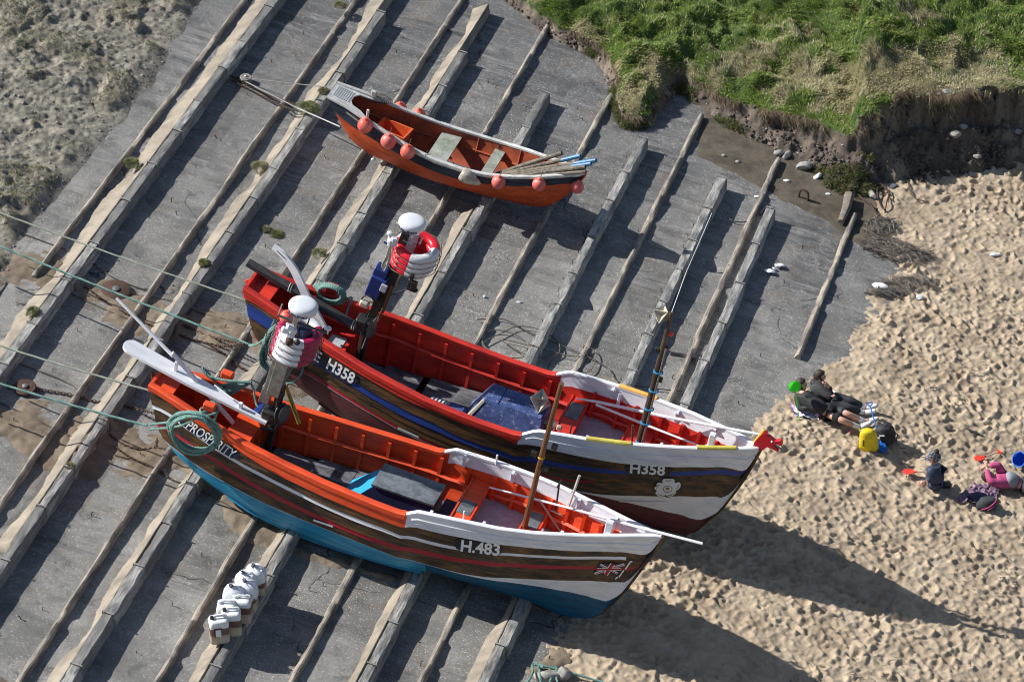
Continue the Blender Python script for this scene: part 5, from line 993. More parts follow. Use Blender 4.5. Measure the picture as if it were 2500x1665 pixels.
# ---- laid ropes on the boats
def loops(c, ax, ay, rx, ry, n, r, jit=.03, droop=0., m='rope', seed=0, arc=(0, 2*math.pi)):
    R0 = random.Random(seed); mb = MB(); c = np.array(c, float); ax = np.array(ax, float); ay = np.array(ay, float); ax /= np.linalg.norm(ax); ay /= np.linalg.norm(ay); nn = np.cross(ax, ay); P = []
    for k in range(n):
        s1, s2, o1, o2, o3 = [R0.uniform(-jit, jit) for _ in range(5)]
        for a in np.linspace(0, 2*math.pi, 28, endpoint=False): P.append(c+ax*((rx+s1)*math.cos(a)+o1*.6)+ay*((ry+s2)*math.sin(a)+o2*.6)+nn*(o3*.8+.02*math.sin(3*a+k)+(k-n/2)*r*.5))
    return P
mb = MB(); c = Py(z1(570, 990), -.78); rope(mb, loops(c, (1, 0, .10), (.12, -.30, 1), .40, .50, 8, .025, .04, seed=2), .026, pitch=.13)
A = Py(z1(680, 830), -.55); 
for k, (q, y) in enumerate((((250, 930), -.45), ((250, 965), -.45))):
    B = Py(z1(*q), y); C_m = Py(z1(450, 905+40*k), -.62); rope(mb, spline([B, C_m, Py(z1(560, 860+40*k), -.66), A, A+[.1, .08, .05], A+[.14, -.12, -.05], Py(z1(700, 900), -.68)], 8), .021)
rope(mb, spline([A+[-.12, .1, -.02], A+[0, .14, .07], A+[.14, .02, .03], A+[0, -.14, 0], A+[-.14, -.02, -.02], A+[0, .13, .0]], 8), .020)
place(mb, 'mooring_coil', 'rope', PR, 'big teal rope coil hanging over the near quarter, covering part of the boat name', 'rope')
mb = MB(); c = Py(z1(790, 640), .52); P = []
for k in range(7):
    s_ = k/6; P += spline([Py(z1(628+9*k, 520+8*k), .44), Py(z1(690+7*(k*3%5), 590+22*(k*2%7)), .38+.02*(k%3)), Py(z1(840-9*(k*2%5), 620+17*(k*3%7)), .38+.02*(k%2)), Py(z1(985-12*k, 630+5*k), .46)], 8).tolist()[::(1 if k % 2 == 0 else -1)]
rope(mb, P, .024, pitch=.12); rope(mb, spline([Py(z1(975, 630), .50), Py(z1(1000, 680), .44), Py(z1(1010, 760), .36), Py(z1(1040, 830), .24), Py(z1(1075, 880), .12)], 8), .019)
place(mb, 'mooring_coil', 'rope', PR, 'teal rope looped slackly over the far quarter of the nearest boat', 'rope')
mb = MB(); P = []
for k in range(6): P += [Hy(z2(720+5*math.cos(a+k)+(115-7*k)*math.cos(a), 640+(72-5*k)*math.sin(a)+.20*(115-7*k)*math.cos(a)), .50-.02*k) for a in np.linspace(0, 2*math.pi, 24, endpoint=False)]
rope(mb, P, .024, pitch=.12); rope(mb, spline([Hy(z2(800, 700), .52), Hy(z2(880, 665), .52), Hy(z2(858, 730), .50), Hy(z2(835, 815), .42), Hy(z2(870, 830), .30)], 8), .019)
place(mb, 'mooring_coil', 'rope', HB, 'teal rope coiled round the red block on the far quarter of the red boat', 'rope')
mb = MB(); c = Hy(z1(1165, 370), -.62); rope(mb, loops(c, (1, -.1, .0), (.22, -.10, 1), .20, .60, 6, .02, .05, seed=5), .025, pitch=.13)
c2 = Hy(z1(1300, 540), -.60); rope(mb, spline([Hy(z1(1290, 420), -.55), Hy(z1(1275, 520), -.6), Hy(z1(1240, 590), -.6), Hy(z1(1225, 630), -.62), Hy(z1(1290, 625), -.62), Hy(z1(1340, 570), -.6), Hy(z1(1360, 480), -.56), Hy(z1(1350, 430), -.52)], 8), .019)
rope(mb, spline([Hy(z1(1150, 180), -.5), Hy(z1(1090, 300), -.6), Hy(z1(1020, 355), -.45), Hy(z1(965, 365), -.3)], 8), .020)
place(mb, 'mooring_coil', 'rope', HB, 'teal rope coil hanging on the near quarter of the red boat, behind the life rings', 'rope')
# loose pale line inside the stern of the near boat
mb = MB(); P = [Pz(z1(500+110*math.sin(2.1*a)*math.cos(a*.7)+6*a, 650+60*math.cos(1.7*a)+3*a), 1.12+.02*math.sin(a)) for a in np.linspace(0, 16, 120)]; mb.tube(P, .006, 4); place(mb, 'cord_tangle', 'cord', PR, 'tangle of thin pale cord in the stern of the nearest boat', 'cord')
mb = MB(); c = Hz(z4(1530, 665), 1.35)
for k in range(9): mb.tube([c+[.13*math.cos(a)*(1-.05*k), .15*math.sin(a)*(1-.04*k)+.01*k, .02*math.sin(2*a+k)+.012*k] for a in np.linspace(0, 2*math.pi, 22, endpoint=False)], .010, 4, closed=True)
place(mb, 'rope_bundle', 'cord', HB, 'bundle of pale line stowed in the bow of the red boat', 'rope')
# ---- rudders, tillers, sweeps
def plank(fr, A, B, w0, w1, th, m, name, label, cat, up=(0, 0, 1), rnd=True, extra=None, holes=None):
    A, B = np.array(A, float), np.array(B, float); L_ = np.linalg.norm(B-A); e = (B-A)/L_; s_ = np.cross(up, e); s_ /= np.linalg.norm(s_); pl_ = []
    n = 8
    if rnd: pl_ += [(w0/2*(1-math.sin(a)), w0/2*math.cos(a)) for a in np.linspace(0, math.pi, n)][::-1]
    else: pl_ += [(0, -w0/2), (0, w0/2)][::1]
    if rnd: pl_ = [(p[0], -abs(p[1])*np.sign(p[1])*-1) for p in pl_]
    pl_ = ([(w0/2-w0/2*math.sin(a), -w0/2*math.cos(a)) for a in np.linspace(math.pi, 0, n)] if rnd else [(0, w0/2), (0, -w0/2)])
    pl_ = pl_+[(L_*.45, -w0*.46), (L_, -w1/2), (L_, w1/2), (L_*.45, w0*.46)]
    mb = MB(); mb.prism(pl_, th, A, e, s_)
    if extra: extra(mb, A, e, s_, L_)
    return place(mb, name, m, fr, label, cat)
A = Pz(z1(65, 355), 2.02); B = Pz(z1(1090, 925), 1.62)
plank(PR, A, B, .30, .10, .05, 'white', 'rudder', 'long white rudder blade laid across the stern of the nearest boat', 'rudder', extra=lambda mb, A, e, s, L: (mb.box(A+e*.95+np.array([0, 0, .12]), (.05, .05, .22)), mb.box(A+e*2.15-s*.02+np.array([0, 0, .08]), (.06, .06, .14)), mb.tube([A+e*1.6+s*.11+np.array([0, 0, .08]), A+e*2.0+s*.02+np.array([0, 0, .09])], .012, 5)))
A = Pz(z1(12, 22), 2.75); K = Pz(z1(420, 440), 2.22); B = Pz(z1(845, 925), 1.22)
mb = MB(); mb.tube([A, K], [.024, .032], 7); e = (B-K)/np.linalg.norm(B-K); s_ = np.cross([0, .3, 1], e); s_ /= np.linalg.norm(s_); L_ = np.linalg.norm(B-K)
mb.prism([(-.05, -.05), (.36, -.055), (.36, -.03), (.02, -.028)], .045, K, e, s_); mb.prism([(-.05, .05), (.02, .028), (.36, .03), (.36, .055)], .045, K, e, s_); mb.prism([(-.05, -.05), (.02, -.028), (.02, .028), (-.05, .05)], .045, K, e, s_); mb.prism([(.36, -.055), (L_, -.05), (L_, .05), (.36, .055)], .045, K, e, s_)
place(mb, 'tiller', 'white', PR, 'white slotted tiller with a long thin handle, sticking up over the nearest stern', 'tiller')
A = Hz(z2(125, 425), 2.20); B = Hz(z2(965, 925), 1.55)
mb = MB(); e = (B-A)/np.linalg.norm(B-A); s_ = np.cross([0, 0, 1], e); s_ /= np.linalg.norm(s_); L_ = np.linalg.norm(B-A); mb.prism([(0, -.07), (L_, -.085), (L_, .085), (0, .07)], .075, A, e, s_); 
for f_ in (.36, .9): mb.tube([A+e*L_*f_+s_*.10*math.cos(a)+np.array([0, 0, .04+.05*math.sin(a)])+e*.006*a for a in np.linspace(0, 12.6, 36)], .009, 4, mi=1)
place(mb, 'spare_spar', ['plankdark', 'cord'], HB, 'black stained plank lying over the stern of the red boat', 'plank')
P = [Hy(z2(315, 298), .25), Hy(z2(395, 370), .2), Hy(z2(460, 460), .16), Hy(z2(510, 560), .12), Hy(z2(570, 690), .08), Hy(z2(675, 880), 0)]; P = spline(P, 8)
mb = MB(); T_ = np.gradient(P, axis=0); T_ /= np.linalg.norm(T_, axis=1, keepdims=True); n = len(P); R_ = []
for p, t, k in zip(P, T_, range(n)):
    s_ = np.cross(t, [0, 1, 0]); s_ /= np.linalg.norm(s_); w = .045+.025*math.sin(min(1, k/n*1.5)*math.pi*.6); R_.append([p+s_*w+[0, .025, 0], p+s_*w-[0, .025, 0], p-s_*w-[0, .025, 0], p-s_*w+[0, .025, 0], p+s_*w+[0, .025, 0]])
mb.grid(R_); mb.add([*R_[0][:4], *R_[-1][:4]], [[0, 1, 2, 3], [7, 6, 5, 4]]); q0 = P[2]; mb.tube([P[3]+[0, -.028, .0], P[9]+[0, -.028, 0]], .010, 5, mi=1)
place(mb, 'tiller', ['white', 'plankdark'], HB, 'curved white tiller rising from the stern of the red boat', 'tiller')
def pole(fr, pts, r, m, name, label, cat): mb = MB(); mb.tube(pts, r, 8); return place(mb, name, m, fr, label, cat)
pole(PR, [Pz(z3(870, 1000), 1.40), Pz(z3(1450, 1150), 1.62), Pz(z3(1900, 1275), 2.06), Pz(z4(1565, 1503), 2.22)], [.014, .021, .024, .022], 'white', 'boat_hook', 'white boat hook running out past the bow of the nearest boat', 'boat hook')
pole(HB, [Hz(z4(530, 312), 1.50), Hz(z4(700, 340), 1.52), Hz(z4(1300, 470), 1.9), Hz(z4(2040, 608), 2.26)], [.012, .024, .027, .022], 'white', 'boat_hook', 'white boat hook lying along the far bow rail of the red boat', 'boat hook')
pole(HB, [Hz(z4(690, 362), 1.48), Hz(z4(1100, 530), 1.60), Hz(z4(1550, 705), 1.80)], [.02, .022, .014], 'white', 'oar_shaft', 'white pole with dark bands, lying aslant in the red bow', 'pole')
mb = MB(); mb.tube([(-2.2, .60, .9), (-2.22, .62, 1.0)], .01, 5)
# radar reflector standing on the engine box of the middle boat
rr = octa('radar_reflector', None, (0, 0, 0), .215, np.array(Euler((.75, .45, .6)).to_matrix())); rr.matrix_world = fmat(HB)@Matrix.Translation(Vector(Hy(z3(1235, 380), .12).tolist())); props(rr, 'grey folded radar reflector resting on the blue engine box', 'reflector')

# ================================================================== RADAR POSTS (parts of their boats)
def dome(parent, c, r, name='radar_dome'):
    e = empty(name); e.parent = parent; e.location = Vector([float(v) for v in c]); mb = MB(); h = r*.80
    mb.lathe((0, 0, 0), [(r*.60, -h*.56), (r*.84, -h*.52), (r*.94, -h*.40), (r*.985, -h*.12), (r*1.0, h*.08), (r*.965, h*.22), (r*.87, h*.34), (r*.68, h*.42), (r*.4, h*.46), (.01, h*.47)], 32); mb.build('radome', 'plastic', e, 1.2)
    mb = MB(); mb.lathe((0, 0, 0), [(r*.30, -h*.85), (r*.45, -h*.66), (r*.56, -h*.60)], 20); mb.build('mounting', 'darkgrey', e)
    # the maker's name round the rim
    V, F = textmesh('FURUNO', .075, .0035); w = V[:, 0].max(); out = []
    for v in V:
        a = (v[0]-w/2)/(r*1.0)*1.22-math.pi/2-.10; z = -h*.40+v[1]; rr_ = np.interp(z, [-h*.52, -h*.40, -h*.12, h*.08], [r*.84, r*.94, r*.985, r*1.0])+.005; out.append((rr_*math.cos(a), rr_*math.sin(a), z))
    mb = MB(); mb.add(out, F); mb.build('dome_lettering', 'textnavy', e, 0); return e
def ring(fr, c, label, tilt, segs, col, R=.30, r=.082, rot=0., group='life rings threaded on the radar posts'):
    t = thing('life_ring', fr, c, label, 'life ring', group); mb = MB(); n = 64; th = np.arange(n+1)*2*math.pi/n; ph = np.arange(13)*2*math.pi/12; Rm = np.array(Euler(tilt).to_matrix())
    V = [[((R+r*math.cos(p))*math.cos(a+rot), (R+r*math.cos(p))*math.sin(a+rot), r*.85*math.sin(p)) for p in ph] for a in th]; f0 = 0; mb.grid(np.array(V)@Rm.T)
    for i in range(n):
        f_ = (i/n) % 1
        for j in range(12): mb.m[i*12+j] = 1 if any(a <= f_ < b for a, b in segs) else 0
    mb.build('ring_body', ['ringwhite', col], t, 1.5)
    mb = MB(); P = [(np.array([(R+r*1.12+.035*abs(math.sin(2*a))*1)*math.cos(a+.4), (R+r*1.12+.035*abs(math.sin(2*a)))*math.sin(a+.4), .02*math.sin(5*a)])@Rm.T) for a in np.linspace(0, 2*math.pi, 60, endpoint=False)]; mb.tube(P, .007, 4, closed=True); mb.build('grab_line', 'pipebrown', t); return t
# near boat
rp = empty('radar_post'); rp.parent = pr; cP = lambda x, y, yy: Py(zc(x, y), yy)
b0 = np.array([-5.60, .12, .68]); a0 = cP(230, 1330, .1); a1 = cP(300, 1040, .1); a2 = cP(350, 760, .1); a3 = cP(465, 320, .1)
mb = MB(); mb.tube([b0, a0, a1], [.075, .07, .07], 8); mb.build('lower_post', 'black', rp)
ax_ = (a3-a1)/np.linalg.norm(a3-a1); Rr = np.stack([np.cross([0, 1, 0], ax_), [0, 1, 0], ax_], 1)
def rbox(name, c, sz, m, parent, bev=.008): mb = MB(); mb.box(c, sz, R=Rr, bev=bev); return mb.build(name, m, parent)
rbox('square_post', (a2+a3)/2, (.085, .085, np.linalg.norm(a3-a2)+.1), 'steel', rp)
p1_, p2_ = cP(120, 1190, .0), cP(300, 620, .0); c = (p1_+p2_)/2; L_ = np.linalg.norm(p2_-p1_); ax_ = (p2_-p1_)/L_; Rr = np.stack([np.cross([0, 1, 0], ax_), [0, 1, 0], ax_], 1)
rbox('steel_casing', c+[.12, 0, .1], (.20, .20, L_*.86), 'steel', rp); rbox('steel_flange', c+[-.0, -.06, .1], (.10, .02, L_*.80), 'steel', rp); rbox('steel_box', cP(120, 1120, .02)+[.03, 0, 0], (.16, .16, .34), 'steel', rp); rbox('slim_steel_channel', cP(345, 680, -.06), (.11, .08, .52), 'steel', rp)
for (q0, q1, r_, m_) in (((330, 800), (215, 1140), .014, 'steel'), ((175, 1120), (140, 1280), .010, 'steel'), ((380, 560), (300, 1000), .03, 'black'), ((320, 860), (240, 1300), .03, 'black'), ((130, 790), (185, 870), .012, 'steel')):
    mb = MB(); mb.tube([cP(*q0, -.04), cP(*q1, -.04)], r_, 6); mb.build('stay_tube', m_, rp)
mb = MB(); mb.box(cP(200, 1370, .0), (.34, .22, .26), bev=.03); mb.build('hauler_housing', 'black', rp)
mb = MB(); c = cP(305, 1340, .0); mb.lathe(c, [(.05, -.10), (.155, -.05), (.16, -.035), (.09, -.02), (.09, .02), (.16, .035), (.155, .05), (.05, .10)], 20, (.93, -.25, .1)); mb.build('hauler_wheel', 'darkgrey', rp)
mb = MB(); mb.tube([cP(270, 1430, -.1), cP(225, 1520, -.1)], .01, 5); mb.tube([cP(80, 1500, 0), cP(240, 1530, 0)], .03, 6); mb.build('hauler_arm', 'black', rp)
mb = MB(); mb.tube([cP(330, 1040, .3), cP(370, 1150, .3), cP(430, 1310, .3), cP(480, 1450, .3)], .036, 8); mb.build('yellow_brace', 'brasspole', rp)
mb = MB(); A, B = cP(255, 305, .1), cP(780, 495, .1); mb.tube([A, B], .020, 6); mb.tube([cP(595, 330, .1), cP(570, 400, .1)], .012, 5); mb.build('crossbar', 'darkgrey', rp)
mb = MB(); mb.tube([cP(255, 300, .1), cP(300, 185, .1)], .008, 5); mb.build('whip_aerial', 'cream', rp)
mb = MB(); c = cP(790, 450, .1); mb.lathe(c, [(.02, -.01), (.052, .0), (.05, .022), (.02, .035)], 14); mb.tube([c-[0, 0, .10], c], .012, 6); mb.build('satellite_aerial', 'plastic', rp)
mb = MB()
for (x, y, s_) in ((385, 430, .09), (330, 460, .09), (415, 470, .09), (395, 520, .08), (360, 400, .05)): mb.box(cP(x, y, -.16), (s_*1.3, s_, s_*1.1), R=np.array(Euler((.2*x % 1, .3, .4)).to_matrix()), bev=.02)
mb.build('deck_light', 'plastic', rp)
mb = MB(); mb.lathe(cP(375, 590, -.18), [(.05, -.04), (.06, -.02), (.06, .06), (.03, .09)], 12); mb.build('bronze_lamp', 'rust', rp)
mb = MB(); c = cP(550, 460, .15); mb.lathe(c, [(.10, -.12), (.11, 0), (.10, .04)], 14); mb.build('drum', 'navy', rp)
mb = MB(); c = cP(460, 590, -.2); mb.ball(c, .05, 10); mb.build('floodlight', 'black', rp)
R1 = random.Random(3)
for k in range(9):
    P = [cP(R1.uniform(130, 480), R1.uniform(300, 1300), R1.uniform(-.1, .1))]
    for _ in range(3): P.append(P[-1]+[R1.uniform(-.12, .12), R1.uniform(-.06, .06), R1.uniform(-.30, -.05)])
    mb = MB(); mb.tube(spline(P, 6), .006, 4); mb.build('wiring', 'black', rp)
dome(rp, cP(523, 222, .1)+[0, 0, .02], .232)
mb = MB(); c = cP(350, 325, .28); t = thing('buoy', PR, c, 'orange-red round buoy tucked beneath the radar dome of the nearest boat', 'buoy'); mb.ball((0, 0, 0), .115, 18); mb.build('float', 'buoyred', t, 1.2)
mb = MB(); mb.lathe((0, 0, .1), [(.03, 0), (.03, .03)], 8); mb.build('eyelet', 'buoyred', t)
for k, (x, y) in enumerate(((500, 480), (475, 545), (455, 610), (432, 670))):
    c = cP(x-12, y-5, .18)+[0, 0, 0]; ring(PR, c, ['top ring, crimson and white with its hole showing, on the nearest boat', 'second crimson and white ring down on the nearest boat', 'third crimson and white ring down on the nearest boat', 'lowest crimson and white ring on the nearest boat'][k], (.10, .05, 0), [(0, .10), (.44, .61), (.83, 1.)], 'ringdark', R=.280, r=.084, rot=0.)
# middle boat
rp = empty('radar_post'); rp.parent = hb; cH = lambda x, y, yy: Hy(zl(x, y), yy); cK = lambda x, y, yy: Hy(zh(x, y), yy)
p0 = np.array([-6.08, .1, .76]); p1_ = cK(330, 1150, .1); p2_ = cK(640, 480, .1); p3_ = cH(660, 480, .1)
mb = MB(); mb.tube([p0, p1_], [.08, .075], 8); mb.build('lower_post', 'black', rp)
ax_ = (p3_-p1_)/np.linalg.norm(p3_-p1_); Rr = np.stack([np.cross([0, 1, 0], ax_), [0, 1, 0], ax_], 1)
rbox('square_post', (p1_+p3_)/2, (.13, .13, np.linalg.norm(p3_-p1_)), 'black', rp); rbox('back_plate', (p1_+p3_)/2+[.10, .05, 0], (.10, .04, np.linalg.norm(p3_-p1_)*.55), 'darkgrey', rp)
rbox('blue_cabinet', (cK(430, 480, 0)+cK(590, 190, 0))/2+[.02, 0, .05], (.22, .20, .62), 'navyblue', rp, .015); rbox('cabinet_lid', cK(590, 230, -.02), (.25, .22, .05), 'royal', rp)
rbox('small_grey_box', cK(630, 415, -.14), (.10, .06, .14), 'lilac', rp); rbox('cream_switch_box', cK(325, 660, -.1), (.16, .12, .13), 'fender', rp, .03)
mb = MB(); mb.tube([cK(290, 1380, -.05), cK(430, 1000, -.05), cK(550, 850, -.05)], .015, 6); mb.tube([cK(540, 940, .0), cK(760, 380, .0)], .022, 6, mi=1); mb.build('guide_rail', ['steel', 'pine'], rp)
mb = MB(); mb.box(cK(340, 980, .0), (.30, .24, .24), bev=.03); mb.build('hauler_housing', 'black', rp)
mb = MB(); mb.lathe(cK(410, 1060, -.06), [(.05, -.09), (.16, -.04), (.09, -.02), (.09, .02), (.16, .04), (.05, .09)], 20, (.93, -.25, .1)); mb.build('hauler_wheel', 'darkgrey', rp)
mb = MB(); mb.tube([cK(270, 640, -.1)+[0, 0, 0]]+[cK(370+100*math.cos(a), 640+110*math.sin(a), -.1) for a in np.linspace(3.1, 6.0, 14)], .013, 5); mb.tube(spline([cK(340, 870, -.1), cK(400, 780, -.1), cK(520, 770, -.1), cK(560, 680, -.1), cK(500, 600, -.1)], 8), .014, 5); mb.tube(spline([cK(500, 580, -.05), cK(460, 640, -.1), cK(390, 640, -.1), cK(380, 760, -.1)], 8), .014, 5, mi=1); mb.build('hydraulic_hose', ['black', 'rust'], rp)
mb = MB(); mb.tube([cK(740, 520, -.1), cK(1030, 420, -.15)], .013, 5); mb.build('lamp_arm', 'black', rp)
mb = MB(); mb.box(cK(1055, 330, -.15), (.05, .05, .28), R=Rr); mb.box(cK(1115, 370, -.15)-[0, 0, .02], (.10, .07, .20), bev=.01); mb.tube(spline([cK(1050, 250, -.15), cK(1075, 215, -.15), cK(1120, 220, -.15)], 5), .025, 6); mb.box(cK(1090, 435, -.15), (.18, .07, .04)); mb.build('swivel_lamp', 'black', rp)
mb = MB(); mb.tube([cH(265, 650, -.05), cH(430, 730, -.05)], .016, 6); mb.build('crossbar', 'navyblue', rp)
mb = MB(); c = cH(365, 510, -.05); mb.lathe(c, [(.02, -.02), (.05, .0), (.045, .03), (.015, .045)], 12); mb.tube([c, cH(330, 650, -.05)], .016, 6); mb.build('satellite_aerial', 'plastic', rp)
mb = MB()
for (x, y, s_) in ((400, 640, .10), (450, 610, .09), (390, 690, .09), (440, 680, .08)): mb.box(cH(x, y, -.08), (s_*1.2, s_, s_), R=np.array(Euler((.3, .2*x % 1, .5)).to_matrix()), bev=.02)
mb.build('deck_light', 'plastic', rp)
mb = MB()
for k in range(8): mb.tube(spline([cH(350+4*k, 730, -.12), cH(300+12*k, 900, -.13), cH(230+8*k, 1050-6*k, -.12), cH(270+6*k, 1150-10*k, -.13), cH(330+5*k, 1000, -.14), cH(370, 780, -.12)], 6), .007, 4)
mb.build('hanging_cord', 'cord', rp)
mb = MB(); mb.tube(spline([cH(530, 320, 0), cH(480, 330, 0), cH(460, 400, 0)], 6), .008, 4); mb.tube([cH(880, 690, .1), cH(940, 560, .1)], .016, 5); mb.tube(spline([cH(700, 640, .05), cH(780, 560, .05), cH(880, 540, .05)], 6), .012, 4); mb.tube([cH(600, 620, .0), cH(790, 720, .05)], .014, 5); mb.build('aerial_bracket', 'steel', rp)
dome(rp, cH(755, 335, .1)+[0, 0, .02], .222)
for k, (x, y) in enumerate(((860, 740), (835, 830), (805, 910), (770, 985))):
    ring(HB, cH(x-12, y-6, .20), ['top ring, bright red and white with its hole showing, on the red boat', 'second red and white ring down on the red boat', 'third red and white ring down on the red boat', 'lowest red and white ring on the red boat'][k], (.10, .06, 0), [(.02, .29), (.49, .74)], 'ringred', R=.285, r=.086, rot=0.)
# ================================================================== LINES, CHAINS AND TACKLE ON THE SLIPWAY
def solo_w(mb, name, m, label, cat, group=None, kind=None, sharp=.6):
    V = np.concatenate(mb.v); c = V.mean(0); c[2] = V[:, 2].min(); mb.v = [V-c]; o = mb.build(name, m, None, sharp); o.location = Vector(c.tolist()); return props(o, label, cat, group, kind)
def sag(A, B, s_, n=24): t = np.linspace(0, 1, n)[:, None]; P = A*(1-t)+B*t; P[:, 2] -= (4*s_*t*(1-t))[:, 0]; return P
def hp(fr, l): return LW(fr, np.array([l], float))[0]
E_ = hp(HB, Hy((615, 738), 0)); mb = MB(); rope(mb, sag(G(-160, 458, 1.15), E_, .05), .016, 4); solo_w(mb, 'hauling_rope', 'ropegrey', 'thin grey-green rope, uppermost of those running in from the left to the red stern', 'rope', 'taut ropes running in from the left')
E_ = hp(HB, Hy(z1(985, 362), -.3)); mb = MB(); rope(mb, sag(G(-160, 535, .95), E_, .04), .020, 4); solo_w(mb, 'hauling_rope', 'rope', 'thick pale teal rope crossing above the rusty disc to the red boat', 'rope', 'taut ropes running in from the left')
E_ = hp(PR, Py(z1(262, 690), -.1)); mb = MB(); rope(mb, sag(G(-160, 790, 1.05), E_, .04), .018, 4); solo_w(mb, 'hauling_rope', 'ropegrey', 'teal rope reaching the top of the orange stern, third down on the left', 'rope', 'taut ropes running in from the left')
E_ = hp(PR, Py(z1(235, 940), -.45)); mb = MB(); rope(mb, sag(G(-160, 885, .85), E_, .04), .021, 4); solo_w(mb, 'hauling_rope', 'rope', 'lowest teal rope on the left, tied into the big coil', 'rope', 'taut ropes running in from the left')
def chain(pts, label, r=.030, wire=.0085, h=.03, cat='chain'):
    P = spline([G(*q[:2], q[2] if len(q) > 2 else h) for q in pts], 10); L_ = np.concatenate([[0], np.cumsum(np.linalg.norm(np.diff(P, axis=0), axis=1))]); n = int(L_[-1]/(r*1.55)); mb = MB()
    for k in range(n):
        s_ = (k+.5)/n*L_[-1]; c = np.array([np.interp(s_, L_, P[:, i]) for i in range(3)]); c2 = np.array([np.interp(s_+.01, L_, P[:, i]) for i in range(3)]); t = c2-c; t /= max(np.linalg.norm(t), 1e-9); sd = np.cross(t, [0, 0, 1.]); sd /= np.linalg.norm(sd); up = np.cross(sd, t)
        w = sd if k % 2 == 0 else up; w = w*math.cos(.5)+(up if k % 2 == 0 else -sd)*math.sin(.5)
        mb.tube([c+t*r*1.15*math.cos(a)+w*r*.68*math.sin(a) for a in np.linspace(0, 2*math.pi, 9, endpoint=False)], wire, 4, closed=True)
    return solo_w(mb, 'chain', 'chain', label, cat, 'rusty chains on the slipway')
chain([zr(520, 555), zr(700, 680), zr(900, 780), zr(1150, 870), zr(1350, 920, ), zr(1500, 912)+(.4,)], 'long rusty chain sagging from the disc to the red stern')
chain([zr(1040, 745), zr(1150, 800), zr(1300, 865), zr(1480, 905)+(.3,)], 'short dark chain running close above the long one to the red stern')
chain([zr(200, 1185), zr(400, 1215), zr(600, 1265), zr(800, 1300), zr(985, 1345)+(.35,)], 'rusty chain stretched from the pulley to the orange stern', r=.034)
chain([zr(1270, 900), zr(1380, 970), zr(1480, 1050), zr(1600, 1110)], 'dark chain wandering down between the two big boats')
chain([zr(600, 1435), zr(650, 1450), zr(760, 1530), zr(880, 1560), zr(960, 1545), zr(970, 1490)+(.2,)], 'chain looped on the dirt beneath the big rope coil')
chain([z4(-300, -900)] and [(640, 1080), (500, 1120), (400, 1130)] and [z1(0, 1090), z1(120, 1170), z1(300, 1250), z1(390, 1310)], 'chain trailing over the rib below the orange stern', r=.026)
def wire(pts, r, m, name, label, cat, h=.02, group=None): P = spline([G(*q[:2], q[2] if len(q) > 2 else h) for q in pts], 10); mb = MB(); mb.tube(P, r, 5); return solo_w(mb, name, m, label, cat, group)
wire([zr(0, 178), zr(250, 270), zr(500, 370), zr(700, 500), zr(930, 590)], .010, 'cable', 'cable', 'dark wire lying left of the sunken disc', 'wire', group='wires lying on the slipway')
wire([zr(0, 390), zr(200, 480), zr(420, 590), zr(700, 720), zr(820, 765)], .010, 'cable', 'cable', 'dark wire running over the dirt below the thick teal rope', 'wire', group='wires lying on the slipway')
wire([zr(780, 600), zr(1050, 640), zr(1250, 720), zr(1560, 800)], .009, 'cable', 'cable', 'dark wire curving towards the red stern', 'wire', group='wires lying on the slipway')
wire([zr(0, 990), zr(200, 1060), zr(420, 1150), zr(500, 1220)], .010, 'cable', 'cable', 'dark wire coming in above the pulley', 'wire', group='wires lying on the slipway')
wire([zr(0, 1270), zr(250, 1390), zr(480, 1490), zr(640, 1440)], .011, 'cable', 'cable', 'dark wire crossing the dirt below the pulley', 'wire', group='wires lying on the slipway')
wire([z1(0, 1150), z1(200, 1210), z1(400, 1320), z1(560, 1380), z1(760, 1480), z1(900, 1560)], .011, 'cable', 'cable', 'dark wire passing under the blue hull of the nearest boat', 'wire', group='wires lying on the slipway')
# loops of steel cable beside the red boat
P = [z3(-30+0, -40), (1163, 783)]
def ringp(cx, cy, rx, ry, a0, a1, n=10, rot=.3): return [(cx+rx*math.cos(a)*math.cos(rot)-ry*math.sin(a)*math.sin(rot), cy+rx*math.cos(a)*math.sin(rot)+ry*math.sin(a)*math.cos(rot)) for a in np.linspace(a0, a1, n)]
wire(ringp(1235, 840, 62, 30, 2.6, 8.9, 14)+ringp(1300, 835, 70, 34, 3.4, 9.0, 14)+[(1400, 870), (1440, 850), (1455, 870), (1440, 905), (1390, 915), (1300, 905), (1200, 860), (1160, 810)], .010, 'pipebrown', 'cable_loops', 'tangle of rusty steel cable loops lying beside the red boat', 'cable', h=.07)
wire([(1165, 780), (1230, 780), (1300, 815), (1400, 855), (1480, 895), (1520, 935), (1700, 960)], .010, 'cable', 'cable', 'long cable tail lying out from the loops', 'wire', h=.05)
wire([zs(1380, 480), zs(1420, 500), zs(1500, 500), zs(1560, 460), zs(1620, 410), zs(1650, 390)], .012, 'plankdark', 'rope_end', 'frayed dark rope end caught on a rib near the mud', 'rope', h=.05)
wire([zs(1010, 1340), zs(1080, 1350), zs(1120, 1365), zs(1170, 1385)], .035, 'plankdark', 'seaweed', 'dark strip of weed on the concrete right of the mast', 'seaweed', h=.02)
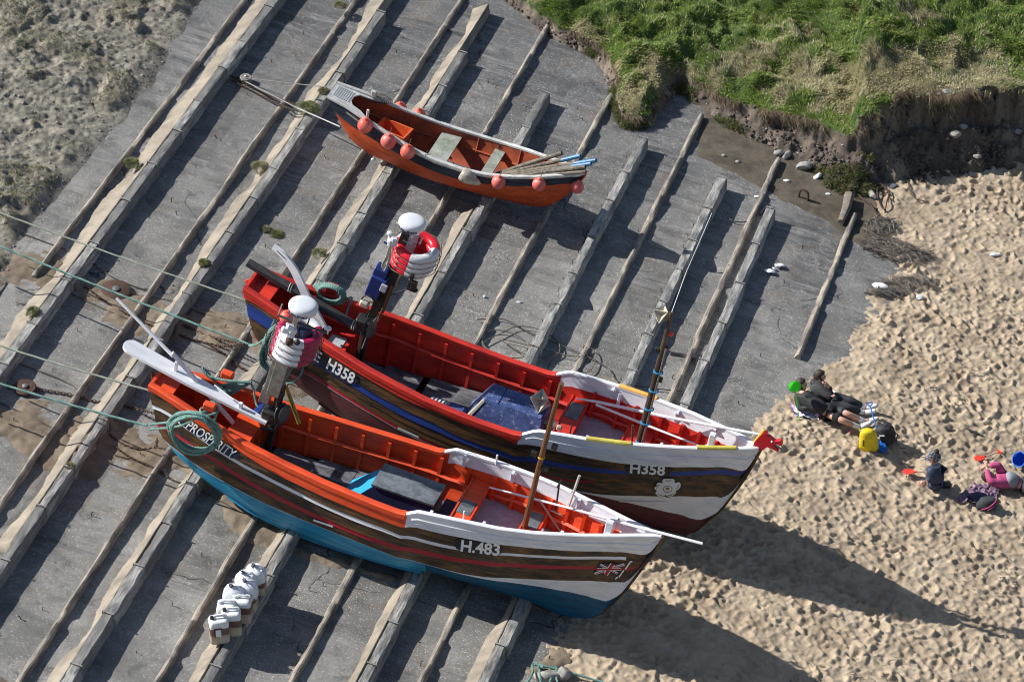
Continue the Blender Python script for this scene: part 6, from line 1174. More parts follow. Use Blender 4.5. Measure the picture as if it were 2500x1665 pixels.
# block and tackle hauling the small boat
mb = MB(); mb.tube(sag(G(*z5(-480+0, 60) if 0 else (598, 190), .12), G(797, 213, .62), .01), .010, 5); solo_w(mb, 'cable', 'cablegrey', 'thin steel cable from the pulley to the stern deck of the small orange boat', 'wire')
mb = MB(); mb.tube(sag(G(600, 200, .10), G(725, 264, .32), .0), .014, 5); mb.tube(sag(G(725, 264, .32), G(830, 310, .42), .0), .014, 5, mi=1); solo_w(mb, 'tackle_cable', ['cablegrey', 'cream'], 'steel and white tackle line under the stern of the small orange boat', 'wire')
for k, (a, b_) in enumerate((((560, 184), (745, 262)), ((565, 196), (720, 272)))): chain([(*a, .05), ((a[0]+b_[0])/2, (a[1]+b_[1])/2+9-6*k, .04), (*b_, .28)], ['rusty chain beside the steel pulley, upper of two', 'rusty chain beside the steel pulley, lower of two'][k], r=.026, wire=.008)
def pulley(q, r, m, label, h=.06):
    c = G(*q, h); t = empty('pulley_block', c); props(t, label, 'pulley', 'pulleys on the slipway'); mb = MB(); mb.lathe((0, 0, 0), [(r*.9, -.05), (r, -.035), (r*.8, 0), (r, .035), (r*.9, .05)], 22, (.1, -.15, 1)); mb.build('sheave', m, t)
    mb = MB(); mb.lathe((0, 0, 0), [(r*.25, -.07), (r*.25, .075), (r*.12, .085)], 10, (.1, -.15, 1)); mb.build('pin', 'steel', t); mb = MB(); mb.box((-r*.9, .03, .0), (r*1.6, r*.7, .03), bev=.01); mb.build('cheek_plate', 'rust', t)
pulley((600, 193), .115, 'cablegrey', 'pale steel pulley at the end of the small orange boat\'s cable'); pulley(zr(155, 1185), .19, 'rust', 'round pulley half sunk in dirt at the left, below the teal rope', .04); pulley(zr(715, 585), .26, 'rust', 'broad rusty disc sunk in the dirt under the thick teal rope', .01)
# pegs driven in beside the timbers
pg = MB(); pg.tube([(0, 0, -.02), (0, 0, .075), (.006, 0, .09), (.03, .004, .09)], .009, 5); pm = pg.build('peg', 'rust', None); C_.objects.unlink(pm); first = True
spots = []
for k in 'abcd':
    for b_ in np.arange(-11.5, 10, 1.35): 
        for du in ((.62,) if random.random() < .5 else (.62, .80)): spots.append((TU[k]+du+random.uniform(-.05, .05), b_+random.uniform(-.25, .25)))
for k in 'efg':
    for b_ in np.arange(-1.5, 6.5, .47): spots.append((TU[k]-.19+random.uniform(-.02, .02), b_+random.uniform(-.1, .1)))
    for b_ in np.arange(-10, 6, 1.3): spots.append((TU[k]+.7+random.uniform(-.1, .1), b_+random.uniform(-.3, .3)))
for u_, b_ in spots:
    P = W(u_, b_, 0); q = proj(P)
    if not (5 < q[0] < 2495 and 5 < q[1] < 1660): continue
    if u_ > 3 and b_ < -2: continue
    o = bpy.data.objects.new('iron_peg', pm.data); kr = min(TU, key=lambda t_: abs(u_-TU[t_]-.3)); rn_ = {'a': 'leftmost timber row', 'b': 'second timber row from the left', 'c': 'third timber row from the left', 'd': 'timber row that holds the jerrycans', 'e': 'first timber row right of the small orange boat', 'f': 'last timber row but one on the right', 'g': 'last timber row on the right'}[kr]; far_ = 'uphill' if q[1] < 800 else 'lower'; link(o); o.location = Vector(P.tolist()); o.rotation_euler = (random.uniform(-.2, .2), random.uniform(-.1, .3), random.uniform(-2.5, .6)); o.scale = [random.uniform(.5, .95)]*3
    props(o, 'small bent rusty peg beside the %s' % rn_, 'peg', 'iron pegs beside the %s' % rn_)
bpy.data.objects.remove(pm)
# ================================================================== JERRYCANS on the sand of a timber row
def rr2(x, y, r, n=5): return [(sx*(x-r)+r*math.cos(a0+a)*1., sy*(y-r)+r*math.sin(a0+a)) for sx, sy, a0 in ((1, 1, 0), (-1, 1, math.pi/2), (-1, -1, math.pi), (1, -1, 3*math.pi/2)) for a in np.linspace(0, math.pi/2, n)]
def can(loc, rz, label, liq, bagged, capm, hgt=.43):
    t = empty('jerrycan', loc); t.rotation_euler = (0, 0, rz); props(t, label, 'jerrycan', 'white jerrycans in a row on the timber'); mb = MB(); a, b_ = .148, .125
    lv = [(0, .92, 0), (.02, 1, 0), (.10, 1.0, 0), (.16, .985, 0), (.165, 1.0, 1), (.30, 1., 1), (.31, .995, 2), (hgt-.08, 1., 2), (hgt-.03, .90, 2), (hgt-.012, .75, 2), (hgt-.01, .3, 2)]
    zl_ = {.16: .12+.10*random.random()}; zl_ = zl_[.16]; lv = [(z if z not in (.16, .165, .30, .31) else {.16: zl_, .165: zl_+.005, .30: zl_+.13, .31: zl_+.14}[z], s, m_) for z, s, m_ in lv]; R_ = [[(x*s, y*s, z) for x, y in rr2(a, b_, .045)] for z, s, m_ in lv]; n = len(R_[0]); V = sum(R_, []); F = []; mi = []
    for k in range(len(R_)-1):
        for i in range(n): F.append([k*n+i, k*n+(i+1) % n, (k+1)*n+(i+1) % n, (k+1)*n+i]); mi.append(lv[k+1][2] if lv[k+1][2] != 0 else 0)
    F += [list(range(n))[::-1], [(len(R_)-1)*n+i for i in range(n)]]; mi += [0, 2]; mb.add(V, F, mi); mb.build('container', ['amber', liq, 'milky'], t, .9)
    mb = MB(); P = [(.10, 0, hgt-.02), (.085, 0, hgt+.025), (.0, 0, hgt+.032), (-.05, 0, hgt+.03), (-.06, 0, hgt-.01)]; mb.tube(spline(P, 4), .017, 6, flat=1.3); mb.build('handle', 'milky', t)
    mb = MB(); mb.lathe((-.095, .0, hgt-.03), [(.028, 0), (.028, .03), (.034, .032), (.034, .058), (.028, .064)], 14); mb.build('cap', capm, t)
    if bagged:
        mb = MB(); R0 = random.Random(label); n = 22; th = np.linspace(0, 2*math.pi, n, endpoint=False); R_ = []
        for z, s in ((hgt*.52, 1.08), (hgt*.62, 1.12), (hgt*.78, 1.10), (hgt*.92, 1.06), (hgt+.03, .82), (hgt+.055, .30), (hgt+.09, .16), (hgt+.11, .26)):
            R_.append([(a*s*math.copysign(abs(math.cos(q))**.6, math.cos(q))*(1+R0.uniform(-.05, .05))+(-.03 if s < .5 else 0), b_*s*math.copysign(abs(math.sin(q))**.6, math.sin(q))*(1+R0.uniform(-.05, .05)), z+R0.uniform(-.018, .018)) for q in list(th)+[0]])
            R_[-1][-1] = R_[-1][0]
        mb.grid(R_); mb.build('plastic_bag', 'bagfilm', t, 1.); mb = MB(); mb.tube([(-.03+.03*math.cos(q), .03*math.sin(q), hgt+.075) for q in np.linspace(0, 6.28, 10, endpoint=False)], .01, 5, closed=True); mb.tube([(-.03, 0, hgt+.08), (.0, -.04, hgt+.12)], .014, 5); mb.build('bag_tie', 'darkgrey', t)
    return t
cl = [('jerrycan nearest the viewer, uncovered, with a black and white label', 'liquid', False, 'black'), ('uncovered jerrycan second from the viewer, amber liquid low in it', 'liquid', False, 'black'), ('jerrycan third from the viewer, white cap and pale handle showing', 'liquid', False, 'milky'), ('rounded jerrycan fourth from the viewer, in the middle of the row', 'liquid', False, 'milky'),
      ('bagged jerrycan fifth from the viewer', 'liquid', True, 'black'), ('bagged jerrycan sixth from the viewer', 'liquid', True, 'black'), ('bagged jerrycan next to last in the row, seventh from the viewer', 'liquid', True, 'black'), ('bagged jerrycan at the far end of the row', 'liquid', True, 'milky')]
A = np.array(zj(330, 1425)); B = np.array(zj(915, 590))
for k, (lb, lq, bg_, cp) in enumerate(cl):
    t_ = [0, .155, .31, .42, .575, .68, .85, 1.0][k]; q = A*(1-t_)+B*t_+[[0, 18, -6, 22, -10, 14, -4, 8][k], 0]; can(G(q[0], q[1], .235), math.radians(8-3*k+random.uniform(-6, 6)), lb, lq, bg_, cp)
can0 = [o for o in C_.objects if o.get('label', '').startswith('jerrycan nearest')][0]
mb = MB(); mb.box((-.03, -.127, .235), (.115, .004, .17), bev=.001); mb.box((-.025, -.130, .225), (.085, .004, .13), mi=1, bev=.001); mb.box((-.03, -.1325, .305), (.09, .002, .012), mi=2, bev=.0005); mb.box((.0, -.133, .19), (.018, .003, .09), mi=1, bev=.001); mb.build('can_label', ['black', 'text', 'flagred'], can0)
# ================================================================== STONES, WOOD, SCRAP
def stone(q, sx, sy, sz, m, label, cat='stone', group=None, up=0., rz=0., seed=0, name='stone'):
    P = on(q); bm = bmesh.new(); bmesh.ops.create_icosphere(bm, subdivisions=3, radius=1); R0 = np.random.default_rng(seed)
    V = np.array([v.co[:] for v in bm.verts]); F = [[v.index for v in f.verts] for f in bm.faces]; bm.free()
    for _ in range(5): n = R0.normal(size=3); n /= np.linalg.norm(n); d_ = V@n; lim = R0.uniform(.55, .8); V = V-np.outer(np.clip(d_-lim, 0, 9), n)
    V = V*(1+.12*(fbm(V[:, 0]+seed, V[:, 1]+V[:, 2]*.7, 2, 3, 3)-.5)[:, None])*[sx, sy, sz]; c_, s_ = math.cos(rz), math.sin(rz); V = V@np.array([[c_, -s_, 0], [s_, c_, 0], [0, 0, 1]]).T+[0, 0, sz*.55]
    mb = MB(); mb.add(V, F); o = mb.build(name, m, None, .5); o.location = Vector((P+[0, 0, up]).tolist()); return props(o, label, cat, group)
stone(zd(1150, 1310), .17, .08, .07, 'chalk', 'largest white foam lump, where the sand meets the concrete', 'foam lump', rz=-.3, seed=1, name='foam_lump'); stone(zd(1600, 1430), .09, .07, .06, 'chalk', 'smaller white foam lump lying on the sand', 'foam lump', seed=2, name='foam_lump'); stone(z4(1, 1) and (2429, 624), .10, .05, .04, 'chalk', 'white pebble alone on the upper sand near the right edge', 'pebble', seed=3, name='pebble')
stone(zd(1290, 180), .10, .08, .055, 'rockdark', 'smooth dark boulder at the foot of the bank beside the scrap iron', seed=4); stone(zs(1865, 165), .17, .12, .10, 'rock', 'squarish grey block fallen from the bank onto the mud', seed=5, rz=.3); stone(zs(1950, 220), .11, .06, .06, 'chalk', 'white stone beside the slumped tuft', seed=6, rz=.7)
stone(zs(1750, 245), .07, .04, .03, 'chalk', 'white pebble on the mud above the iron hook', 'pebble', seed=7, name='pebble'); stone(zs(1350, 85), .05, .04, .035, 'rock', 'small stone on the mud just below the turf', 'pebble', seed=8, name='pebble'); stone(zs(1440, 125), .05, .04, .035, 'rock', 'small stone on the mud, left of the grey block', 'pebble', seed=9, name='pebble')
stone(zs(1560, 345), .055, .035, .02, 'chalk', 'white pebble on the concrete between two ribs', 'pebble', seed=10, name='pebble'); stone(zs(45, 1015), .05, .025, .02, 'chalk', 'white pebble on the concrete above the red boat, long and thin', 'pebble', seed=11, name='pebble'); stone(z2(1835, 665), .035, .03, .03, 'chalk', 'white pebble on the concrete above the red boat, round', 'pebble', seed=12, name='pebble')
stone(z5(500, 838), .05, .035, .035, 'chalk', 'white pebble on the timber row below the small orange boat', 'pebble', up=.22, seed=13, name='pebble'); stone(zs(2015, 330), .05, .03, .03, 'chalk', 'small white stone below the slumped tuft', 'pebble', seed=14, name='pebble')
for k, q in enumerate([(1700, 75), (1755, 90), (1860, 70), (2150, 215), (2230, 220), (2300, 345)]): stone(zs(*q), .10+.03*(k % 3), .08, .08, 'rock', ['grey stone in the fallen earth, leftmost of the group under the turf', 'grey stone under the turf, second from the left', 'stone high on the fallen earth above the squarish block', 'stone behind the slumped tuft', 'stone right of the slumped tuft', 'pale stone beside the scrap iron loops'][k], seed=20+k, rz=k)
zb_ = zz(2050, 100, 3.92)
for k, (q, s_) in enumerate((((1015, 565), .10), ((1125, 690), .13), ((1180, 830), .09), ((1285, 1000), .09), ((1410, 990), .08), ((1330, 950), .09), ((1330, 795), .07), ((930, 745), .08), ((1740, 610), .10))):
    p = ub(*zb_(*q), 1.12 if q[1] < 700 else .7); h_ = 1.12 if q[1] < 700 else .7; st = stone(zb_(*q), s_, s_*.8, s_*.6, 'rock', ['brown stone set high in the earth face', 'longest pale stone in the earth face', 'knobbly stone on the ledge of the earth face', 'white rounded stone low in the earth face', 'pale stone low in the earth face, right of the white one', 'grey stone just above the white rounded one', 'small light stone on the lip of the dark hollow', 'flat brown slab in the earth face', 'pale stone at the far right of the bank'][k], seed=40+k); 
    i0 = int(np.clip((p[0]-BANK[0][0])/.03, 0, len(BANK[0])-1)); j0 = int(np.clip((p[1]-BANK[1][0])/.036, 0, len(BANK[1])-1)); st.location = Vector(W(p[0], p[1], BANK[2][i0, j0]-.02).tolist())
# iron hook, driftwood post, scrap iron
mb = MB(); c = G(*zd(235, 290), 0); e = G(*zd(330, 330), 0); mb.tube(spline([c-[0, 0, .03], c+[0, 0, .10], (c+e)/2+[-.03, .02, .21], e+[0, 0, .17], e-[0, 0, .03]], 6), .022, 8); solo_w(mb, 'iron_hoop', 'rust', 'rusty iron hoop standing out of the mud', 'iron hoop')
A = G(*zd(800, 260), .10); B = G(*zd(705, 560), .10); mb = MB(); mb.tube([A, A*.5+B*.5+[.03, 0, .03], B], [.10, .085, .06], 9, flat=.8); solo_w(mb, 'driftwood_post', 'driftwood', 'thick weathered post lying against the slumped tuft', 'driftwood')
mb = MB(); R0 = random.Random(9)
for pts in ([(760, 170), (880, 210), (1000, 200), (1150, 190), (1250, 265)], [(1000, 215), (1100, 250), (1200, 255), (1245, 270), (1220, 380), (1200, 470)], [(1120, 330), (1110, 240), (1150, 200), (1210, 220), (1250, 290), (1220, 360)], [(860, 230), (950, 340), (1030, 420), (1110, 515)], [(1040, 400), (1080, 470), (1120, 520)], [(1130, 330), (1160, 420), (1195, 470)], [(870, 180), (920, 260), (1000, 240), (930, 190)]):
    mb.tube(spline([on(zd(*q), R0.uniform(.02, .12)) for q in pts], 6), .014, 5)
mb.box(on(zd(930, 215), .08), (.20, .06, .05), R=np.array(Euler((.3, .2, -.4)).to_matrix())); solo_w(mb, 'scrap_iron', 'rust', 'tangle of rusty iron bars at the foot of the bank', 'scrap iron')
wire([zd(1445, 20)+(.05,), zd(1470, 150), zd(1500, 250), zd(1560, 310), zd(1640, 325)], .010, 'rust', 'iron_rod', 'thin rusty wire curving out over the sand from the bank', 'wire', h=.09); wire([zd(1490, 40)+(.1,), zd(1580, 45)+(.1,), zd(1640, 90)+(.08,), zd(1670, 140)+(.06,)], .010, 'rust', 'iron_rod', 'short rusty wire arching above the curved one', 'wire', h=.1)
def litter(name, label, regs, n, m, lo, hi, cat='driftwood'):
    mb = MB(); R0 = random.Random(label)
    for _ in range(n):
        cx, cy, rx, ry, sl_ = R0.choice(regs); a = R0.uniform(0, 6.28); r = math.sqrt(R0.random()); q = (cx+rx*r*math.cos(a), cy+ry*r*math.sin(a)+sl_*r*math.cos(a)*rx); P = on(zd(*q), R0.uniform(.005, .09 if hi > .2 else .04)); l = R0.uniform(lo, hi); az = R0.gauss(-.5, .7); d_ = np.array([math.cos(az), math.sin(az), R0.uniform(-.15, .15)-.12])*l/2; k_ = np.array([R0.uniform(-.2, .2)*l, R0.uniform(-.2, .2)*l, .01])
        mb.tube([P-d_, P+k_*.5, P+d_], R0.uniform(.003, .009), 4, mi=R0.choice([0, 0, 1]))
    return solo_w(mb, name, m, label, cat, kind='stuff')
litter('twig_litter', 'drift of dead twigs and weed where the sand meets the slipway', [(1150, 640, 160, 90, -.2), (1250, 880, 330, 130, .15), (1450, 950, 300, 90, .1), (1500, 1260, 330, 60, .0), (1250, 1370, 250, 40, 0), (1200, 860, 220, 90, .1), (1130, 620, 110, 70, -.2)], 1700, ['driftwood', 'plankdark'], .06, .30)
litter('strandline_weed', 'dark scraps of weed strewn over the trodden sand', [(1150+x, 1500+y, 420, 300, 0) for x, y in ((900, 900), (200, 1800), (1900, 1500), (1200, 3000), (2400, 3500), (0, 4200), (1800, 5200), (-600, 4300), (1700, 300), (2200, -100))], 420, ['plankdark', 'driftwood'], .03, .14, 'seaweed')
mb = MB()
for k in range(7): P = G(*zs(1620+18*k, 810-4*k+14*math.sin(k)), .03+.01*(k % 3)); mb.ball(P, .05+.015*(k % 3), 8, (.2*k % 1, .3, 1), sq=.35)
solo_w(mb, 'torn_bag', 'bagfilm', 'torn pale plastic bag on the concrete right of the last timber row', 'plastic bag')
# stones holding the rope end at the lower edge
zt_ = zz(1250, 1550, 7.85)
stone(zt_(650, 830), .20, .13, .12, 'rock', 'brown stone under the knotted teal rope at the lower edge', seed=60); stone(zt_(980, 800), .14, .12, .12, 'rock', 'dark and white mottled stone under the knotted teal rope', seed=61)
mb = MB(); g_ = lambda x, y, h=.12: G(*zt_(x, y), h)
for P in ([g_(400, 520), g_(520, 570), g_(620, 590), g_(830, 640), g_(1000, 690), g_(1200, 740), g_(1500, 830), g_(1900, 950)], [g_(390, 560), g_(400, 680), g_(380, 760), g_(300, 900), g_(240, 1000)], [g_(500, 600), g_(540, 740), g_(550, 900), g_(540, 1050)], [g_(720, 640), g_(730, 700), g_(800, 720), g_(850, 680), g_(840, 610), g_(780, 600)], [g_(1070, 630), g_(900, 715), g_(830, 690), g_(760, 800), g_(710, 950)], [g_(840, 720), g_(850, 820), g_(880, 920), g_(900, 1050)], [g_(420, 530), g_(500, 580), g_(600, 620), g_(520, 540), g_(430, 580)]): rope(mb, spline(P, 8), .020)
solo_w(mb, 'knotted_rope', 'rope', 'knotted teal rope tied over stones at the lower edge of the view', 'rope')
# tufts of green in the sand of the timber rows
tz = zz(0, 0, 2.24); tufts = [(tz(100, 880), .30, 'low yellow-green plant casting a shadow on the stony ground', 0), (tz(720, 895), .17, 'flat green tuft across the leftmost timber row', .2), (tz(1690, 590), .22, 'yellow-green weed where the tackle crosses the second timber row', .25), (tz(1420, 915), .16, 'dry pale tuft on the second timber row', .2), (tz(1115, 1440), .10, 'round grey-green cushion on the second timber row', .24), (tz(1770, 500), .10, 'small tuft under the stern of the small orange boat', .24), (zr(1710, 235), .13, 'green weed in a crack left of the curved tiller', 0), (zr(1640, 205), .10, 'small weed in the same crack, further left', 0), (z2(650, 350), .14, 'low weed on the third timber row below the round radar', .2), (zr(205, 710), .11, 'green tuft on the leftmost timber row near the lower ropes', .24), (z1(-450, 1000) and (172, 1140), .08, 'small tuft on the second timber row by the dirt', .22), (tz(1860+0, 30), .12, 'dry tuft at the top end of the third timber row', .2)]
for q, r, lb, h in tufts:
    n = int(2600*r/.2); a = rng.uniform(0, 6.28, n); rr_ = r*np.sqrt(rng.random(n)); c = ub(*q, h); rr_ = rr_*(.55+.9*vnoise(np.cos(a)*1.7+c[0]*3, np.sin(a)*1.7+c[1]*3, 3)); col = np.where(rng.random((n, 1)) < (.6 if 'green' in lb else .25), np.array([.17, .23, .06]), np.array([.36, .33, .21]))*rng.uniform(.5, 1.3, (n, 1))
    o = blades('tuft', c[0]+rr_*np.cos(a)*.8, c[1]+rr_*np.sin(a), np.full(n, h)+.04*np.clip(1-(rr_/r)**2, 0, 1), rng.uniform(.02, .06, n), (a, .3+1.0*rr_/r), col, lb, .005); props(o, lb, 'plant', 'tufts growing on the slipway'); del o['kind']
# ================================================================== PEOPLE AND THEIR THINGS
def J(x, y, h):
    p = ub(*zp(x, y), h+.05); g = max(0, sandh(*p)); p = ub(*zp(x, y), h+g); return W(p[0], p[1], h+g)
def skin(name, joints, edges, m, parent, sub=2, root=0):
    me = bpy.data.meshes.new(name); me.from_pydata([tuple(j[0]) for j in joints], edges, []); o = bpy.data.objects.new(name, me); C_.objects.link(o); md = o.modifiers.new('s', 'SKIN'); sv = me.skin_vertices[0].data
    for i, j in enumerate(joints): r = j[1]; sv[i].radius = (r, r) if not isinstance(r, tuple) else r; sv[i].use_root = (i == root)
    md.use_smooth_shade = True; ss = o.modifiers.new('u', 'SUBSURF'); ss.levels = sub; ss.render_levels = sub; dg = bpy.context.evaluated_depsgraph_get(); dg.update(); m2 = bpy.data.meshes.new_from_object(o.evaluated_get(dg)); bpy.data.objects.remove(o); m2.materials.clear(); m2.materials.append(M[m]); o = bpy.data.objects.new(name, m2); link(o, parent)
    for p in m2.polygons: p.use_smooth = True; p.material_index = 0
    return o
def hand(parent, base, dirn, palm, mk=True):
    """five bent fingers on a palm, rooted at the wrist"""
    d_ = np.array(dirn, float); d_ /= np.linalg.norm(d_); n = np.array(palm, float); n -= d_*(n@d_); n /= np.linalg.norm(n); s_ = np.cross(d_, n); js = [(base, .020), (base+d_*.045, .026)]; ed = [(0, 1)]
    js.append((base+d_*.085, .030)); ed.append((1, 2))
    for k, off in enumerate((-.028, -.010, .010, .027)):
        l = (.062, .070, .066, .052)[k]; a = base+d_*.092+s_*off; i = len(js); js += [(a, .009), (a+d_*l*.5-n*.008, .0085), (a+d_*l*.75-n*.035, .0075)]; ed += [(2, i), (i, i+1), (i+1, i+2)]
    i = len(js); a = base+d_*.035-s_*.034; js += [(a, .011), (a+d_*.03-s_*.018-n*.01, .0095), (a+d_*.055-s_*.012-n*.022, .008)]; ed += [(1, i), (i, i+1), (i+1, i+2)]; return js, ed
def person(label, D_, group='people on the beach'):
    root = empty('person', D_['pelvis'][0]); props(root, label, 'person', group); root_w = np.array(D_['pelvis'][0]); return root, root_w
def rel(js, o): return [(np.array(a)-o, r) for a, r in js]
def slim(js, o, n0): return [(np.array(a)-o, r*(.78 if i < n0 else 1)) for i, (a, r) in enumerate(js)]
def head(parent, o, c, face, up, s, hairm, hat=None, long=0.):
    face = np.array(face, float); face /= np.linalg.norm(face); up = np.array(up, float); up -= face*(up@face); up /= np.linalg.norm(up); sd = np.cross(up, face); c = np.array(c)-o
    n = 18; V = []; F = []
    for i, ph in enumerate(np.linspace(-math.pi/2, math.pi/2, 15)):
        for th in np.linspace(0, 2*math.pi, n, endpoint=False):
            x, y, z = math.cos(ph)*math.cos(th), math.cos(ph)*math.sin(th), math.sin(ph); w = 1-.22*max(0, -z)**1.2; fr = x*(.095 if x > 0 else .105)*w; 
            if x > .8: fr += .018*math.exp(-((z+.12)/.16)**2-(y/.16)**2)-.006*math.exp(-((z-.12)/.12)**2-((abs(y)-.35)/.16)**2)-.004*math.exp(-((z+.45)/.08)**2-(y/.3)**2)
            V.append(c+s*(face*fr+sd*y*.078*w+up*(z*.118)))
    for i in range(14):
        for k in range(n): F.append([i*n+k, i*n+(k+1) % n, (i+1)*n+(k+1) % n, (i+1)*n+k])
    mb = MB(); mb.add(V, F)
    for q in (-1, 1): mb.ball(c+s*(sd*q*.078+face*.0-up*.012), .018*s, 8, sq=1.3)
    hd_ = mb.build('head_skin', 'skin', parent, 1.5)
    mb = MB()
    for q in (-1, 1): mb.ball(c+s*(sd*q*.030+face*.083+up*.012), .009*s, 6)
    mb.tube([c+s*(face*.086-up*.052-sd*.02), c+s*(face*.092-up*.055), c+s*(face*.086-up*.052+sd*.02)], .004*s, 4); mb.build('eyes_and_mouth', 'hair', parent)
    mb = MB(); V = []; R0 = random.Random(label_seed := int(abs(c[0]*100)))
    for i, ph in enumerate(np.linspace(-.35-long, math.pi/2, 11)):
        for th in np.linspace(0, 2*math.pi, n, endpoint=False):
            x, y, z = math.cos(ph)*math.cos(th), math.cos(ph)*math.sin(th), math.sin(ph); k_ = 1.12+R0.uniform(-.02, .05); cut = x > .35 and z < .55
            k_ = .86 if cut else k_; V.append(c+s*(face*x*.106*k_+sd*y*.082*k_+up*z*.122*k_))
    F = [[i*n+k, i*n+(k+1) % n, (i+1)*n+(k+1) % n, (i+1)*n+k] for i in range(10) for k in range(n)]; mb.add(V, F); mb.build('hair' if hat is None else 'cap', hairm if hat is None else hat, parent, 1.5)
    if hat: mb = MB(); mb.prism([(.08, -.07), (.15, -.05), (.17, 0), (.15, .05), (.08, .07), (.06, 0)], .012, c+s*up*.035, face*s, -sd*s); mb.build('cap_peak', hat, parent); mb = MB(); mb.ball(c+s*(up*.11-face*.07), .05*s, 10); mb.build('hair_bun', 'hair', parent)
def limb(js): return [(a, r) for a, r in js]
def figure(label, P, arms, legs, headd, coat, legm, legfrom, shoes, bare_legs=False, coatr=1.25):
    """P: pelvis, waist, chest, neck, head; arms/legs: lists of (shoulder, elbow, wrist) / (hip, knee, ankle, toe)"""
    pel = np.array(P[0]); root = empty('person', pel); props(root, label, 'person', 'people on the beach'); o = pel; js = [(P[0], .085), (P[1], .08), (P[2], .09), (P[3], .048), (P[4], .045)]; ed = [(0, 1), (1, 2), (2, 3), (3, 4)]
    for a in arms: i = len(js); js += [(a[0], .036), (a[1], .032), (a[2], .025)]; ed += [(2, i), (i, i+1), (i+1, i+2)]; hj, he = hand(None, np.array(a[2])+0, np.array(a[2])-np.array(a[1]), a[3] if len(a) > 3 else (0, 0, 1)); b0 = len(js)-1; hj = hj[1:]; js += [(p, r) for p, r in hj]; ed += [((x-1+b0+1) if x > 0 else b0, (y-1+b0+1)) for x, y in he]
    for a in legs: i = len(js); js += [(a[0], .070 if bare_legs else .06), (a[1], .060 if bare_legs else .045), (a[2], .042 if bare_legs else .035), (np.array(a[2])*.6+np.array(a[3])*.4, .026)]; ed += [(0, i), (i, i+1), (i+1, i+2), (i+2, i+3)]
    skin('body', rel(js, o), ed, 'skin', root, 1)
    k = coatr; cj = [(P[0]*.65+P[1]*.35 if 0 else (np.array(P[0])*.7+np.array(P[1])*.3), .125*k), (P[1], .118*k), (P[2], .135*k), (np.array(P[3]), .075*k)]; ce = [(0, 1), (1, 2), (2, 3)]
    for a in arms: i = len(cj); e = np.array(a[1]); w = np.array(a[2]); cj += [(a[0], .085*k), (a[1], .066*k), (e*.12+w*.88, .048*k)]; ce += [(2, i), (i, i+1), (i+1, i+2)]
    skin('jacket', rel(cj, o), ce, coat, root, 2)
    tj = [(P[0], .150), (np.array(P[0])*.6+np.array(P[1])*.4, .150)]; te = [(0, 1)]
    for a in legs:
        i = len(tj); hp_, kn, an = map(np.array, a[:3]); end = hp_*.15+kn*.85 if bare_legs else kn*.08+an*.92
        if bare_legs: tj += [(hp_, .105), (end, .088)]; te += [(0, i), (i, i+1)]
        else: tj += [(hp_, .105), (kn, .078), (end, .060)]; te += [(0, i), (i, i+1), (i+1, i+2)]
    skin('shorts' if bare_legs else 'trousers', rel(tj, o), te, legm, root, 2)
    for a in legs:
        an, to = np.array(a[2])-o, np.array(a[3])-o; kn = np.array(a[1])-o; f = (to-an)/np.linalg.norm(to-an); l_ = (an-kn)/np.linalg.norm(an-kn); heel = an+l_*.05-f*.03
        if shoes: skin('shoe', [(heel, .058), (heel+f*.10, .054), (heel+f*.20, .050), (heel+f*.26, .034)], [(0, 1), (1, 2), (2, 3)], shoes, root, 2); mb = MB(); mb.tube([an-l_*.12, an+l_*.02], [.047, .045], 10); mb.build('sock', 'text', root)
    head(root, o, *headd); return root
B3 = lambda *a: np.array(J(*a))
figure('person in black quilted jacket and shorts reclining beside the green net, bare legs', [B3(510, 520, .14), B3(420, 470, .20), B3(300, 400, .24), B3(280, 350, .31), B3(275, 320, .35)],
       [(B3(240, 400, .22), B3(270, 500, .10), B3(365, 470, .24)), (B3(345, 380, .28), B3(420, 440, .22), B3(470, 470, .22))],
       [(B3(520, 550, .13), B3(630, 592, .20), B3(765, 648, .07), B3(830, 615, .16)), (B3(580, 500, .13), B3(670, 535, .22), B3(820, 600, .09), B3(930, 560, .22))],
       (B3(275, 285, .38), (.75, -.35, .35), (-.3, .1, 1), 1.0, 'hair'), 'jacket', 'jacket', None, 'trainer', True, 1.12)
figure('person in black hooded jacket and charcoal trousers reclining behind the one in shorts', [B3(560, 420, .14), B3(500, 385, .20), B3(420, 320, .26), B3(425, 265, .34), B3(430, 240, .38)],
       [(B3(380, 310, .26), B3(430, 390, .14), B3(500, 380, .22)), (B3(470, 300, .29), B3(530, 340, .26), B3(500, 300, .36))],
       [(B3(560, 440, .13), B3(680, 480, .18), B3(800, 520, .08), B3(880, 505, .17)), (B3(590, 400, .13), B3(710, 425, .20), B3(815, 475, .09), B3(890, 455, .19))],
       (B3(435, 212, .41), (.85, -.2, .2), (-.2, .1, 1), 1.0, 'hair'), 'jacket', 'trousers', None, 'trainer', False, 1.12)
hood = MB(); hood.ball(B3(395, 270, .31), .10, 12, (.3, .2, 1), sq=.7); hd_ = hood.build('jacket_hood', 'jacket', None); rt = [o for o in C_.objects if o.get('label', '').startswith('person in black hooded')][0]; hd_.parent = rt; hd_.matrix_parent_inverse = Matrix.Translation(-rt.location)
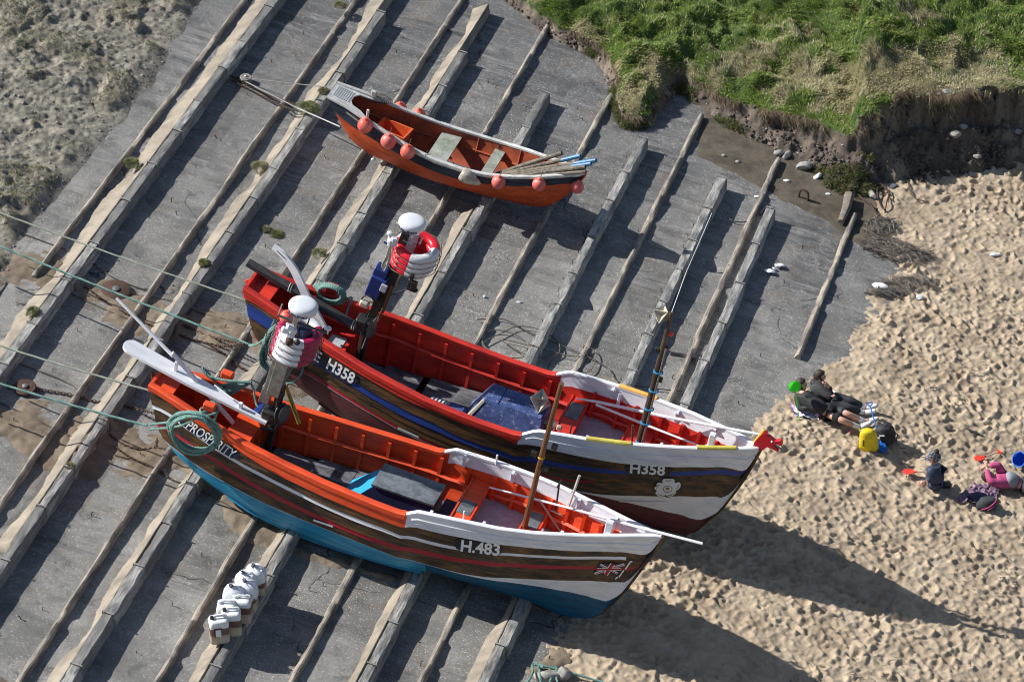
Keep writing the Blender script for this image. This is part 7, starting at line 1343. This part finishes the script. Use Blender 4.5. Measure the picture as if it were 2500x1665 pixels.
figure('child in navy padded jacket and patterned cap kneeling in the sand with a red spade', [B3(1450, 1140, .14), B3(1448, 1090, .26), B3(1440, 1030, .42), B3(1430, 965, .56), B3(1428, 950, .60)],
       [(B3(1395, 1045, .40), B3(1400, 1110, .24), B3(1345, 1125, .22)), (B3(1475, 1020, .42), B3(1430, 1060, .30), B3(1370, 1120, .24))],
       [(B3(1440, 1150, .12), B3(1385, 1160, .10), B3(1450, 1165, .03), B3(1500, 1160, .03)), (B3(1465, 1140, .12), B3(1420, 1130, .10), B3(1480, 1140, .03), B3(1520, 1135, .03))],
       (B3(1428, 915, .66), (-.9, -.1, -.3), (-.1, 0, 1), .98, 'hair', 'caproyal'), 'navycoat', 'navycoat', None, 'trousers', False, 1.2)
mb = MB(); c = B3(1440, 985, .52); mb.ball(c, .085, 12, (0, .2, 1), sq=.6); o = mb.build('grey_hood', 'greyfab', None); rt = [q for q in C_.objects if q.get('label', '').startswith('child in navy')][0]; o.parent = rt; o.matrix_parent_inverse = Matrix.Translation(-rt.location)
figure('person in pink top and grey waistcoat lying at the right edge, arms over the face', [B3(2190, 1150, .12), B3(2120, 1120, .15), B3(2030, 1090, .19), B3(1950, 1095, .16), B3(1925, 1100, .16)],
       [(B3(2015, 1055, .22), B3(1985, 975, .36), B3(1895, 990, .30)), (B3(2000, 1140, .18), B3(1910, 1120, .20), B3(1885, 1000, .30))],
       [(B3(2210, 1130, .12), B3(2330, 1170, .30), B3(2440, 1230, .08), B3(2500, 1220, .14)), (B3(2210, 1180, .12), B3(2340, 1230, .28), B3(2440, 1290, .08), B3(2500, 1280, .14))],
       (B3(1905, 1080, .17), (-.2, .1, 1), (-1, .2, 0), .95, 'hair'), 'pinkfab', 'jacket', None, 'trainer', False, 1.08)
rt = [q for q in C_.objects if q.get('label', '').startswith('person in pink')][0]; o = skin('waistcoat', [(np.array(a)-np.array(rt.location), r) for a, r in [(B3(2150, 1130, .15), .150), (B3(2090, 1110, .18), .150), (B3(2030, 1090, .21), .160)]], [(0, 1), (1, 2)], 'greyfab', rt, 2)
# green shrimping net stuck in the sand
c = B3(215, 300, .62); f = on(zp(258, 590)); t = empty('fishing_net', f); props(t, 'fluorescent green shrimping net on a cane stuck in the sand beside the recliners', 'net'); l = c-f
mb = MB(); mb.tube([(0, 0, -.05), l*.9-[0, 0, 0]], .007, 5); mb.build('cane', 'green', t); mb = MB(); mb.tube([l+np.array([.105*math.cos(a), .02*math.sin(a), .10*math.sin(a)]) for a in np.linspace(0, 6.283, 26, endpoint=False)], .008, 5, closed=True); mb.build('hoop', 'green', t)
mb = MB(); mb.grid([[l+np.array([.105*s*math.cos(a), .12*(1-s**2), .10*s*math.sin(a)]) for a in np.linspace(0, 6.283, 22)] for s in (1, .9, .7, .45, .2, .02)]); mb.build('net_bag', 'green', t, 1.)
# bags
def sack(name, q, hgt, rx, ry, m, label, cat, lean=0., flat=1.):
    c = on(zp(*q)); t = empty(name, c); props(t, label, cat); R0 = random.Random(label); n = 20; R_ = []
    for z, s in ((0, .80), (.06, 1.02), (.25, 1.1), (.5, 1.0), (.75, .92), (.93, .80), (1.0, .55)):
        row = [(rx*s*math.cos(a)*(1+R0.uniform(-.16, .16))+lean*z*hgt, ry*s*math.sin(a)*(1+R0.uniform(-.08, .08)), z*hgt) for a in np.linspace(0, 6.283, n, endpoint=False)]; R_.append(row+[row[0]])
    mb = MB(); mb.grid(R_); mb.f.append([6*(n+1)+i for i in range(n)]); mb.m.append(0); mb.build('bag_body', m, t, 1.2); return t
t = sack('carrier_bag', (865, 845), .42, .15, .10, 'yellowbag', 'bulging bright yellow plastic bag standing beside the rucksack', 'bag', -.15); mb = MB(); mb.box((-.13, -.085, .20), (.012, .05, .12), bev=.003); mb.build('printed_mark', 'black', t)
t = sack('rucksack', (985, 785), .36, .17, .13, 'jacket', 'black rucksack with straps standing behind the yellow bag', 'rucksack', .05); mb = MB(); mb.tube([(.12, -.08, .33), (.22, -.10, .25), (.20, -.10, .08)], .014, 5); mb.tube([(0, 0, .36), (.04, -.02, .42), (.10, -.02, .40), (.12, 0, .34)], .012, 5); mb.build('strap', 'darkgrey', t); mb = MB(); mb.box((-.12, -.12, .12), (.09, .03, .16), bev=.01); mb.build('side_pocket', 'cream', t); mb = MB(); mb.box((-.05, -.13, .24), (.09, .02, .015), bev=.003); mb.build('zip_trim', 'text', t)
def spade(a, b_, m, label, shaft, ha=.05, hb_=.10, wl=.14):
    A, B = np.array(on(zp(*a), ha)), np.array(on(zp(*b_), hb_)); t = empty('toy_spade', A); props(t, label, 'spade', 'toy spades on the sand'); d_ = B-A; L_ = np.linalg.norm(d_); e = d_/L_; s_ = np.cross([0, 0, 1], e); s_ /= np.linalg.norm(s_); u_ = np.cross(e, s_)
    mb = MB(); mb.tube([e*wl*.9, e*(L_-.05)], .012, 8); mb.build('shaft', shaft, t); mb = MB(); mb.prism([(-.0, -.045), (.02, -.07), (wl, -.065), (wl+.03, -.02), (wl+.03, .02), (wl, .065), (.02, .07), (-.0, .045), (-.03, 0)], .012, (0, 0, 0), e, s_); mb.tube([e*wl*.7, e*(wl+.08)], .018, 8); mb.build('blade', m, t)
    mb = MB(); mb.tube([e*(L_-.07), e*(L_-.03)+s_*.05, e*L_+s_*.05, e*L_-s_*.05, e*(L_-.03)-s_*.05, e*(L_-.07)], .012, 6); mb.build('grip', m, t); return t
spade((1160, 1080), (1420, 1130), 'redtoy', 'red spade with a pale shaft held by the kneeling child', 'paleshaft', .10, .22); spade((1790, 940), (2000, 875), 'redtoy', 'red spade lying loose on the sand near the right edge', 'paleshaft', .02, .03); spade((985, 880), (850, 600), 'bluetoy', 'blue spade leaning against the yellow bag', 'bluetoy', .04, .40)
# bucket at the right edge
c = on(zp(2190, 990)); t = empty('bucket', c); props(t, 'blue toy bucket lying on the sand, cut by the right edge', 'bucket'); mb = MB(); mb.lathe((0, 0, .13), [(.10, -.13), (.13, .10), (.14, .10), (.14, .12), (.125, .12), (.10, -.10)], 24, (-.6, -.5, .55)); mb.build('pail', 'bluetoy', t); mb = MB(); mb.tube([(.13*math.cos(a), .02, .16+.16*math.sin(a)) for a in np.linspace(.1, 3.0, 14)], .006, 5); mb.build('handle', 'bluetoy', t)
# towels and rug
def cloth(name, quad, m, label, cat, amp=.03):
    A, B, Cc, Dd = [np.array(on(zp(*q), .03)) for q in quad]; n = 26; R_ = []
    for s in np.linspace(0, 1, n):
        row = []
        for t_ in np.linspace(0, 1, n):
            P = (A*(1-s)+B*s)*(1-t_)+(Dd*(1-s)+Cc*s)*t_; p = P@dv, P@bv; h = max(0, sandh(P@dv, P@bv)); w_ = (fbm(s*3, t_*3, 2, 3, 5)-.5); P = P+(B-A)*.12*(fbm(t_*2, s, 2, 2, 8)-.5)+(Dd-A)*.12*(fbm(s*2, t_, 2, 2, 9)-.5); q_ = W(P@dv, P@bv, h+.025+amp*abs(w_)*2); row.append(q_)
        R_.append(row)
    mb = MB(); mb.grid(R_); return solo_w(mb, name, m, label, cat, sharp=1.2)
cloth('beach_towel', [(180, 450), (440, 560), (400, 600), (220, 560)], 'towelpink', 'patterned lilac and white towel under the near recliner', 'towel'); cloth('beach_towel', [(480, 270), (590, 380), (560, 400), (450, 300)], 'towelpink', 'patterned towel edge showing behind the far recliner', 'towel')
cloth('beach_rug', [(1600, 1300), (1780, 1150), (2010, 1190), (1960, 1330)], 'rug', 'crumpled mauve patterned rug on the sand by the pink-topped person', 'rug', .07)
t = sack('folded_jacket', (1800, 1290), .14, .17, .10, 'navycoat', 'dark jacket bundled on the mauve rug', 'jacket', .1); t = sack('holdall', (1880, 1350), .20, .16, .10, 'trousers', 'dark grey bag with pink piping at the edge of the mauve rug', 'bag', .1)
mb = MB(); mb.tube(spline([(-.1, -.10, .03), (.02, -.12, .10), (.12, -.08, .17), (.16, 0, .18)], 6), .010, 5); mb.tube(spline([(0, -.11, .02), (.08, -.11, .08), (.17, -.05, .13)], 6), .008, 5); mb.build('pink_piping', 'pinkfab', t)
for k, q in enumerate([(610, 1110), (700, 690)]): stone(zp(*q), .035, .03, .02, 'chalk' if k == 0 else 'pinkfab', ['scrap of white paper on the sand left of the child', 'small pink shell near the yellow bag'][k], 'litter', seed=70+k, name='litter')
mb = MB(); P = [on(zp(x, y), .01) for x, y in ((1500, 660), (1580, 680), (1650, 690), (1720, 680), (1790, 700), (1860, 730))]; mb.tube(P, [.02, .035, .02, .04, .03, .01], 6, flat=.5); solo_w(mb, 'seaweed', 'plankdark', 'long strand of dark weed on the sand above the red spade', 'seaweed')
